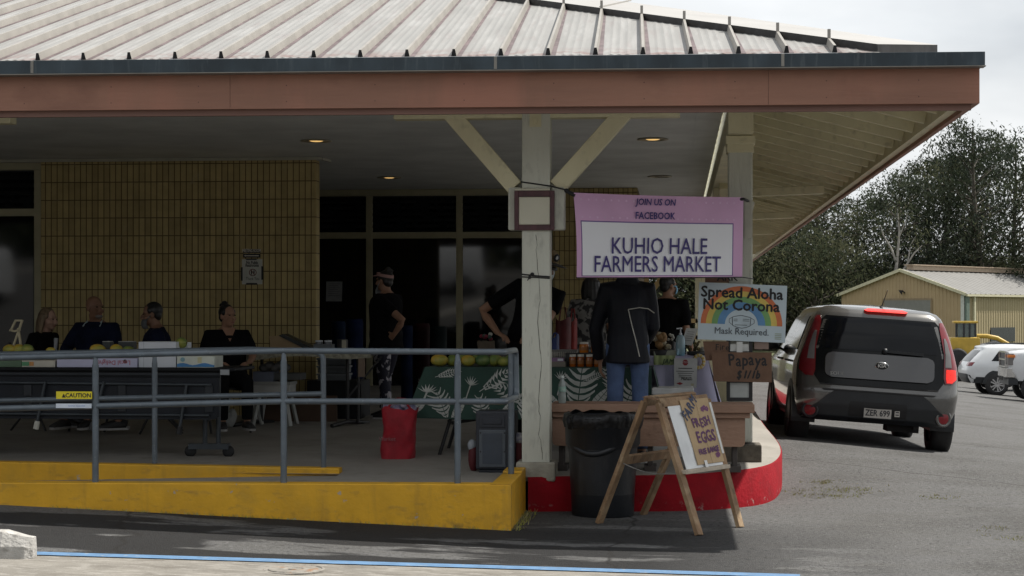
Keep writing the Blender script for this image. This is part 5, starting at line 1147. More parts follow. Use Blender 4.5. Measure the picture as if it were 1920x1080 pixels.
for (src, px, d, rz, sc, lab) in ((A3_, 1610, 158, 1.1, (1.1, 1.1, .93), GL), (A2_, 1560, 150, 2.3, (1.2, 1.2, .74), GL), (A1_, 1500, 162, .7, (1.25, 1.25, .62), GL), (A3_, 1450, 154, 3.9, (1.2, 1.2, .66), GL), (A2_, 1735, 165, 4.0, (1.1, 1.1, 1.0), GL), (A3_, 1905, 158, 5.1, (1.15, 1.15, 1.27), GL),
                              (A2_, 1960, 148, .4, (1.1, 1.1, .92), GL), (A4_, 1400, 150, 2.0, (1.3, 1.3, 1.0), GL), (A4_, 1340, 146, 4.2, (1.5, 1.5, 1.15), GL), (A3_, 1285, 150, 2.8, (1.4, 1.4, .74), GL), (A4_, 1235, 147, 1.0, (1.5, 1.5, 1.1), GL),
                              (A1_, 1805, 162, 3.3, (1.0, 1.0, .93), GL), (A4_, 1610, 152, .5, (1.5, 1.5, .75), GL), (A4_, 1720, 160, 3.5, (1.7, 1.7, .8), GL), (A4_, 1830, 157, 5.5, (1.7, 1.7, .85), GL), (A4_, 1930, 155, 2.7, (1.7, 1.7, .85), GL), (A4_, 1490, 156, 3.0, (1.6, 1.6, .8), GL), (A4_, 1185, 150, 4.0, (1.5, 1.5, 1.1), GL)):
    p = PD(px, HY, d); p.z = zg(p.x, p.y) - .3; t = dup(src, p, rz, lab, sc)
# dense undergrowth at the foot of the grove
ug = MB(); rnd = random.Random(5)
for _ in range(9000):
    a, d = rnd.uniform(2, 58), rnd.uniform(158, 172); X, Y = world(a, d); z = zg(X, Y) + abs(rnd.gauss(0, 3.0)); s = rnd.uniform(.4, 1.0); an = rnd.uniform(0, 6.3); u = Vector((cos(an), sin(an), rnd.uniform(-.5, .5))) * s * .5; w = Vector((rnd.gauss(0, .4), rnd.gauss(0, .4), -1)).normalized() * s
    p = Vector((X, Y, z)); ug.add([p - u * .6, p + w * .5 - u * .2, p + w, p + w * .5 + u], [(0, 1, 2, 3)], rnd.choice((0, 0, 1)))
o = part('undergrowth', ug, [lf[0], lf[2]], None); o['kind'] = 'stuff'; o['label'] = 'dark undergrowth filling the foot of the grove behind the shed'; o['category'] = 'undergrowth'
# wooded bank on the far side of the lot, behind the viewer: it is what the windows mirror
wb = MB(); rnd = random.Random(8)
for _ in range(7000):
    a, d = rnd.uniform(-40, 40), -rnd.uniform(27, 34); X, Y = world(a, d); z = zg(X, Y) + rnd.uniform(0, 1) ** 1.2 * 4.2 * (.75 + .25 * sin(a * .5)); s = rnd.uniform(.5, 1.1); an = rnd.uniform(0, 6.3); u = Vector((cos(an), sin(an), rnd.uniform(-.5, .5))) * s * .5; w = Vector((rnd.gauss(0, .4), rnd.gauss(0, .4), -1)).normalized() * s
    p = Vector((X, Y, z)); wb.add([p - u * .6, p + w * .5 - u * .2, p + w, p + w * .5 + u], [(0, 1, 2, 3)], rnd.choice((0, 0, 1)))
o = part('woods', wb, [lf[0], lf[1]], None); o['kind'] = 'stuff'; o['label'] = 'wooded bank across the lot, mirrored in the dark windows'; o['category'] = 'woods'
# small far vehicle seen left of the hatchback
pv = PD(1488, 652, 95); gv = zg(pv.x, pv.y)
van = thing('parked_van', 'small white van far off between the rainbow sign and the grey hatchback', 'van', (pv.x, pv.y, gv), R(-75))
vb = Body([(.4, .8, 0, 4.4, .15, .3), (.9, .86, 0, 4.4, .15, .3), (1.1, .85, .02, 4.0, .15, .3), (1.7, .75, .08, 3.4, .12, .2), (1.85, .65, .15, 3.2, .1, .15)])
part('body', vb.mesh(MB(), 2), wht, van)
for sg in (-1, 1):
    m = MB(); vb.spatch(m, [(2.2, 1.15), (3.7, 1.1), (3.3, 1.6), (2.2, 1.6)], sg, .004); part('side_window', m, cglass, van)
    for y in (.8, 3.4): wheel(van, sg * .78, y, .33, .2, alloy)

dup(van, mirrored(905, 549, 25.5), R(80), 'white van across the lot, only seen mirrored in the dark window')
dup(van, mirrored(10, 572, YB2 + .06), R(95), 'white van across the lot, only seen mirrored in the far left window')
# ---------------------------------------------------------------- people
skin_a = mat('skin_tan', (.30, .165, .105), .55, var=.08, scale=12); skin_b = mat('skin_brown', (.22, .115, .07), .55, var=.08, scale=12); skin_c = mat('skin_light', (.40, .245, .18), .55, var=.08, scale=12)
h_blk = mat('hair_black', (.010, .009, .009), .45, var=.5, scale=40, stretch=(1, 1, .2)); h_bld = mat('hair_blond', (.15, .105, .06), .5, var=.35, scale=40, stretch=(1, 1, .2)); h_bald = mat('hair_stubble', (.09, .06, .045), .7)
c_blk = mat('cloth_black', (.0055, .0055, .0065), .95, spec=.1, var=.3, scale=8, bump=.3, bscale=14); c_navy = mat('cloth_navy', (.007, .010, .026), .9, spec=.12, var=.3, scale=7, bump=.35, bscale=12); c_shoe = mat('shoe_dark', (.03, .03, .032), .6)
c_jkt = mat('rain_jacket_navy', (.0045, .0055, .010), .6, spec=.25, var=.25, scale=6, bump=.8, bscale=9, stretch=(1, 1, .35)); c_jean = mat('denim', (.065, .105, .21), .85, var=.25, scale=5, bump=.3, bscale=60)
c_camo = mat('camo_grey', (.028, .028, .030), .85, col2=(.20, .195, .185), scale=15, lo=.47, hi=.53, detail=3); c_legg = mat('floral_leggings', (.014, .014, .030), .8, col2=(.42, .40, .44), scale=13, lo=.545, hi=.575, detail=2); c_drk = mat('trousers_dark', (.008, .008, .009), .95, spec=.1)
eyem = mat('eye_dark', (.012, .010, .009), .2); lipm = mat('lips', (.25, .08, .07), .5); maskw = mat('face_mask_white', (.46, .52, .52), .8, var=.05, bump=.3, bscale=30); maskb = mat('face_mask_blue', (.20, .40, .55), .8, var=.05)
def hand(m, w, d, nrm, side, s=1., curl=.5):
    """five-fingered hand at wrist w, pointing along d, palm facing nrm; side +1 puts the thumb along +lateral"""
    d = d.normalized(); nrm = (nrm - d * nrm.dot(d)).normalized(); lat = d.cross(nrm).normalized() * side
    m.solid([w - d * .02 * s, w + d * .02 * s, w + d * .055 * s, w + d * .092 * s], [(.024 * s, .018 * s), (.034 * s, .016 * s), (.040 * s, .015 * s), (.037 * s, .012 * s)], 0, 10, ref=nrm)
    for i, L in enumerate((.075, .084, .078, .060)):
        b = w + d * (.085 - .006 * abs(i - 1)) * s + lat * (.030 - .020 * i) * s; P = [b]; a = .12 + .05 * i
        for k in range(3): a += curl * (.5 + .15 * k); P.append(P[-1] + (d * cos(a) + nrm * sin(a)) * L * (.45, .31, .24)[k] * s)
        m.solid(P, [.0092 * s, .0090 * s, .0082 * s, .0068 * s], 0, 7)
    b = w + d * .028 * s + lat * .030 * s; m.solid([b, b + (d * .55 + lat * .75 + nrm * .25).normalized() * .035 * s, b + (d * .55 + lat * .75 + nrm * .25).normalized() * .035 * s + (d * .85 + lat * .25 + nrm * .4).normalized() * .034 * s], [.013 * s, .0105 * s, .0075 * s], 0, 7)
def person(label, loc, rz, H=1.7, sit=False, fat=1., lean=0., side_lean=0., head=(0, 0, 0), arms=None, skin=skin_a, shirt=c_blk, legs=c_drk, hair=h_blk, hstyle='short', sleeve=.45, long=0., group=None, legs_pose=None, collar=None, vox=.0095):
    k = H / 1.75; root_z = 0
    Lz = (lambda z: z - .40) if sit else (lambda z: z)
    piv = Vector((0, 0, Lz(.96))); Rl = Matrix.Rotation(-lean, 3, 'X') @ Matrix.Rotation(side_lean, 3, 'Y')
    def up(x, y, z): p = Vector((x, y, Lz(z))); return (piv + Rl @ (p - piv)) * k
    def lo(x, y, z): return Vector((x, y, Lz(z))) * k
    sh = {s: up(s * .172 * (.6 + .4 * fat), -.01, 1.395) for s in (-1, 1)}
    hip = {s: lo(s * .092, 0, .92) for s in (-1, 1)}
    if sit: kn = {s: Vector((s * .13, .44, .50)) * k for s in (-1, 1)}; an = {s: Vector((s * .13, .42, .09)) * k for s in (-1, 1)}
    else: kn = {s: Vector((s * .10, .02, .50)) * k for s in (-1, 1)}; an = {s: Vector((s * .11, -.01, .085)) * k for s in (-1, 1)}
    if legs_pose:
        for s in (-1, 1): kn[s] = Vector(legs_pose[s][0]) * k; an[s] = Vector(legs_pose[s][1]) * k
    A = {s: (up(s * .25, -.04, 1.13), up(s * .27, .06, .88), Vector((0, .15, -1)), Vector((-s, .2, 0))) for s in (-1, 1)}
    if arms:
        for s in arms: e_, w_, d_, n_ = arms[s]; A[s] = (Vector(e_) * k, Vector(w_) * k, Vector(d_), Vector(n_))
    f = fat
    tors = [((0, .0, .84), (.10 * f, .09)), ((0, 0, .90), (.165 * f, .115 * f)), ((0, .0, .98), (.170 * f, .12 * f)), ((0, .01, 1.08), (.152 * f, .115 * f)), ((0, .012, 1.18), (.155 * f, .118 * f)), ((0, .005, 1.30), (.172 * f, .122 * f)), ((0, -.005, 1.375), (.170 * f, .105 * f)), ((0, -.012, 1.435), (.118 * f, .075)), ((0, -.01, 1.475), (.075, .062))]
    TP = [up(*a) for a, b in tors]; TR = [(b[0] * k, b[1] * k) for a, b in tors]
    hc = up(0, .028, 1.602); Rh = Rl @ Matrix.Rotation(head[2], 3, 'Z') @ Matrix.Rotation(head[0], 3, 'X') @ Matrix.Rotation(head[1], 3, 'Y')
    hp_ = lambda x, y, z: hc + Rh @ (Vector((x, y, z)) * (k * 1.05))
    b = MB(); RY = Vector((0, 1, 0))
    b.solid(TP, TR, 0, 16, ref=RY)
    b.solid([up(0, -.012, 1.42), up(0, .0, 1.48), hp_(0, -.01, -.05)], [.070 * k, .060 * k, .058 * k], 0, 12)
    b.ell(hp_(0, -.012, .028), (.074 * k, .094 * k, .088 * k), 0, 18, 12, Rh); b.ell(hp_(0, .018, -.045), (.060 * k, .070 * k, .075 * k), 0, 16, 10, Rh); b.ell(hp_(0, .055, -.085), (.032 * k, .030 * k, .026 * k), 0, 12, 8, Rh)
    b.solid([hp_(0, .082, .012), hp_(0, .098, -.014), hp_(0, .106, -.034), hp_(0, .088, -.044)], [.010 * k, .013 * k, .017 * k, .012 * k], 0, 8)
    for s in (-1, 1):
        b.ell(hp_(s * .074, -.005, -.012), (.012 * k, .020 * k, .032 * k), 0, 10, 8, Rh); b.ell(hp_(s * .033, .072, .022), (.024 * k, .014 * k, .008 * k), 0, 10, 6, Rh); b.ell(hp_(s * .038, .062, -.032), (.024 * k, .022 * k, .022 * k), 0, 10, 6, Rh)
        e, w, d, n = A[s]
        b.solid([sh[s] + (TP[6] - sh[s]) * .35, sh[s], sh[s].lerp(e, .4), e, e.lerp(w, .3), w], [.055 * k, .056 * k * (.7 + .3 * f), .049 * k * (.7 + .3 * f), .040 * k, .041 * k, .027 * k], 0, 12)
        hand(b, w, d, n, s, k, .45)
        b.solid([hip[s] + Vector((0, 0, .03)), hip[s].lerp(kn[s], .15), hip[s].lerp(kn[s], .5), kn[s], kn[s].lerp(an[s], .35), an[s]], [.085 * k * f, .085 * k * f, .070 * k * f, .052 * k, .053 * k, .036 * k], 0, 14)
        fd = Vector((s * .12, 1, 0)).normalized(); b.solid([an[s] - fd * .05 * k - Vector((0, 0, .04 * k)), an[s] + fd * .04 * k - Vector((0, 0, .035 * k)), an[s] + fd * .17 * k - Vector((0, 0, .06 * k))], [.034 * k, .04 * k, .026 * k], 0, 10)
        b.solid([an[s] + Vector((0, 0, .02)), an[s] - Vector((0, 0, .045 * k))], [.034 * k, .036 * k], 0, 10)
    o = part('person', voxel(b, vox), skin, None); o.location = loc; o.rotation_euler = (0, 0, rz); tagit(o, label, 'person', group)
    # shirt or jacket
    c = MB(); g = .014; hem = long
    TPs = TP[1:8] if not hem else [lo(0, 0, .92 - hem)] + TP[1:8]; TRs = [(r_[0] + g, r_[1] + g) for r_ in TR[1:8]]
    if hem: TRs = [(TRs[0][0] + .03, TRs[0][1] + .03)] + [(a + .012, q + .012) for a, q in TRs]
    c.solid(TPs, TRs, 0, 18, ref=RY)
    c.solid([TP[6], TP[7], up(0, -.012, 1.462)], [(TR[6][0] * .9, TR[6][1] * .9), (TR[7][0] + .01, TR[7][1] + .014), (.085 * k, .075 * k)], 0, 16, ref=RY)
    for s in (-1, 1):
        e, w, d, n = A[s]; P = [sh[s] + (TP[6] - sh[s]) * .45, sh[s], sh[s].lerp(e, .5)]; rr_ = [(.066 + g * .4) * k, (.062 * (.7 + .3 * f) + g * .7) * k, (.055 * (.7 + .3 * f) + g) * k]
        if sleeve <= 1: P[2] = sh[s].lerp(e, min(sleeve, .5)); P.append(sh[s].lerp(e, sleeve + .05)); rr_.append((.050 + g) * k)
        else: P += [e, e.lerp(w, .5), e.lerp(w, sleeve - 1)]; rr_ += [(.046 + g) * k, (.043 + g) * k, (.035 + g) * k]
        c.solid(P, rr_, 0, 12)
    part('jacket' if sleeve > 1 else 'shirt', voxel(c, .011), shirt, o)
    # trousers
    t = MB(); t.solid([TP[1] + Vector((0, 0, .02)), lo(0, 0, .92), lo(0, 0, .85)], [(TR[1][0] + .008, TR[1][1] + .008), (.17 * k * f, .125 * k * f), (.11 * k * f, .10 * k * f)], 0, 16, ref=RY)
    for s in (-1, 1): t.solid([hip[s] + Vector((0, 0, .03)), hip[s].lerp(kn[s], .2), hip[s].lerp(kn[s], .6), kn[s], kn[s].lerp(an[s], .4), kn[s].lerp(an[s], .94)], [.098 * k * f, .096 * k * f, .080 * k * f, .066 * k, .066 * k, .058 * k], 0, 14)
    part('trousers', voxel(t, .012), legs, o)
    for s in (-1, 1):
        q = MB(); fd = Vector((s * .12, 1, 0)).normalized(); z = Vector((0, 0, 1))
        q.solid([an[s] - fd * .075 * k - z * .04 * k, an[s] - z * .03 * k, an[s] + fd * .10 * k - z * .045 * k, an[s] + fd * .19 * k - z * .058 * k], [(.036 * k, .040 * k), (.044 * k, .052 * k), (.046 * k, .036 * k), (.034 * k, .022 * k)], 0, 12, ref=z)
        q.prism([an[s] + fd * (x * k) + Vector((fd.y, -fd.x, 0)) * (yy * k) - z * .085 * k for x, yy in ((-.09, -.034), (.12, -.046), (.19, -.03), (.21, 0), (.19, .03), (.12, .046), (-.09, .034), (-.105, 0))], z * .022 * k, 1)
        part('shoe', q, [c_shoe, mat('shoe_sole', (.5, .5, .5), .6)], o)
    for s in (-1, 1): part('eye', MB().ell(hp_(s * .033, .080, .006), (.013 * k, .007 * k, .006 * k), 0, 10, 6, Rh), eyem, o)
    part('mouth', MB().ell(hp_(0, .088, -.066), (.024 * k, .006 * k, .006 * k), 0, 10, 6, Rh), lipm, o)
    # hair
    h = MB()
    if hstyle != 'bald':
        h.ell(hp_(0, -.026, .036), (.0805 * k, .094 * k, .091 * k), 0, 18, 12, Rh); h.ell(hp_(0, -.055, -.015), (.070 * k, .050 * k, .062 * k), 0, 14, 9, Rh)
        for s in (-1, 1): h.ell(hp_(s * .067, .012, .035), (.016 * k, .028 * k, .034 * k), 0, 8, 6, Rh)
        if hstyle == 'bun': h.ell(hp_(0, -.055, .125), (.038 * k, .036 * k, .032 * k), 0, 12, 8, Rh); h.ell(hp_(.02, -.085, .11), (.02 * k, .03 * k, .02 * k), 0, 8, 6, Rh)
        if hstyle in ('long', 'bob'):
            L = -.16 if hstyle == 'bob' else -.26
            for i in range(9):
                a = pi + pi * (i + .0) / 8; h.solid([hp_(.074 * cos(a), -.01 + .080 * sin(a), .05), hp_(.092 * cos(a), -.012 + .094 * sin(a), -.05), hp_(.098 * cos(a), -.015 + .09 * sin(a), L + .03 * sin(i * 2.1))], [.026 * k, .030 * k, .018 * k], 0, 8)
        if hstyle == 'pony': h.solid([hp_(0, -.09, .05), hp_(0, -.15, .0), hp_(0, -.14, -.12)], [.03 * k, .03 * k, .012 * k], 0, 8)
        part('hair', voxel(h, .008, 2), hair, o)
    return o, hp_, Rh, k, up
def mask_on(o, hp_, k, m_, low=0.):
    q = MB()
    def fn(u, v): x = (u - .5) * 2; z = .005 - .095 * v - low; return hp_(.066 * x, .112 - .055 * x * x - .018 * (2 * v - 1) ** 2, z)
    q.grid(fn, 12, 8); 
    for s in (-1, 1): q.tube([hp_(s * .064, .058, -.01 - low), hp_(s * .078, -.005, .0)], .002 * k, 0, 5)
    b = part('face_mask', q, m_, o); sd = b.modifiers.new('s', 'SOLIDIFY'); sd.thickness = .003
seatm = mat('chair_black', (.014, .014, .015), .5)
def chair(loc, rz, label):
    t = thing('folding_chair', label, 'chair', loc, rz, 'chairs of the seated people'); m = MB(); m.bx((-.21, -.2, .43), (.21, .2, .455)); part('seat', m, seatm, t, .01); m = MB(); m.bx((-.2, -.25, .62), (.2, -.23, .86)); part('backrest', m, seatm, t, .01)
    for s in (-1, 1): part('leg', MB().tube([(s * .2, .2, 0), (s * .2, -.24, .9)], .012, 0, 8), seatm, t); part('leg', MB().tube([(s * .2, -.22, 0), (s * .2, .18, .44)], .012, 0, 8), seatm, t)
def fl(px, d): return onS(px, d)
# seated behind the long dark table
p = fl(78, 18.9); person('woman', p, 0) if False else None
def seated(px, d, face, label, clabel, z=0, **kw):
    p = fl(px, d); p.z += z; chair(p, face, clabel); p = p + Vector((0, 0, .035)); return person(label, p, face, sit=True, **kw)
o, hp_, Rh, k, up = seated(76, 18.7, R(-105), 'seated person with wavy blond hair and black jacket at far left, facing right', 'black folding chair under the blond seated person', H=1.62, shirt=c_blk, skin=skin_c, hair=h_bld, hstyle='bob', sleeve=1.9, fat=1.05, lean=.12)
part('shirt_front', MB().tube([up(-.02, .14, 1.40), up(.0, .155, 1.25), up(.0, .15, 1.0)], .022, 0, 8), mat('blouse_pale', (.42, .44, .46), .8), o)
o, hp_, Rh, k, up = seated(180, 18.6, R(170), 'seated bald person in dark navy jacket with light collar, second from left', 'black folding chair under the bald seated person', H=1.78, shirt=c_navy, skin=skin_b, hair=h_bald, hstyle='bald', sleeve=1.9, fat=1.2, head=(0, 0, R(65)), arms={1: ((.285, .10, .78), (.12, .34, .72), (-.8, .5, -.1), (0, 0, -1)), -1: ((-.285, .10, .78), (-.10, .36, .72), (.8, .5, -.1), (0, 0, -1))})
for s in (-1, 1): part('collar', MB().prism([up(s * .085, .02, 1.475), up(s * .02, .105, 1.40), up(s * .035, .125, 1.33), up(s * .10, .09, 1.42)], Vector((0, .006, .0))), mat('collar_pale', (.38, .46, .48), .8), o)
q = MB(); q.ell(hp_(0, .07, -.085), (.04 * k, .034 * k, .022 * k), 0, 12, 8, Rh); part('beard', q, mat('beard_grey', (.16, .14, .13), .8), o)
o, hp_, Rh, k, up = seated(301, 18.3, R(105), 'seated person with short dark hair, navy top and lowered mask, facing left', 'black folding chair under the dark haired seated person', H=1.70, shirt=c_navy, skin=skin_b, hair=h_blk, hstyle='short', sleeve=1.9, fat=1.15, lean=.10)
mask_on(o, hp_, k, mat('face_mask_dim', (.10, .105, .11), .8), .05)
o, hp_, Rh, k, up = seated(426, 18.4, R(205), 'seated person with black hair bun and black V-neck tee, smiling to the right', 'black folding chair under the person with the hair bun', H=1.66, shirt=c_blk, skin=skin_a, hair=h_blk, hstyle='bun', sleeve=.75, fat=1.22, head=(0, 0, R(25)), arms={1: ((.265, .08, .78), (.16, .30, .71), (-.8, .4, -.1), (0, 0, -1)), -1: ((-.265, .08, .78), (-.18, .30, .71), (.7, .6, -.1), (0, 0, -1))})
part('neckline', MB().prism([up(.075, .078, 1.475), up(-.075, .078, 1.475), up(0, .150, 1.33)], Vector((0, .012, 0))), skin_a, o)
# woman standing, hand on hip, facing left
p = fl(724, 20.0)
o, hp_, Rh, k, up = person('standing person in black tee, pink visor and patterned leggings, hand on hip', p, R(62), H=1.66, shirt=c_blk, skin=skin_a, legs=c_legg, hair=h_blk, hstyle='bun', sleeve=.62, fat=1.22, long=.10, arms={-1: ((-.17, -.37, 1.14), (-.14, -.225, .985), (.2, .8, -.5), (.9, .3, .2)), 1: ((.24, .06, 1.14), (.26, .24, .98), (0, .8, -.5), (0, -.3, -.9))}, legs_pose={-1: ((-.12, -.05, .50), (-.14, -.14, .085)), 1: ((.11, .08, .50), (.12, .12, .085))})
q = MB()
for i in range(16):
    a0, a1 = 2 * pi * i / 16, 2 * pi * (i + 1) / 16; r = lambda a, z, e=0: hp_((.083 + e) * cos(a), -.014 + (.102 + e) * sin(a), z + .02 * sin(a)); q.add([r(a0, .045), r(a1, .045), r(a1, .078), r(a0, .078)], [(0, 1, 2, 3)])
q.grid(lambda u, v: hp_((.08 + .01 * v) * cos(pi * (.1 + .8 * u)), -.01 + (.10 + .06 * v * sin(pi * u)) * sin(pi * (.1 + .8 * u)), .064 - .012 * v), 12, 3)
b_ = part('visor', q, mat('visor_pink', (.42, .24, .22), .7), o); sd = b_.modifiers.new('s', 'SOLIDIFY'); sd.thickness = .004
q = MB(); q.tube([hp_(-.07, .03, .012), hp_(-.06, .085, .012), hp_(0, .105, .012), hp_(.06, .085, .012), hp_(.07, .03, .012)], .003, 0, 6); part('spectacles', q, eyem, o)
mask_on(o, hp_, k, mat('face_mask_pale', (.3, .32, .33), .8), .075)
# man with hat behind the main post
p = fl(990, 16.9)
o, hp_, Rh, k, up = person('standing person with wide brimmed hat, white mask and black tee, behind the main post', p, R(180), H=1.83, shirt=c_blk, skin=skin_a, hair=h_blk, hstyle='short', sleeve=.72, fat=1.04, lean=.05, side_lean=R(-14), head=(0, 0, R(48)), arms={1: ((.42, -.06, 1.20), (.25, .20, 1.0), (-.75, .6, -.35), (0, 0, -1)), -1: ((-.20, .12, 1.14), (-.06, .30, 1.0), (.6, .7, -.3), (0, 0, -1))}, vox=.0095)
q = MB(); q.lathe([(.092, .055), (.094, .10), (.088, .145), (.060, .168), (0, .172)], (0, 0, 0), 0, 28); q.v = [tuple(hp_(x / k * 1.0, y / k * 1.12 - .015, z / k)) for x, y, z in q.v]; ht = part('hat', q, mat('hat_straw', (.17, .115, .055), .8, var=.2, scale=60), o)
q = MB(); q.lathe([(.088, .060), (.135, .052), (.178, .040), (.180, .036), (.135, .044), (.086, .050)], (0, 0, 0), 0, 32); q.v = [tuple(hp_(x, y * 1.08 - .01, z)) for x, y, z in q.v]; part('brim', q, mat('hat_brim_dark', (.020, .018, .017), .7), ht)
q = MB(); q.lathe([(.030, 0), (.030, .006), (0, .007)], (0, 0, 0), 0, 16, True, Matrix.Rotation(R(-90), 3, 'X')); q.lathe([(.014, .007), (0, .009)], (0, 0, 0), 1, 12, True, Matrix.Rotation(R(-90), 3, 'X')); q.v = [tuple(hp_(x - .01, y + .098, z * 1.1 + .105)) for x, y, z in q.v]; part('hat_patch', q, [blk, mat('patch_white', (.5, .5, .5), .6)], ht)
mask_on(o, hp_, k, maskw, 0); q = MB(); q.tube([hp_(-.07, .03, .012), hp_(-.06, .085, .012), hp_(0, .108, .014), hp_(.06, .085, .012), hp_(.07, .03, .012)], [(.004, .016)] * 5, 0, 8); part('sunglasses', q, blk, o)
# woman in grey camouflage top, back to the viewer
p = fl(1108, 19.2)
o, hp_, Rh, k, up = person('person with long dark hair in grey camouflage top, seen from behind', p, R(-18), H=1.60, shirt=c_camo, skin=skin_b, hair=h_blk, hstyle='bob', sleeve=.8, fat=1.25, long=.08)
# shopper in rain jacket and jeans bending over the table
p = fl(1177, 15.35)
o, hp_, Rh, k, up = person('shopper in dark navy rain jacket with pale piping and blue jeans at the table', p, R(4), H=1.86, shirt=c_jkt, skin=skin_a, legs=c_jean, hair=h_blk, hstyle='short', sleeve=1.92, fat=.86, lean=R(9), long=.12, head=(R(-12), 0, 0), arms={-1: ((-.25, .14, 1.06), (-.215, .22, .80), (.05, .25, -1), (1, .1, 0)), 1: ((.205, .10, 1.08), (.14, .32, .94), (-.3, .9, -.3), (0, 0, -1))})
q = MB(); q.solid([up(0, -.02, 1.40), up(0, -.02, 1.47), up(0, -.015, 1.56)], [(.125 * k, .10 * k), (.085 * k, .085 * k), (.080 * k, .085 * k)], 0, 18); part('hood', q, c_jkt, o)
q = MB(); q.tube([up(.0, -.142, 1.20), up(.09, -.140, 1.215), up(.16, -.110, 1.21), up(.21, -.03, 1.19)], .0045, 0, 6); q.tube([up(.0, -.142, 1.20), up(.025, -.150, 1.08), up(.055, -.158, .96), up(.085, -.165, .82)], .0045, 0, 6); part('piping', q, mat('piping_pale', (.42, .42, .38), .6), o)
# man in black tee with blue mask, further back
p = fl(1252, 19.0)
o, hp_, Rh, k, up = person('person with dark hair, black tee and blue face mask, seen from behind at right', p, R(-25), H=1.60, shirt=c_blk, skin=skin_a, hair=h_blk, hstyle='short', sleeve=.9, fat=1.35, head=(0, 0, R(-30)))
mask_on(o, hp_, k, maskb, 0)

# ---------------------------------------------------------------- tables and goods
tblk = mat('table_black', (.006, .007, .009), .6, var=.2, bump=.1, spec=.25); tedge = mat('table_edge', (.028, .032, .038), .5, spec=.3); tubeg = mat('table_tube', (.05, .06, .07), .4, .3)
# long folding canteen table on casters, benches folded against it
YT = 15.35; e = PY(440, 690, YT); zt_ = e.z; zo = zs(YT)
ct_ = thing('canteen_table', 'long dark folding canteen table on casters with benches folded against it', 'table', (e.x, YT, zo)); hT = zt_ - zo
m = MB(); m.bx((-3.4, 0, hT - .03), (0, .75, hT)); part('tabletop', m, tblk, ct_, .008)
m = MB(); m.bx((-3.3, .035, hT - .13), (-.14, .06, hT - .031)); m.bx((-3.3, .03, hT - .065), (-.14, .036, hT - .045), 1); part('apron', m, [tblk, tedge], ct_)
zq = lambda py: PY(300, py, YT).z - zo
xb_ = PY(412, 740, YT).x - e.x
m = MB(); rr = .05
pts = [(-3.3, zq(786)), (xb_ - rr, zq(786))] + [(xb_ - rr + rr * sin(a), zq(786) + rr - rr * cos(a)) for a in (R(30), R(60), R(90))] + [(xb_ + .0, zq(709))] + [(-3.3, zq(706))]
m.prism([Vector((x, -.03, z)) for x, z in pts], (0, .03, 0)); bn = part('bench_panel', m, mat('bench_panel', (.011, .014, .020), .55, var=.15, spec=.3), ct_, .006)
m = MB(); m.tube([(-3.3, -.045, zq(716)), (xb_ - .06, -.045, zq(721))], .012, 0, 8); part('frame_tube', m, tubeg, bn); m = MB(); m.tube([(-3.3, -.045, zq(776)), (xb_ - .08, -.045, zq(778))], .012, 0, 8); part('frame_tube', m, tubeg, bn)
for px in (55, 231, 394):
    for py0, py1 in ((722, 743), (752, 772)): m = MB(); x = PY(px, 730, YT).x - e.x; m.bx((x - .035, -.042, zq(py1)), (x + .035, -.031, zq(py0))); part('hinge_plate', m, tedge, bn, .004)
for (xa_, ya_, xc_, yc_, wht_) in ((85, 716, 68, 800, True), (350, 722, 336, 810, False), (195, 716, 172, 802, False)):
    a, b = PY(xa_, ya_, YT - .06) - ct_.location, PY(xc_, yc_, YT - .06) - ct_.location; m = MB(); m.tube([a, b], .014, 0, 8); lg = part('leg', m, tubeg, ct_); part('foot', MB().tube([b + (a - b).normalized() * .05, b - (a - b).normalized() * .02], [.022, .026], 0, 10), mat('foot_white', (.50, .50, .44), .6) if wht_ else blk, lg)
for x in (-2.6, -.28):
    m = MB()
    for dx in (-.06, .06): m.tube([(x + dx, .3, .1), (x + dx, .3, hT - .03)], .022, 0, 8)
    m.bx((x - .2, .26, .07), (x + .16, .34, .12)); m.beam((x - .2, .3, hT - .2), (x - .02, .3, .32), .02, .03); lg = part('leg', m, tubeg, ct_)
    for dx in (-.19, .15): part('caster', MB().lathe([(.012, -.02), (.05, -.016), (.05, .016), (.012, .02)], (x + dx, .3, .05), 0, 18, True, Matrix.Rotation(R(90), 3, 'X')), rubber, lg)
m = MB(); a, b = PY(413, 703, YT - .002) - ct_.location, PY(430, 693, YT - .002) - ct_.location; m.bx((a.x, -.006, a.z), (b.x, -.002, b.z)); part('sticker', m, mat('sticker', (.30, .32, .34), .6), ct_)
# boxes and fruit on it
def boxat(name, px0, px1, py0, py1, Y, dep, m_, label, cat='box', group=None, extra=None, bev=.004, zb_=None):
    a, b = PY(px0, py1, Y), PY(px1, py0, Y); z0_ = zb_ if zb_ is not None else a.z; mb = MB(); mb.bx((0, 0, 0), (b.x - a.x, dep, b.z - z0_))
    w, h = b.x - a.x, b.z - z0_
    if extra: extra(mb, w, h)
    return solo(name, mb, m_ if isinstance(m_, list) else [m_], label, cat, (a.x, Y, z0_), 0, group)
zt_e = zt_ + .001; bxw = mat('carton_white', (.60, .63, .68), .6, var=.04); bxl = mat('carton_lilac', (.50, .50, .66), .6, var=.05)
YX = YT + .10
boxat('carton', -60, 40, 675, 690, YX, .3, mat('carton_green', (.10, .16, .10), .7), 'flat dark green carton at the left end of the dark table', zb_=zt_e)
boxat('carton', 41, 103, 676, 690, YX, .28, [mat('carton_cream', (.50, .47, .40), .6), mat('carton_green2', (.10, .28, .14), .6), mat('carton_orange', (.55, .26, .08), .6)], 'small cream carton with green and orange end on dark table', zb_=zt_e, extra=lambda mb, w, h: (mb.bx((.0, -.002, .01), (w * .22, -.0005, h * .8), 1), mb.bx((w * .23, -.002, .01), (w * .36, -.0005, h * .8), 2)))
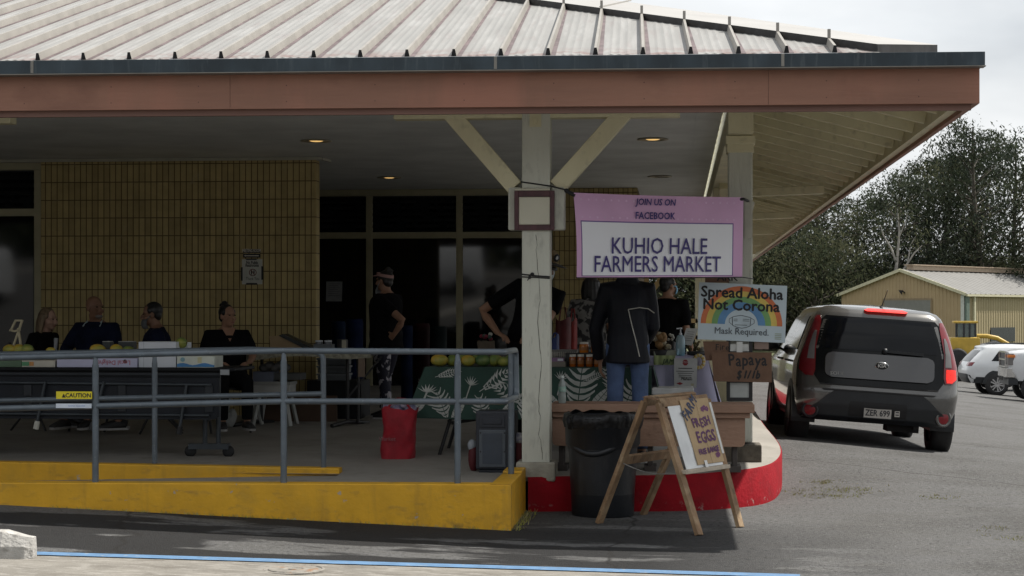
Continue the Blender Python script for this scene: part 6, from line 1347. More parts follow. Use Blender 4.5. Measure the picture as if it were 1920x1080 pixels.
boxat('carton', 107, 178, 674, 690, YX, .3, bxl, 'low plain lilac white carton left of the front rail post', zb_=zt_e)
def mir(mb, w, h): mb.text('Local Delights', .055, lambda x, y: Vector((w * .40 - x, -.0015, h * .75 - y)), 1, bold=.0008); mb.lathe([(.018, 0), (.018, .001), (0, .0011)], (w * .70, -.0008, h * .65), 2, 14, False, Rx)
boxat('carton', 182, 257, 672, 690, YX, .3, [bxl, mat('print_red', (.40, .10, .14), .6), blk], 'pale carton with upside down red print, right of front rail post', zb_=zt_e, extra=mir)
def wbx(mb, w, h): mb.bx((w * .42, -.001, h * .62), (w * .60, -.0004, h * .70), 1); mb.bx((w * .13, -.001, 0), (w * .14, -.0004, h), 2)
boxat('carton', 260, 330, 641, 690, YX + .02, .32, [bxw, mat('slot_grey', (.2, .21, .22), .6), mat('crease_grey', (.35, .38, .42), .6)], 'tall white carton with a hand slot standing on the dark table', zb_=zt_e, extra=wbx)
def wave(mb, w, h):
    for i in range(12): a, b = w * i / 12, w * (i + 1) / 12; mb.add([(a, -.001, .004), (b, -.001, .004), (b, -.001, h * (.3 + .1 * sin((i + 1) * .9))), (a, -.001, h * (.3 + .1 * sin(i * .9)))], [(0, 1, 2, 3)], 1)
    mb.bx((w * .55, -.0012, h * .4), (w * .66, -.0004, h * .92), 2); mb.lathe([(.02, 0), (.02, .001), (0, .0011)], (w * .15, -.0008, h * .7), 3, 14, False, Rx)
boxat('carton', 332, 402, 668, 690, YX, .3, [mat('carton_pale', (.60, .63, .56), .6), mat('wave_blue', (.06, .22, .48), .6), mat('print_cream', (.55, .52, .32), .6), mat('print_teal', (.2, .35, .4), .6)], 'pale carton printed with blue waves at the right of the dark table', zb_=zt_e, extra=wave)
boxat('box_lid', 331, 352, 642, 668, YX + .2, .12, bxw, 'white box lid standing behind the small green papaya on cartons', 'box', zb_=PY(331, 668, YX + .2).z)
pap = [mat('papaya_yellow', (.46, .30, .035), .5, col2=(.30, .29, .05), scale=9, lo=.45, hi=.62), mat('papaya_green', (.13, .19, .045), .5, col2=(.28, .28, .05), scale=7, lo=.45, hi=.65), mat('papaya_deep_green', (.055, .12, .04), .5, col2=(.16, .20, .05), scale=8, lo=.5, hi=.7)]
def papaya(px, py, Y, wpx, hpx, mi, label, group, rz=0., zb_=None, roll=0.):
    s = F / (Y / ray(px, py).y); w, h = wpx * 1.08 / s / 2, hpx * 1.1 / s / 2; p = PY(px, py, Y); zc = (zb_ + h) if zb_ is not None else p.z
    prof = [(0, -1), (.30, -.97), (.62, -.80), (.90, -.45), (1, -.05), (.93, .35), (.70, .72), (.42, .92), (.16, 1.02), (.09, 1.06), (0, 1.06)]
    mb = MB(); L = max(w, h) * 1.0; mb.lathe([(r * h, z * w) for r, z in prof], (0, 0, 0), 0, 20, True, Matrix.Rotation(R(90), 3, 'Y'), .03)
    mb.tube([(w * 1.0, 0, 0), (w * 1.14, 0, .004)], [.009, .006], 1, 6)
    return solo('papaya', mb, [pap[mi], mat('stalk_brown', (.10, .07, .03), .8)], label, 'papaya', (p.x, Y, zc), 0, group, rot=(roll, 0, rz))
gA = 'papayas along the dark canteen table'
zc1 = PY(200, 690, YX).z + (690 - 674) / (F / YX)
for (px, py, w, h, mi, lab) in ((18, 655, 26, 17, 0, 'yellow papaya at far left of dark table beside the timber easel'), (36, 655, 22, 18, 0, 'rounder yellow papaya second from left on the dark table'), (51, 655, 22, 18, 1, 'greenish papaya third from left on the dark table'), (95, 657, 17, 11, 0, 'small lone yellow papaya lying on the cream carton'), (183, 655, 27, 18, 0, 'large yellow papaya on lilac carton in front of the bald person'), (218, 655, 22, 18, 0, 'orange yellow papaya beside the pale green one'), (241, 657, 22, 15, 1, 'pale green papaya left of the tall white carton'), (340, 643, 21, 19, 1, 'single green yellow papaya right of the tall white carton')):
    papaya(px, py, YX + .16, w, h, mi, lab, gA, random.uniform(-.4, .4))
m = MB(); a, b = PY(105, 664, YX + .25), PY(128, 640, YX + .25); m.lathe([(.9, 0), (1, .5), (.8, .9), (0, 1)], (0, 0, 0), 0, 20); m.v = [(x * .055, y * .055, z * (b.z - a.z)) for x, y, z in m.v]; solo('fabric_bundle', m, mat('bundle_grey', (.06, .08, .09), .8), 'dark blue grey bundle on cartons between blond and bald persons', 'bundle', ((a.x + b.x) / 2 + .02, YX + .28, zt_e))
for (p0, p1) in ((192, 207), (222, 250)): boxat('tray', p0, p1, 641, 657, YX + .30, .1, [mat('tray_dark', (.02, .025, .024), .5), mat('tray_pale', (.3, .3, .28), .6)], 'dark tray with pale rim behind the %s papaya' % ('large yellow' if p0 == 192 else 'pale green'), 'tray', zb_=zt_e, extra=lambda mb, w, h: mb.bx((0, -.001, h), (w, .08, h + .006), 1))
# small bare timber easel at far left
el = PY(30, 650, YX + .22); m = MB()
for (a, b) in (((24, 652), (42, 600)), ((40, 652), (34, 615)), ((20, 620), (30, 600)), ((18, 619), (28, 621)), ((30, 601), (41, 601)), ((28, 621), (38, 618))):
    P, Q = PY(a[0], a[1], YX + .22) - el, PY(b[0], b[1], YX + .22) - el; m.beam(P, Q, .016, .02, 0, (0, 1, 0))
solo('tabletop_easel', m, mat('easel_wood', (.42, .37, .25), .7), 'small bare timber easel standing on the left end of the table', 'easel', el)

# cloth-covered second table with trays
Y2 = 18.55; a, b = PY(408, 662, Y2), PY(692, 662, Y2); zo2 = zs(Y2); t2 = thing('folding_table', 'folding table with cream cloth in front of the window, trays on top', 'table', (a.x, Y2, zo2)); w2 = b.x - a.x; h2 = a.z - zo2 + .015
m = MB(); m.bx((0, .02, h2 - .04), (w2, .72, h2 - .006)); part('tabletop', m, tblk, t2)
m = MB(); m.grid(lambda u, v: Vector((-.02 + (w2 + .04) * u, -.012 - .012 * sin(30 * u) * v, h2 - (.05 + .02 * sin(9 * u) + .03 * (1 - u)) * v)), 60, 4); m.grid(lambda u, v: Vector((-.02 + (w2 + .04) * u, -.012 + .75 * v, h2 + .002)), 10, 4); part('cloth', m, mat('cloth_cream', (.42, .40, .31), .85, col2=(.24, .23, .18), scale=30, bump=.5, bscale=30), t2)
for x in (.28, w2 - .28):
    m = MB(); m.tube([(x, .30, .04), (x, .30, h2 - .05)], .018, 0, 8); m.tube([(x + .09, .42, .04), (x + .09, .42, h2 - .05)], .016, 0, 8); m.tube([(x - .12, .05, .02), (x, .30, .05), (x + .16, .66, .02)], .022, 0, 8); m.beam((x, .3, .3), (x + .35, .35, h2 - .06), .02, .02); part('leg', m, seatm, t2)
z2 = zo2 + h2 + .003
m = MB(); P = [PY(505, 625, Y2 + .35), PY(529, 623, Y2 + .35), PY(580, 652, Y2 + .35), PY(508, 652, Y2 + .35)]; m.prism([q - P[3] for q in P], (0, .25, 0)); ob = solo('cardboard_box', m, cardm, 'open brown cardboard box leaning behind the black tray', 'box', (P[3].x, P[3].y, z2))
m = MB(); P = [PY(522, 624, Y2 + .3), PY(530, 621, Y2 + .3), PY(588, 648, Y2 + .3), PY(575, 651, Y2 + .3)]; m.prism([q - P[3] for q in P], (0, .28, 0)); solo('tray', m, mat('tray_black', (.010, .013, .012), .35, bump=.4), 'black plastic tray tilted against the cardboard box', 'tray', (P[3].x, P[3].y, z2 + .01))
m = MB(); m.bx((0, 0, 0), (.19, .16, .075)); tr_ = solo('jar_carrier', m, mat('carrier_grey', (.10, .115, .13), .45), 'grey carrier holding two white lidded jars on cream cloth', 'carrier', (PY(588, 650, Y2 + .1).x, Y2 + .1, z2))
for x in (.045, .14): j = part('jar', MB().lathe([(.036, .0), (.038, .09), (.036, .105)], (x, .07, .0), 0, 18), mat('jar_grey', (.14, .15, .17), .3), tr_); part('lid', MB().lathe([(.04, .098), (.04, .114), (0, .116)], (x, .07, 0), 0, 18), bxw, j)
m = MB(); m.lathe([(.055, 0), (.058, .12), (.05, .125)], (0, 0, 0), 0, 20); m.bx((.005, -.06, .01), (.05, -.052, .12), 1); solo('canister', m, [blk, mat('canister_label', (.35, .33, .26), .5)], 'black canister with pale label right of the jar carrier', 'canister', (PY(642, 650, Y2 + .12).x, Y2 + .12, z2))
m = MB(); m.bx((0, 0, 0), (.12, .2, .004)); m.bx((.02, .02, .004), (.13, .2, .008)); solo('papers', m, mat('paper_dim', (.34, .33, .29), .8), 'loose papers lying at the right end of cream cloth', 'papers', (PY(664, 650, Y2 + .1).x, Y2 + .1, z2))
m = MB()
for i in range(4): m.bx((0, 0, i * .085), (.32, .3, i * .085 + .07)); m.bx((-.012, -.01, i * .085 + .055), (.332, .31, i * .085 + .075), 1)
cr = PY(594, 655, Y2 + 1.2); solo('crate_stack', m, [mat('crate_grey', (.11, .125, .14), .5), mat('crate_rim', (.17, .19, .21), .5)], 'stack of grey plastic crates behind the jar carrier by window', 'crates', (cr.x, Y2 + 1.25, zs(Y2 + 1.2) + .42)); m = MB(); m.bx((-.1, -.1, 0), (.5, .5, .4)); m.bx((-.1, -.1, .4), (.5, .5, .419)); solo('side_table', m, tblk, 'low black stand carrying the stack of grey crates', 'stand', (cr.x, Y2 + 1.25, zs(Y2 + 1.2)))
def drum(px0, px1, py0, Y, col, label, hid=None):
    a, b = PY(px0, py0, Y), PY(px1, py0, Y); r = (b.x - a.x) / 2; z0 = zs(Y); h = a.z - z0; mb = MB(); prof = [(r * .9, 0), (r, .05), (r * .98, h * .3), (r * 1.02, h * .32), (r * .98, h * .34), (r * .98, h * .65), (r * 1.02, h * .67), (r * .98, h * .69), (r, h * .96), (r * .9, h), (0, h)]
    mb.lathe(prof, (0, 0, 0), 0, 28); return solo('plastic_drum', mb, mat('drum_' + col[0], tuple(c * .7 for c in col[1]), .75, var=.35, scale=5, spec=.15), label, 'drum', (a.x + r, Y, z0), 0, 'plastic drums under the dark windows')
drum(622, 648, 602, 22.4, ('blue', (.008, .022, .06)), 'dim blue plastic drum behind the grey crates'); drum(649, 681, 598, 22.0, ('navy', (.006, .016, .07)), 'brighter blue drum left of the standing person'); drum(752, 774, 610, 22.2, ('blue2', (.007, .016, .05)), 'blue drum just right of the standing person'); drum(774, 806, 606, 22.6, ('maroon', (.03, .006, .007)), 'dark red plastic drum right of the blue drum'); drum(808, 838, 612, 22.4, ('teal', (.008, .016, .018)), 'dark teal drum at the foot of the reflecting window')
# things stored under it
Yu = Y2 + .2
boxat('carton', 474, 512, 697, 716, Yu, .3, mat('carton_blue_grey', (.17, .19, .25), .7), 'blue grey carton under the cream cloth table', zb_=PY(474, 716, Yu).z)
boxat('foam_box', 474, 542, 716, 738, Yu - .02, .34, [mat('foam_white', (.50, .50, .48), .8), mat('foam_dim', (.36, .36, .34), .8)], 'white lidded foam box on the white stool under the table', zb_=PY(474, 738, Yu).z, extra=lambda mb, w, h: mb.bx((-.012, -.012, h - .035), (w + .012, .35, h + .001), 1))
boxat('carton', 513, 563, 700, 712, Yu + .05, .3, mat('carton_grey', (.10, .105, .10), .7), 'flat dark grey carton beside the blue grey carton', zb_=PY(513, 712, Yu + .05).z)
st_ = thing('plastic_stool', 'white plastic stool carrying the foam box under the table', 'stool', (PY(510, 738, Yu).x, Yu + .15, zs(Yu))); hs_ = PY(474, 738, Yu).z - zs(Yu) - .002
part('seat', MB().bx((-.18, -.16, hs_ - .03), (.18, .16, hs_)), mat('stool_white', (.42, .43, .41), .5), st_, .01)
for sx in (-1, 1):
    for sy in (-1, 1): part('leg', MB().beam((sx * .20, sy * .18, 0), (sx * .14, sy * .13, hs_ - .03), .04, .03), mat('stool_white', (.42,) * 3), st_)
st3 = dup(st_, (PY(438, 738, Yu).x, Yu + .3, zs(Yu)), .4, 'white plastic stool with an empty seat, left of the foam box'); 
m = MB()
for i in range(5): m.ell((.03 + .055 * i, .1, .03 + .02 * (i % 2)), (.06, .1, .045))
solo('cloth_pile', m, mat('cloth_grey_pile', (.16, .155, .15), .85, bump=.6, bscale=15), 'crumpled grey cloth pile above the cartons under the table', 'cloth', (PY(487, 697, Yu).x, Yu, PY(487, 697, Yu).z + .01))
m = MB(); m.bx((0, 0, 0), (.9, .03, .28)); solo('cardboard_sheet', m, mat('card_dark', (.10, .062, .04), .85), 'dark brown cardboard sheet standing on the floor under the table', 'cardboard', (PY(478, 783, Y2 + .8).x, Y2 + .8, zs(Y2 + .8)))
m = MB(); m.ell((0, 0, .08), (.09, .08, .09)); m.ell((.05, .02, .12), (.05, .05, .08)); solo('plastic_bag', m, mat('bag_pale', (.30, .31, .30), .5, bump=.7, bscale=15), 'small pale plastic bag on the floor under the table', 'bag', (PY(428, 784, Y2).x, Y2 - .05, zs(Y2)))
m = MB(); P0 = PY(672, 672, Y2 - .02); m.bx((0, 0, -.19), (.07, .006, 0)); solo('price_card', m, mat('card_tan', (.22, .16, .12), .8), 'tan card hanging from the right end of the cream cloth', 'card', (P0.x, Y2 - .03, P0.z))
for px in (600, 640): pass

# red shopping bag on the floor
Rb = S(745, 861); sb = F / ad(Rb.x, Rb.y)[1]; wB, hB = 64 / sb, 104 / sb
def bagf(u, v):
    a = 2 * pi * u; r = 1 + .05 * sin(2 * a + 7 * v) + .03 * sin(5 * a - 11 * v) + .012 * sin(13 * a + 19 * v); sx_ = (abs(cos(a)) ** .6) * (1 if cos(a) > 0 else -1); sy_ = (abs(sin(a)) ** .6) * (1 if sin(a) > 0 else -1)
    return Vector((wB / 2 * sx_ * r * (1 - .05 * (1 - v)) + .022 * (v - .5), .11 * sy_ * r, hB * v * (.93 if cos(a) < 0 else .90) + .012 * sin(5 * a) * v))
m = MB(); m.grid(bagf, 48, 16); m.poly([bagf(i / 24, 0) for i in range(24)][::-1]); m.text('Market', .05, lambda x, y: Vector((-.085 + x, -.122, .16 + y)), 1, shear=.1)
bg_ = solo('shopping_bag', m, [mat('bag_red', (.30, .005, .016), .7, var=.2, scale=8, bump=1.0, bscale=7), mat('bag_print', (.25, .10, .11), .6)], 'red cloth shopping bag standing on the porch floor', 'bag', (Rb.x, Rb.y + .1, Rb.z))
m = MB()
for i in range(7): m.ell((-.10 + .035 * i, .02 * (i % 2), hB * .93 + .02 * sin(i * 2)), (.045, .05, .04))
part('stuffing', m, mat('bag_stuffing', (.10, .11, .20), .7, col2=(.42, .36, .46), scale=25, bump=.6), bg_)
for y in (-.06, .06): part('handle', MB().tube([(-.1, y, hB * .9), (-.02, y, hB * 1.08), (.05, y, hB * 1.07), (.11, y, hB * .9)], .010, 0, 8), mat('bag_red', (.36, .008, .02)), bg_)

# black equipment case with grey panel
Yc = PD(925, 888, 14.55).y; a, b = PY(892, 888, Yc), PY(966, 771, Yc); zc0_ = zs(Yc); wC, hC = b.x - a.x, b.z - zc0_
cs_ = thing('equipment_case', 'black plastic case with grey front panel under the papaya table', 'case', (a.x, Yc, zc0_)); pl_ = mat('case_black', (.016, .020, .030), .45, var=.15, bump=.1)
m = MB(); m.bx((0, 0, .03), (wC, .28, hC)); m.bx((.02, .02, 0), (wC - .02, .26, .03)); part('case_body', m, pl_, cs_, .012)
m = MB(); m.bx((.028, -.012, .05), (wC * .76, -.001, hC * .70)); pn = part('front_panel', m, mat('case_grey', (.075, .088, .105), .5, var=.08), cs_, .006); m = MB(); m.bx((.055, -.016, .075), (wC * .76 - .027, -.0125, hC * .70 - .027)); part('inset', m, mat('case_blue_grey', (.042, .053, .072), .5), pn, .004)
for x, z in ((.04, .35), (wC * .73, .35), (.04, .65), (wC * .73, .65)): part('stud', MB().lathe([(.008, -.0135), (.008, -.0165), (0, -.017)], (x, 0, 0), 0, 8) if False else MB().ell((x, -.014, hC * z), (.006, .004, .006)), blk, pn)
m = MB(); m.bx((.03, -.01, hC * .74), (wC * .74, -.001, hC * .93)); m.bx((.06, -.018, hC * .79), (wC * .66, -.0105, hC * .88)); part('handle', m, pl_, cs_, .006)
m = MB()
for i in range(8): m.bx((wC * .80, -.006, .06 + i * .045), (wC * .97, -.001, .085 + i * .045))
part('vent', m, pl_, cs_)
m = MB(); m.ell((0, 0, .14), (.05, .05, .15)); m.ell((.0, .0, .27), (.055, .05, .05), 1); solo('red_sack', m, [mat('sack_red', (.09, .008, .012), .7), mat('sack_print', (.2, .2, .3), .6, col2=(.5, .5, .5), scale=40)], 'dark red sack between black case and white post', 'sack', (PY(972, 870, Yc + .1).x, Yc + .12, zs(Yc + .1)))
m = MB(); m.ell((0, 0, .11), (.045, .06, .12)); m.ell((-.01, 0, .21), (.04, .05, .05), 1); solo('red_sack', m, [mat('sack_red', (.09, .008, .012)), mat('sack_pale', (.35, .38, .42), .6)], 'dark red sack with pale top left of the black case', 'sack', (a.x - .035, Yc + .16, zs(Yc + .1)))

# papaya and honey table under a green leaf-print cloth
YTf = 15.85; zt3 = PY(900, 688, YTf).z; xL3, xR3 = PY(797, 690, YTf).x, PY(1222, 690, YTf).x; zo3 = zs(YTf)
t3 = thing('market_table', 'folding table holding papayas and honey jars', 'table', (xL3, YTf, zo3)); hh3 = zt3 - zo3 - .006; w3 = xR3 - xL3
part('tabletop', MB().bx((.01, .01, hh3 - .035), (w3 - .01, .74, hh3)), mat('table_white', (.4, .4, .38), .6), t3, .006)
for x, sgn in ((.32, -1), (w3 - .32, 1)):
    m = MB(); m.tube([(x + sgn * .20, .06, 0), (x - sgn * .02, .1, hh3 - .04)], .016, 0, 8); m.tube([(x + sgn * .20, .66, 0), (x - sgn * .02, .62, hh3 - .04)], .016, 0, 8); m.tube([(x + sgn * .12, .07, .30), (x + sgn * .12, .65, .30)], .012, 0, 8); m.beam((x + sgn * .1, .1, .28), (x - sgn * .3, .2, .34), .02, .03); part('leg', m, seatm, t3)
drop = .43
def clf(u, v, off=0.):
    """front drape: u along the edge, v down"""
    x = u * w3; fl_ = .016 * sin(9.5 * u * w3 + .6) + .010 * sin(21 * u * w3) ; L = drop * (1 + .07 * sin(4 * u + .5))
    ex = -.14 * (1 - min(1, u / .05)) * v if u < .05 else 0
    return Vector((x + ex - .03 * v * (1 - u) ** 6, -.012 - off - (.035 + fl_) * v, hh3 + .004 - L * v))
m = MB(); m.grid(clf, 120, 14, 0); m.grid(lambda u, v: Vector((u * w3, -.012 + .772 * v, hh3 + .004)), 20, 6, 0)
def sidef(u, v): return Vector((-.012 - .13 * v - .012 * sin(12 * u) * v, .0 + .75 * u - .06 * v, hh3 + .004 - .42 * v))
m.grid(sidef, 24, 10, 0); m.grid(lambda u, v: Vector((w3 + .012 + .10 * v + .02 * sin(11 * u) * v, .75 * u - .06 * v, hh3 + .004 - .44 * v)), 24, 10, 0)
def leafprint(cx, cy, s, rot, kind, mi):
    """cx, cy in metres on the drape (along, down)"""
    def tf(x, y):
        X = cx + s * (x * cos(rot) - y * sin(rot)); Y_ = cy + s * (x * sin(rot) + y * cos(rot)); return X, Y_
    def add(poly, off=.004):
        Q = [tf(x, y) for x, y in poly]
        if any(q[1] < .01 or q[1] > drop * .97 or q[0] < .0 or q[0] > w3 for q in Q): 
            Q = [(min(max(q[0], .002), w3 - .002), min(max(q[1], .006), drop * .97)) for q in Q]
        m.poly([clf(q[0] / w3, q[1] / drop, off) for q in Q], mi)
    if kind == 'monstera':
        for sg in (-1, 1):
            for i in range(7):
                t = i / 6; y0_ = -.9 + 1.7 * t; wd = .62 * sin(pi * (.12 + .8 * t)) + .08
                for k_ in range(3):
                    a_, b_ = k_ / 3, (k_ + 1) / 3; c = lambda q: (sg * (.02 + wd * q), y0_ - .35 * q * q * 1.0 + .0)
                    th_ = lambda q: .105 * (1 - .55 * q)
                    p0_, p1_ = c(a_), c(b_); add([(p0_[0], p0_[1] - th_(a_)), (p1_[0], p1_[1] - th_(b_)), (p1_[0], p1_[1] + th_(b_)), (p0_[0], p0_[1] + th_(a_))])
    elif kind == 'fern':
        for i in range(9):
            y0_ = -.9 + .2 * i; l = .42 * (1 - abs(y0_ + .1) * .7)
            for sg in (-1, 1): add([(0, y0_), (sg * l * .5, y0_ - .13), (sg * l, y0_ - .30), (sg * l * .55, y0_ + .02)])
        add([(-.02, -1), (.02, -1), (.02, 1), (-.02, 1)], .0045)
    elif kind == 'flower':
        for k_ in range(7): a = R(-150 + 20 * k_); add([(0, 0), (.22 * cos(a) - .05, .22 * sin(a)), (.6 * cos(a), .62 * sin(a)), (.26 * cos(a) + .05, .26 * sin(a))])
        add([(-.04, 0), (.04, 0), (.02, 1.0), (-.05, 1.0)], .0045)
    else:
        n = 8
        for i in range(n):
            t0_, t1_ = i / n, (i + 1) / n; wf = lambda t: .3 * sin(pi * t) ** .8 + .004; y = lambda t: -1 + 2 * t
            for sg in (-1, 1): add([(sg * .018, y(t0_)), (sg * wf(t0_), y(t0_) - .04), (sg * wf(t1_) * .93, y(t1_) - .06), (sg * .018, y(t1_) - .02)])
rnd = random.Random(3)
W3 = w3
lp = [(.06, .20, .10, .1, 'flower'), (.20, .05, .09, 1.3, 'fern'), (.17, .30, .10, -.4, 'monstera'), (.30, .33, .10, .5, 'leaf'), (.40, .14, .11, .3, 'flower'), (.50, .33, .09, -.2, 'monstera'), (.62, .10, .14, 1.0, 'fern'), (.78, .22, .15, -1.1, 'fern'), (.70, .34, .08, .6, 'leaf'), (.88, .32, .10, .2, 'monstera'),
      (1.02, .20, .13, .15, 'fern'), (1.13, .30, .12, -.6, 'leaf'), (1.18, .10, .11, .2, 'flower'), (1.34, .20, .17, .12, 'monstera'), (1.50, .28, .13, .7, 'leaf'), (1.46, .08, .08, 1.2, 'fern'), (1.62, .16, .14, -.3, 'fern'), (1.24, .36, .07, 1.2, 'leaf'), (1.76, .26, .13, .4, 'monstera'), (1.88, .12, .12, -.2, 'fern'), (.95, .06, .08, 1.4, 'leaf'), (.02, .34, .07, .5, 'leaf')]
for (x, y, s, r_, kd) in lp: leafprint(x * w3 / 1.96, y * 1.08, s * 1.22, r_, kd, 1)
for (u, v, s) in ((.3, .4, .09), (.7, .7, .1), (.5, .15, .07)):         # print on the flaring end cloth
    for k_ in range(6): a = pi * k_ / 5; c0 = sidef(u, v) + Vector((-.006, -.006, 0)); m.poly([c0, c0 + Vector((-.012, s * cos(a) * .5 - .006, s * sin(a) * .4)), c0 + Vector((-.016, s * cos(a), s * sin(a) * .8)), c0 + Vector((-.012, s * cos(a) * .5 + .01, s * sin(a) * .5))], 1)
cl = solo('tablecloth', m, [mat('cloth_green', (.020, .055, .042), .8, var=.15, scale=6, bump=.15, bscale=80), mat('leaf_print_pale', (.36, .375, .345), .8, col2=(.46, .47, .45), scale=8)], 'green tablecloth printed with pale tropical leaves', 'tablecloth', t3.location)
zT = zo3 + hh3 + .006; gB = 'papayas in a row on the leaf print cloth'
for (px, w, h, mi, lab, dz, dy) in ((824, 30, 21, 0, 'plump yellow green papaya at left end of the leaf cloth', 0, .0), (849, 24, 20, 1, 'green papaya behind front rail post on leaf cloth', 0, .06), (878, 25, 20, 0, 'bright orange yellow papaya right of front rail post', 0, .0), (906, 28, 21, 2, 'deep green papaya in the middle of the row', 0, .02), (928, 26, 21, 1, 'yellow green papaya with its tip towards the viewer', 0, .05), (944, 22, 17, 1, 'slim green yellow papaya near right end of row', 0, .0), (957, 22, 20, 1, 'green papaya at the right end beside rail corner', 0, .06), (868, 26, 16, 1, 'green papaya in second row above the orange one', .02, .18), (893, 24, 15, 1, 'pale green papaya in second row behind the deep green one', .02, .18), (930, 24, 15, 0, 'yellowish papaya in second row near right end', .02, .19)):
    papaya(px, 678, YTf + .14 + dy, w, h, mi, lab, gB, random.choice((.2, -.3, 1.2, -1.0)) if w < 27 else .15, zT + dz)
# honey jars
hon = mat('honey', (.30, .075, .008), .10, var=.2, scale=12, spec=.6); honl = mat('honey_light', (.52, .16, .018), .1, var=.2, scale=12, spec=.6); lidm = mat('jar_lid', (.62, .60, .54), .35)
gH = 'honey jars on the leaf print cloth'
def jar(px, Y, zb_, r, h, m_, lab, group=gH):
    p = PY(px, 680, Y); t = thing('honey_jar', lab, 'jar', (p.x, Y, zb_), 0, group); part('jar_body', MB().lathe([(r * .9, 0), (r, .006), (r, h * .72), (r * .86, h * .82)], (0, 0, 0), 0, 18), m_, t); part('lid', MB().lathe([(r * .92, h * .82), (r * .92, h), (0, h + .002)], (0, 0, 0), 0, 18), lidm, t); part('label', MB().lathe([(r * 1.01, h * .22), (r * 1.015, h * .24), (r * 1.015, h * .52), (r * 1.01, h * .54)], (0, 0, 0), 0, 18), mat('jar_label_amber', (.26, .10, .02), .5), t)
for i, px in enumerate((1074, 1089, 1105, 1120)): jar(px, YTf + .16, zT, .031, .108, hon, 'dark honey jar, %s in the front row' % ('leftmost', 'second from left', 'third from left', 'last, beside the jacket sleeve')[i])
zs2 = zT + .12; m = MB(); m.bx((0, 0, 0), (.6, .2, .118)); solo('jar_riser', m, blk, 'low black riser board carrying the upper honey jars', 'riser', (PY(1060, 680, YTf + .26).x, YTf + .25, zT))
jar(1095, YTf + .33, zs2, .042, .095, honl, 'amber honey jar on the riser, left of the pair'); jar(1117, YTf + .33, zs2, .042, .095, honl, 'amber honey jar on the riser, beside the shopper')
def dots(mb, w, h):
    for i in range(14): mb.ell((w * (i + .5) / 14, -.002, h * .5), (w / 34, .004, h * .32), 1, 8, 6)
boxat('egg_tray', 1034, 1082, 656, 669, YTf + .40, .2, [mat('egg_tray_grey', (.16, .16, .15), .8), mat('egg_pale', (.36, .34, .30), .6)], 'long grey egg tray right behind the main post', 'tray', zb_=zT + .06, extra=dots)
m = MB(); m.bx((0, 0, 0), (.3, .22, .058)); solo('crate', m, blk, 'low black crate under the grey egg tray', 'crate', (PY(1034, 680, YTf + .40).x, YTf + .39, zT))
boxat('snack_pack', 1034, 1057, 671, 678, YTf + .12, .1, [mat('pack_purple', (.22, .12, .24), .5), bxw], 'small purple pack on two cartons beside the main post', 'pack', zb_=PY(1034, 678, YTf + .12).z, extra=lambda mb, w, h: mb.bx((w * .5, -.001, h * .2), (w * .95, -.0004, h * .8), 1)); boxat('egg_carton', 1034, 1060, 678, 688, YTf + .11, .14, mat('carton_taupe', (.20, .18, .15), .8), 'taupe egg carton under the purple pack', 'carton', zb_=zT)
bgp = PY(912, 655, YTf + .55); m = MB(); m.grid(lambda u, v: Vector(((.075 + .006 * sin(6 * pi * u + 4 * v)) * cos(2 * pi * u) * (1 + .06 * v), (.05 + .004 * sin(10 * pi * u)) * sin(2 * pi * u), .22 * v + .006 * sin(14 * pi * u) * v)), 36, 10); pb_ = solo('paper_bag', m, mat('paper_bag_brown', (.085, .065, .045), .85, bump=.6, bscale=14), 'crumpled brown paper bag with red flowers behind papaya row', 'bag', (bgp.x, YTf + .55, zT))
m = MB()
for i in range(8): m.ell((random.uniform(-.05, .07), random.uniform(-.03, .03), .225 + random.uniform(0, .06)), (.02, .02, .018), i % 2 if i != 3 else 2, 8, 6)
part('flowers', m, [mat('flower_red', (.16, .012, .03), .7), mat('leaf_dim', (.02, .05, .04), .7), mat('flower_white', (.42, .42, .38), .7)], pb_)
m = MB(); m.bx((0, 0, 0), (.42, .15, .02)); m.bx((.05, .02, .02), (.3, .14, .03)); solo('papers', m, mat('paper_dim', (.34, .33, .29)), 'flat papers lying beneath the brown paper bag', 'papers', (bgp.x - .14, YTf + .42, zT))
# red and blue bags behind the table
def softbag(px0, px1, py0, Y, col, label, z0=None):
    a, b = PY(px0, py0, Y), PY(px1, py0, Y); w = (b.x - a.x); z0 = zs(Y) if z0 is None else z0; h = a.z - z0
    m = MB(); m.grid(lambda u, v: Vector(((w / 2) * (abs(cos(2 * pi * u)) ** .7) * (1 if cos(2 * pi * u) > 0 else -1) * (1 - .12 * v + .05 * sin(9 * u + 5 * v)), .14 * sin(2 * pi * u) * (1 - .5 * v), h * v + .02 * sin(16 * u) * v)), 40, 12)
    o = solo('shopping_bag', m, mat('bagcol_' + col[0], col[1], .6, var=.25, scale=6, bump=.7, bscale=9), label, 'bag', (a.x + w / 2, Y, z0))
    part('handle', MB().tube([(-w * .25, 0, h * .97), (-w * .12, 0, h * 1.10), (w * .12, 0, h * 1.10), (w * .25, 0, h * .97)], .008, 0, 6), mat('bagcol_' + col[0], col[1]), o)
softbag(1040, 1072, 598, 17.9, ('red', (.085, .006, .008)), 'dark red bag standing behind honey table next to post'); softbag(1066, 1083, 600, 18.2, ('scarlet', (.20, .015, .012)), 'brighter red bag beside the camouflage top'); softbag(1033, 1049, 630, YTf + .62, ('blue', (.014, .03, .15)), 'small blue bag on the table edge beside the main post', zT)
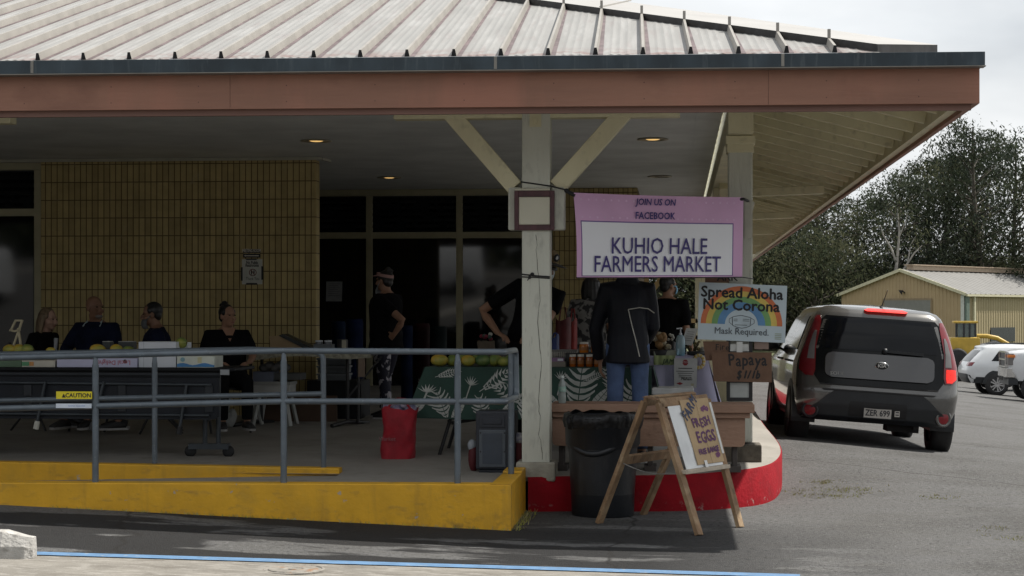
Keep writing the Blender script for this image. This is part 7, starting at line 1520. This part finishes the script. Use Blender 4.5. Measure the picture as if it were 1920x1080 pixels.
# ---------------------------------------------------------------- right-hand stall
YV = 16.5; aV, bV = PY(1205, 668, YV), PY(1326, 668, YV); zV = PY(1280, 668, YV).z; zoV = zs(YV)
tv = thing('market_table', 'small table hung with a lilac white cloth near the right post', 'table', (aV.x, YV, zoV)); wV, hV = bV.x - aV.x, zV - zoV
part('tabletop', MB().bx((0, 0, hV - .03), (wV, .6, hV)), tblk, tv)
for x in (.05, wV - .05):
    for y in (.05, .55): part('leg', MB().tube([(x, y, 0), (x, y, hV - .03)], .014, 0, 8), seatm, tv)
def lil(u, v):
    fl_ = .02 * sin(26 * u * wV) + .012 * sin(47 * u * wV + 1); ex = (.10 * max(0, (u - .8) / .2)) * v
    return Vector((u * wV + ex, -.012 - (.03 + fl_) * v, hV + .003 - (.46 + .02 * sin(5 * u)) * v))
m = MB(); m.grid(lil, 90, 10); m.grid(lambda u, v: Vector((u * wV, -.012 + .62 * v, hV + .003)), 8, 4); m.grid(lambda u, v: Vector((wV + .002 + (.13 - .05 * u) * v + .012 * sin(22 * u) * v, -.012 + .62 * u - .02 * v, hV + .003 - .46 * v)), 30, 8)
solo('tablecloth', m, mat('cloth_lilac', (.44, .43, .60), .8, var=.06, scale=5), 'pale lilac cloth draped to near the floor at right stall', 'tablecloth', tv.location)
m = MB(); m.grid(lambda u, v: Vector((PY(1226, 670, YV).x - aV.x + (PY(1266, 670, YV).x - PY(1226, 670, YV).x) * u, -.040 - .006 * sin(20 * u), hV + .008 - .085 * v)), 16, 3, 0); m.text('JAM', .06, lambda x, y: Vector((PY(1253, 670, YV).x - aV.x + x, -.049, hV - .065 + y)), 1, shear=.2, bold=.002)
solo('runner', m, [mat('runner_green', (.30, .36, .17), .8), mat('runner_ink', (.06, .10, .05), .7)], 'pale green lettered strip along the edge of lilac table', 'runner', tv.location)
zTV = zoV + hV + .004
boxat('carton', 1226, 1268, 657, 668, YV + .03, .2, mat('carton_sage', (.30, .32, .25), .8, var=.1), 'sage grey carton row on lilac table below the snack bag', zb_=zTV)
p = PY(1239, 640, YV + .12); m = MB()
rnd = random.Random(2)
for i in range(26): m.ell((rnd.gauss(0, .028), rnd.gauss(0, .025), .02 + .13 * rnd.random()), (.032, .030, .030), rnd.choice((0, 0, 1)), 8, 6)
sbg = solo('snack_bag', m, [mat('popcorn_cream', (.52, .46, .33), .7, var=.2, scale=60, bump=.8, bscale=60), mat('popcorn_tan', (.26, .15, .06), .7)], 'clear bag of cream coloured popcorn on right stall', 'snack bag', (p.x, YV + .12, zTV + .05)); m = MB(); m.lathe([(.10, 0), (.11, .05), (.10, .055), (0, .05)], (0, 0, 0), 0, 20); solo('bowl', m, blk, 'dark shallow bowl beneath the popcorn bag', 'bowl', (p.x, YV + .12, zTV))
p = PY(1259, 650, YV + .2); m = MB(); m.lathe([(.035, 0), (.038, .12), (.02, .13), (0, .13)], (0, 0, 0), 0, 14); 
for i in range(6): m.ell((random.uniform(-.03, .03), 0, .14 + random.uniform(0, .05)), (.014, .014, .014), 1, 8, 6)
solo('vase', m, [blk, mat('blossom_white', (.5, .5, .46), .7)], 'dark little vase with white blossoms beside popcorn bag', 'vase', (p.x, YV + .2, zTV))
p = PY(1276, 660, YV + .02); sn = thing('sanitiser_bottle', 'clear pump bottle of blue hand sanitiser on right stall', 'bottle', (p.x, YV + .04, zTV)); part('bottle_body', MB().lathe([(.036, 0), (.042, .01), (.042, .15), (.03, .18), (.014, .19)], (0, 0, 0), 0, 20), mat('sanitiser_plastic', (.42, .56, .62), .12, col2=(.25, .48, .62), scale=9, trans=.35), sn)
m = MB(); m.lathe([(.014, .19), (.014, .205), (.006, .21), (.006, .24), (.016, .245), (.014, .255), (0, .256)], (0, 0, 0), 0, 14); m.beam((0, 0, .25), (-.035, -.02, .246), .012, .01); part('pump', m, bxw, sn)
m = MB(); P = [PY(1277, 645, YV + .1), PY(1287, 615, YV + .1), PY(1309, 616, YV + .1), PY(1297, 648, YV + .1)]; m.prism([q - P[0] for q in P], (0, .003, 0)); 
f4_ = lambda u, v: (P[1].lerp(P[2], u).lerp(P[0].lerp(P[3], u), v) - P[0]) + Vector((0, -.0012, 0))
for k_ in range(5): m.add([f4_(.2, .2 + .13 * k_), f4_(.8, .2 + .13 * k_), f4_(.8, .235 + .13 * k_), f4_(.2, .235 + .13 * k_)], [(0, 1, 2, 3)], 1)
solo('price_sheet', m, [mat('sheet_white', (.52, .53, .52), .7), mat('sheet_text', (.22, .22, .22), .7)], 'tilted white typed sheet behind the sanitiser bottle', 'paper sheet', P[0])
p = PY(1310, 668, YV - .02); lei = MB()
for i in range(22): a = 2 * pi * i / 22; lei.ell((.045 * cos(a), -.012, -.03 + .055 * sin(a)), (.017, .014, .017), i % 2, 8, 6)
solo('flower_garland', lei, [mat('lei_yellow', (.46, .32, .08), .7), mat('lei_cream', (.46, .42, .30), .7)], 'yellow flower garland hanging at the right corner of lilac table', 'garland', (p.x, YV - .045, zTV - .02))
m = MB(); m.lathe([(.0, .0), (.09, .005), (.095, .03), (.08, .04), (0, .042)], (0, 0, 0), 0, 24); solo('black_pouch', m, blk, 'flat black pouch on the right corner of lilac table', 'pouch', (PY(1307, 662, YV + .05).x, YV + .1, zTV)); m = MB(); m.ell((0, 0, .03), (.05, .06, .05)); solo('silver_bowl', m, mat('silver_dull', (.4, .4, .38), .3, .5), 'small silver bowl behind the black pouch on right stall', 'bowl', (PY(1319, 660, YV + .1).x, YV + .2, zTV))
m = MB()
for i in range(16): a = random.uniform(0, 6.3); m.beam((0, 0, 0), (.07 * cos(a), .04 * sin(a), .05 + random.random() * .08), .006, .006); m.ell((.07 * cos(a), .04 * sin(a), .05 + random.random() * .08), (.014, .014, .010), 1, 6, 5)
solo('flower_posy', m, [mat('stem_brown', (.06, .05, .02), .8), mat('posy_dark', (.07, .05, .03), .8, col2=(.2, .16, .05), scale=30)], 'small dry brown posy right of the sanitiser bottle', 'posy', (PY(1297, 655, YV + .1).x, YV + .14, zTV))
def stopsign(mb, f, w, h):
    mb.poly([f(.48 + .13 * cos(R(22.5 + 45 * i)), .145 + .13 * w / h * sin(R(22.5 + 45 * i)), .002) for i in range(8)], 1); mb.text('STOP', .024, lambda x, y: f(.48 + x / w, .168 - y / h, .003), 0)
    for i, (v, a, b, t_) in enumerate(((.33, .18, .78, .03), (.44, .08, .86, .018), (.51, .16, .80, .018), (.58, .2, .76, .018), (.64, .2, .78, .018))): mb.add([f(a, v, .002), f(b, v, .002), f(b, v + t_, .002), f(a, v + t_, .002)], [(0, 1, 2, 3)], 2)
    mb.text('Mahalo', .036, lambda x, y: f(.54 + x / w, .755 - y / h, .002), 2, shear=.3, bold=.001); mb.poly([f(.10, .88, .002), f(.26, .83, .002), f(.40, .88, .002), f(.26, .93, .002)], 1); mb.poly([f(.75, .86, .002), f(.88, .86, .002), f(.88, .94, .002), f(.75, .94, .002)], 3)
flat_sign('notice_board', [PY(1264, 672, YV - .07), PY(1308, 672, YV - .07), PY(1306, 727, YV - .07), PY(1264, 725, YV - .07)], [mat('notice_white', (.46, .47, .48), .6), mat('stop_red', (.26, .02, .03), .6), mat('notice_ink', (.05, .05, .05), .7), mat('notice_cream', (.42, .40, .3), .7)], 'white notice with red stop sign hanging on the lilac cloth', 'notice', stopsign, .004)
a, b = PY(1222, 745, 15.75), PY(1301, 727, 15.75); ck = thing('cooler', 'white lidded cool box behind the A-frame sign', 'cooler', (a.x, 15.75, zs(15.75))); hK = b.z - zs(15.75); wK = b.x - a.x
part('cooler_body', MB().bx((.012, .012, 0), (wK - .012, .33, hK - .07)), mat('cooler_white', (.56, .57, .56), .5), ck, .015); part('lid', MB().bx((0, 0, hK - .066), (wK, .342, hK)), mat('cooler_lid', (.60, .61, .60), .5), ck, .015)
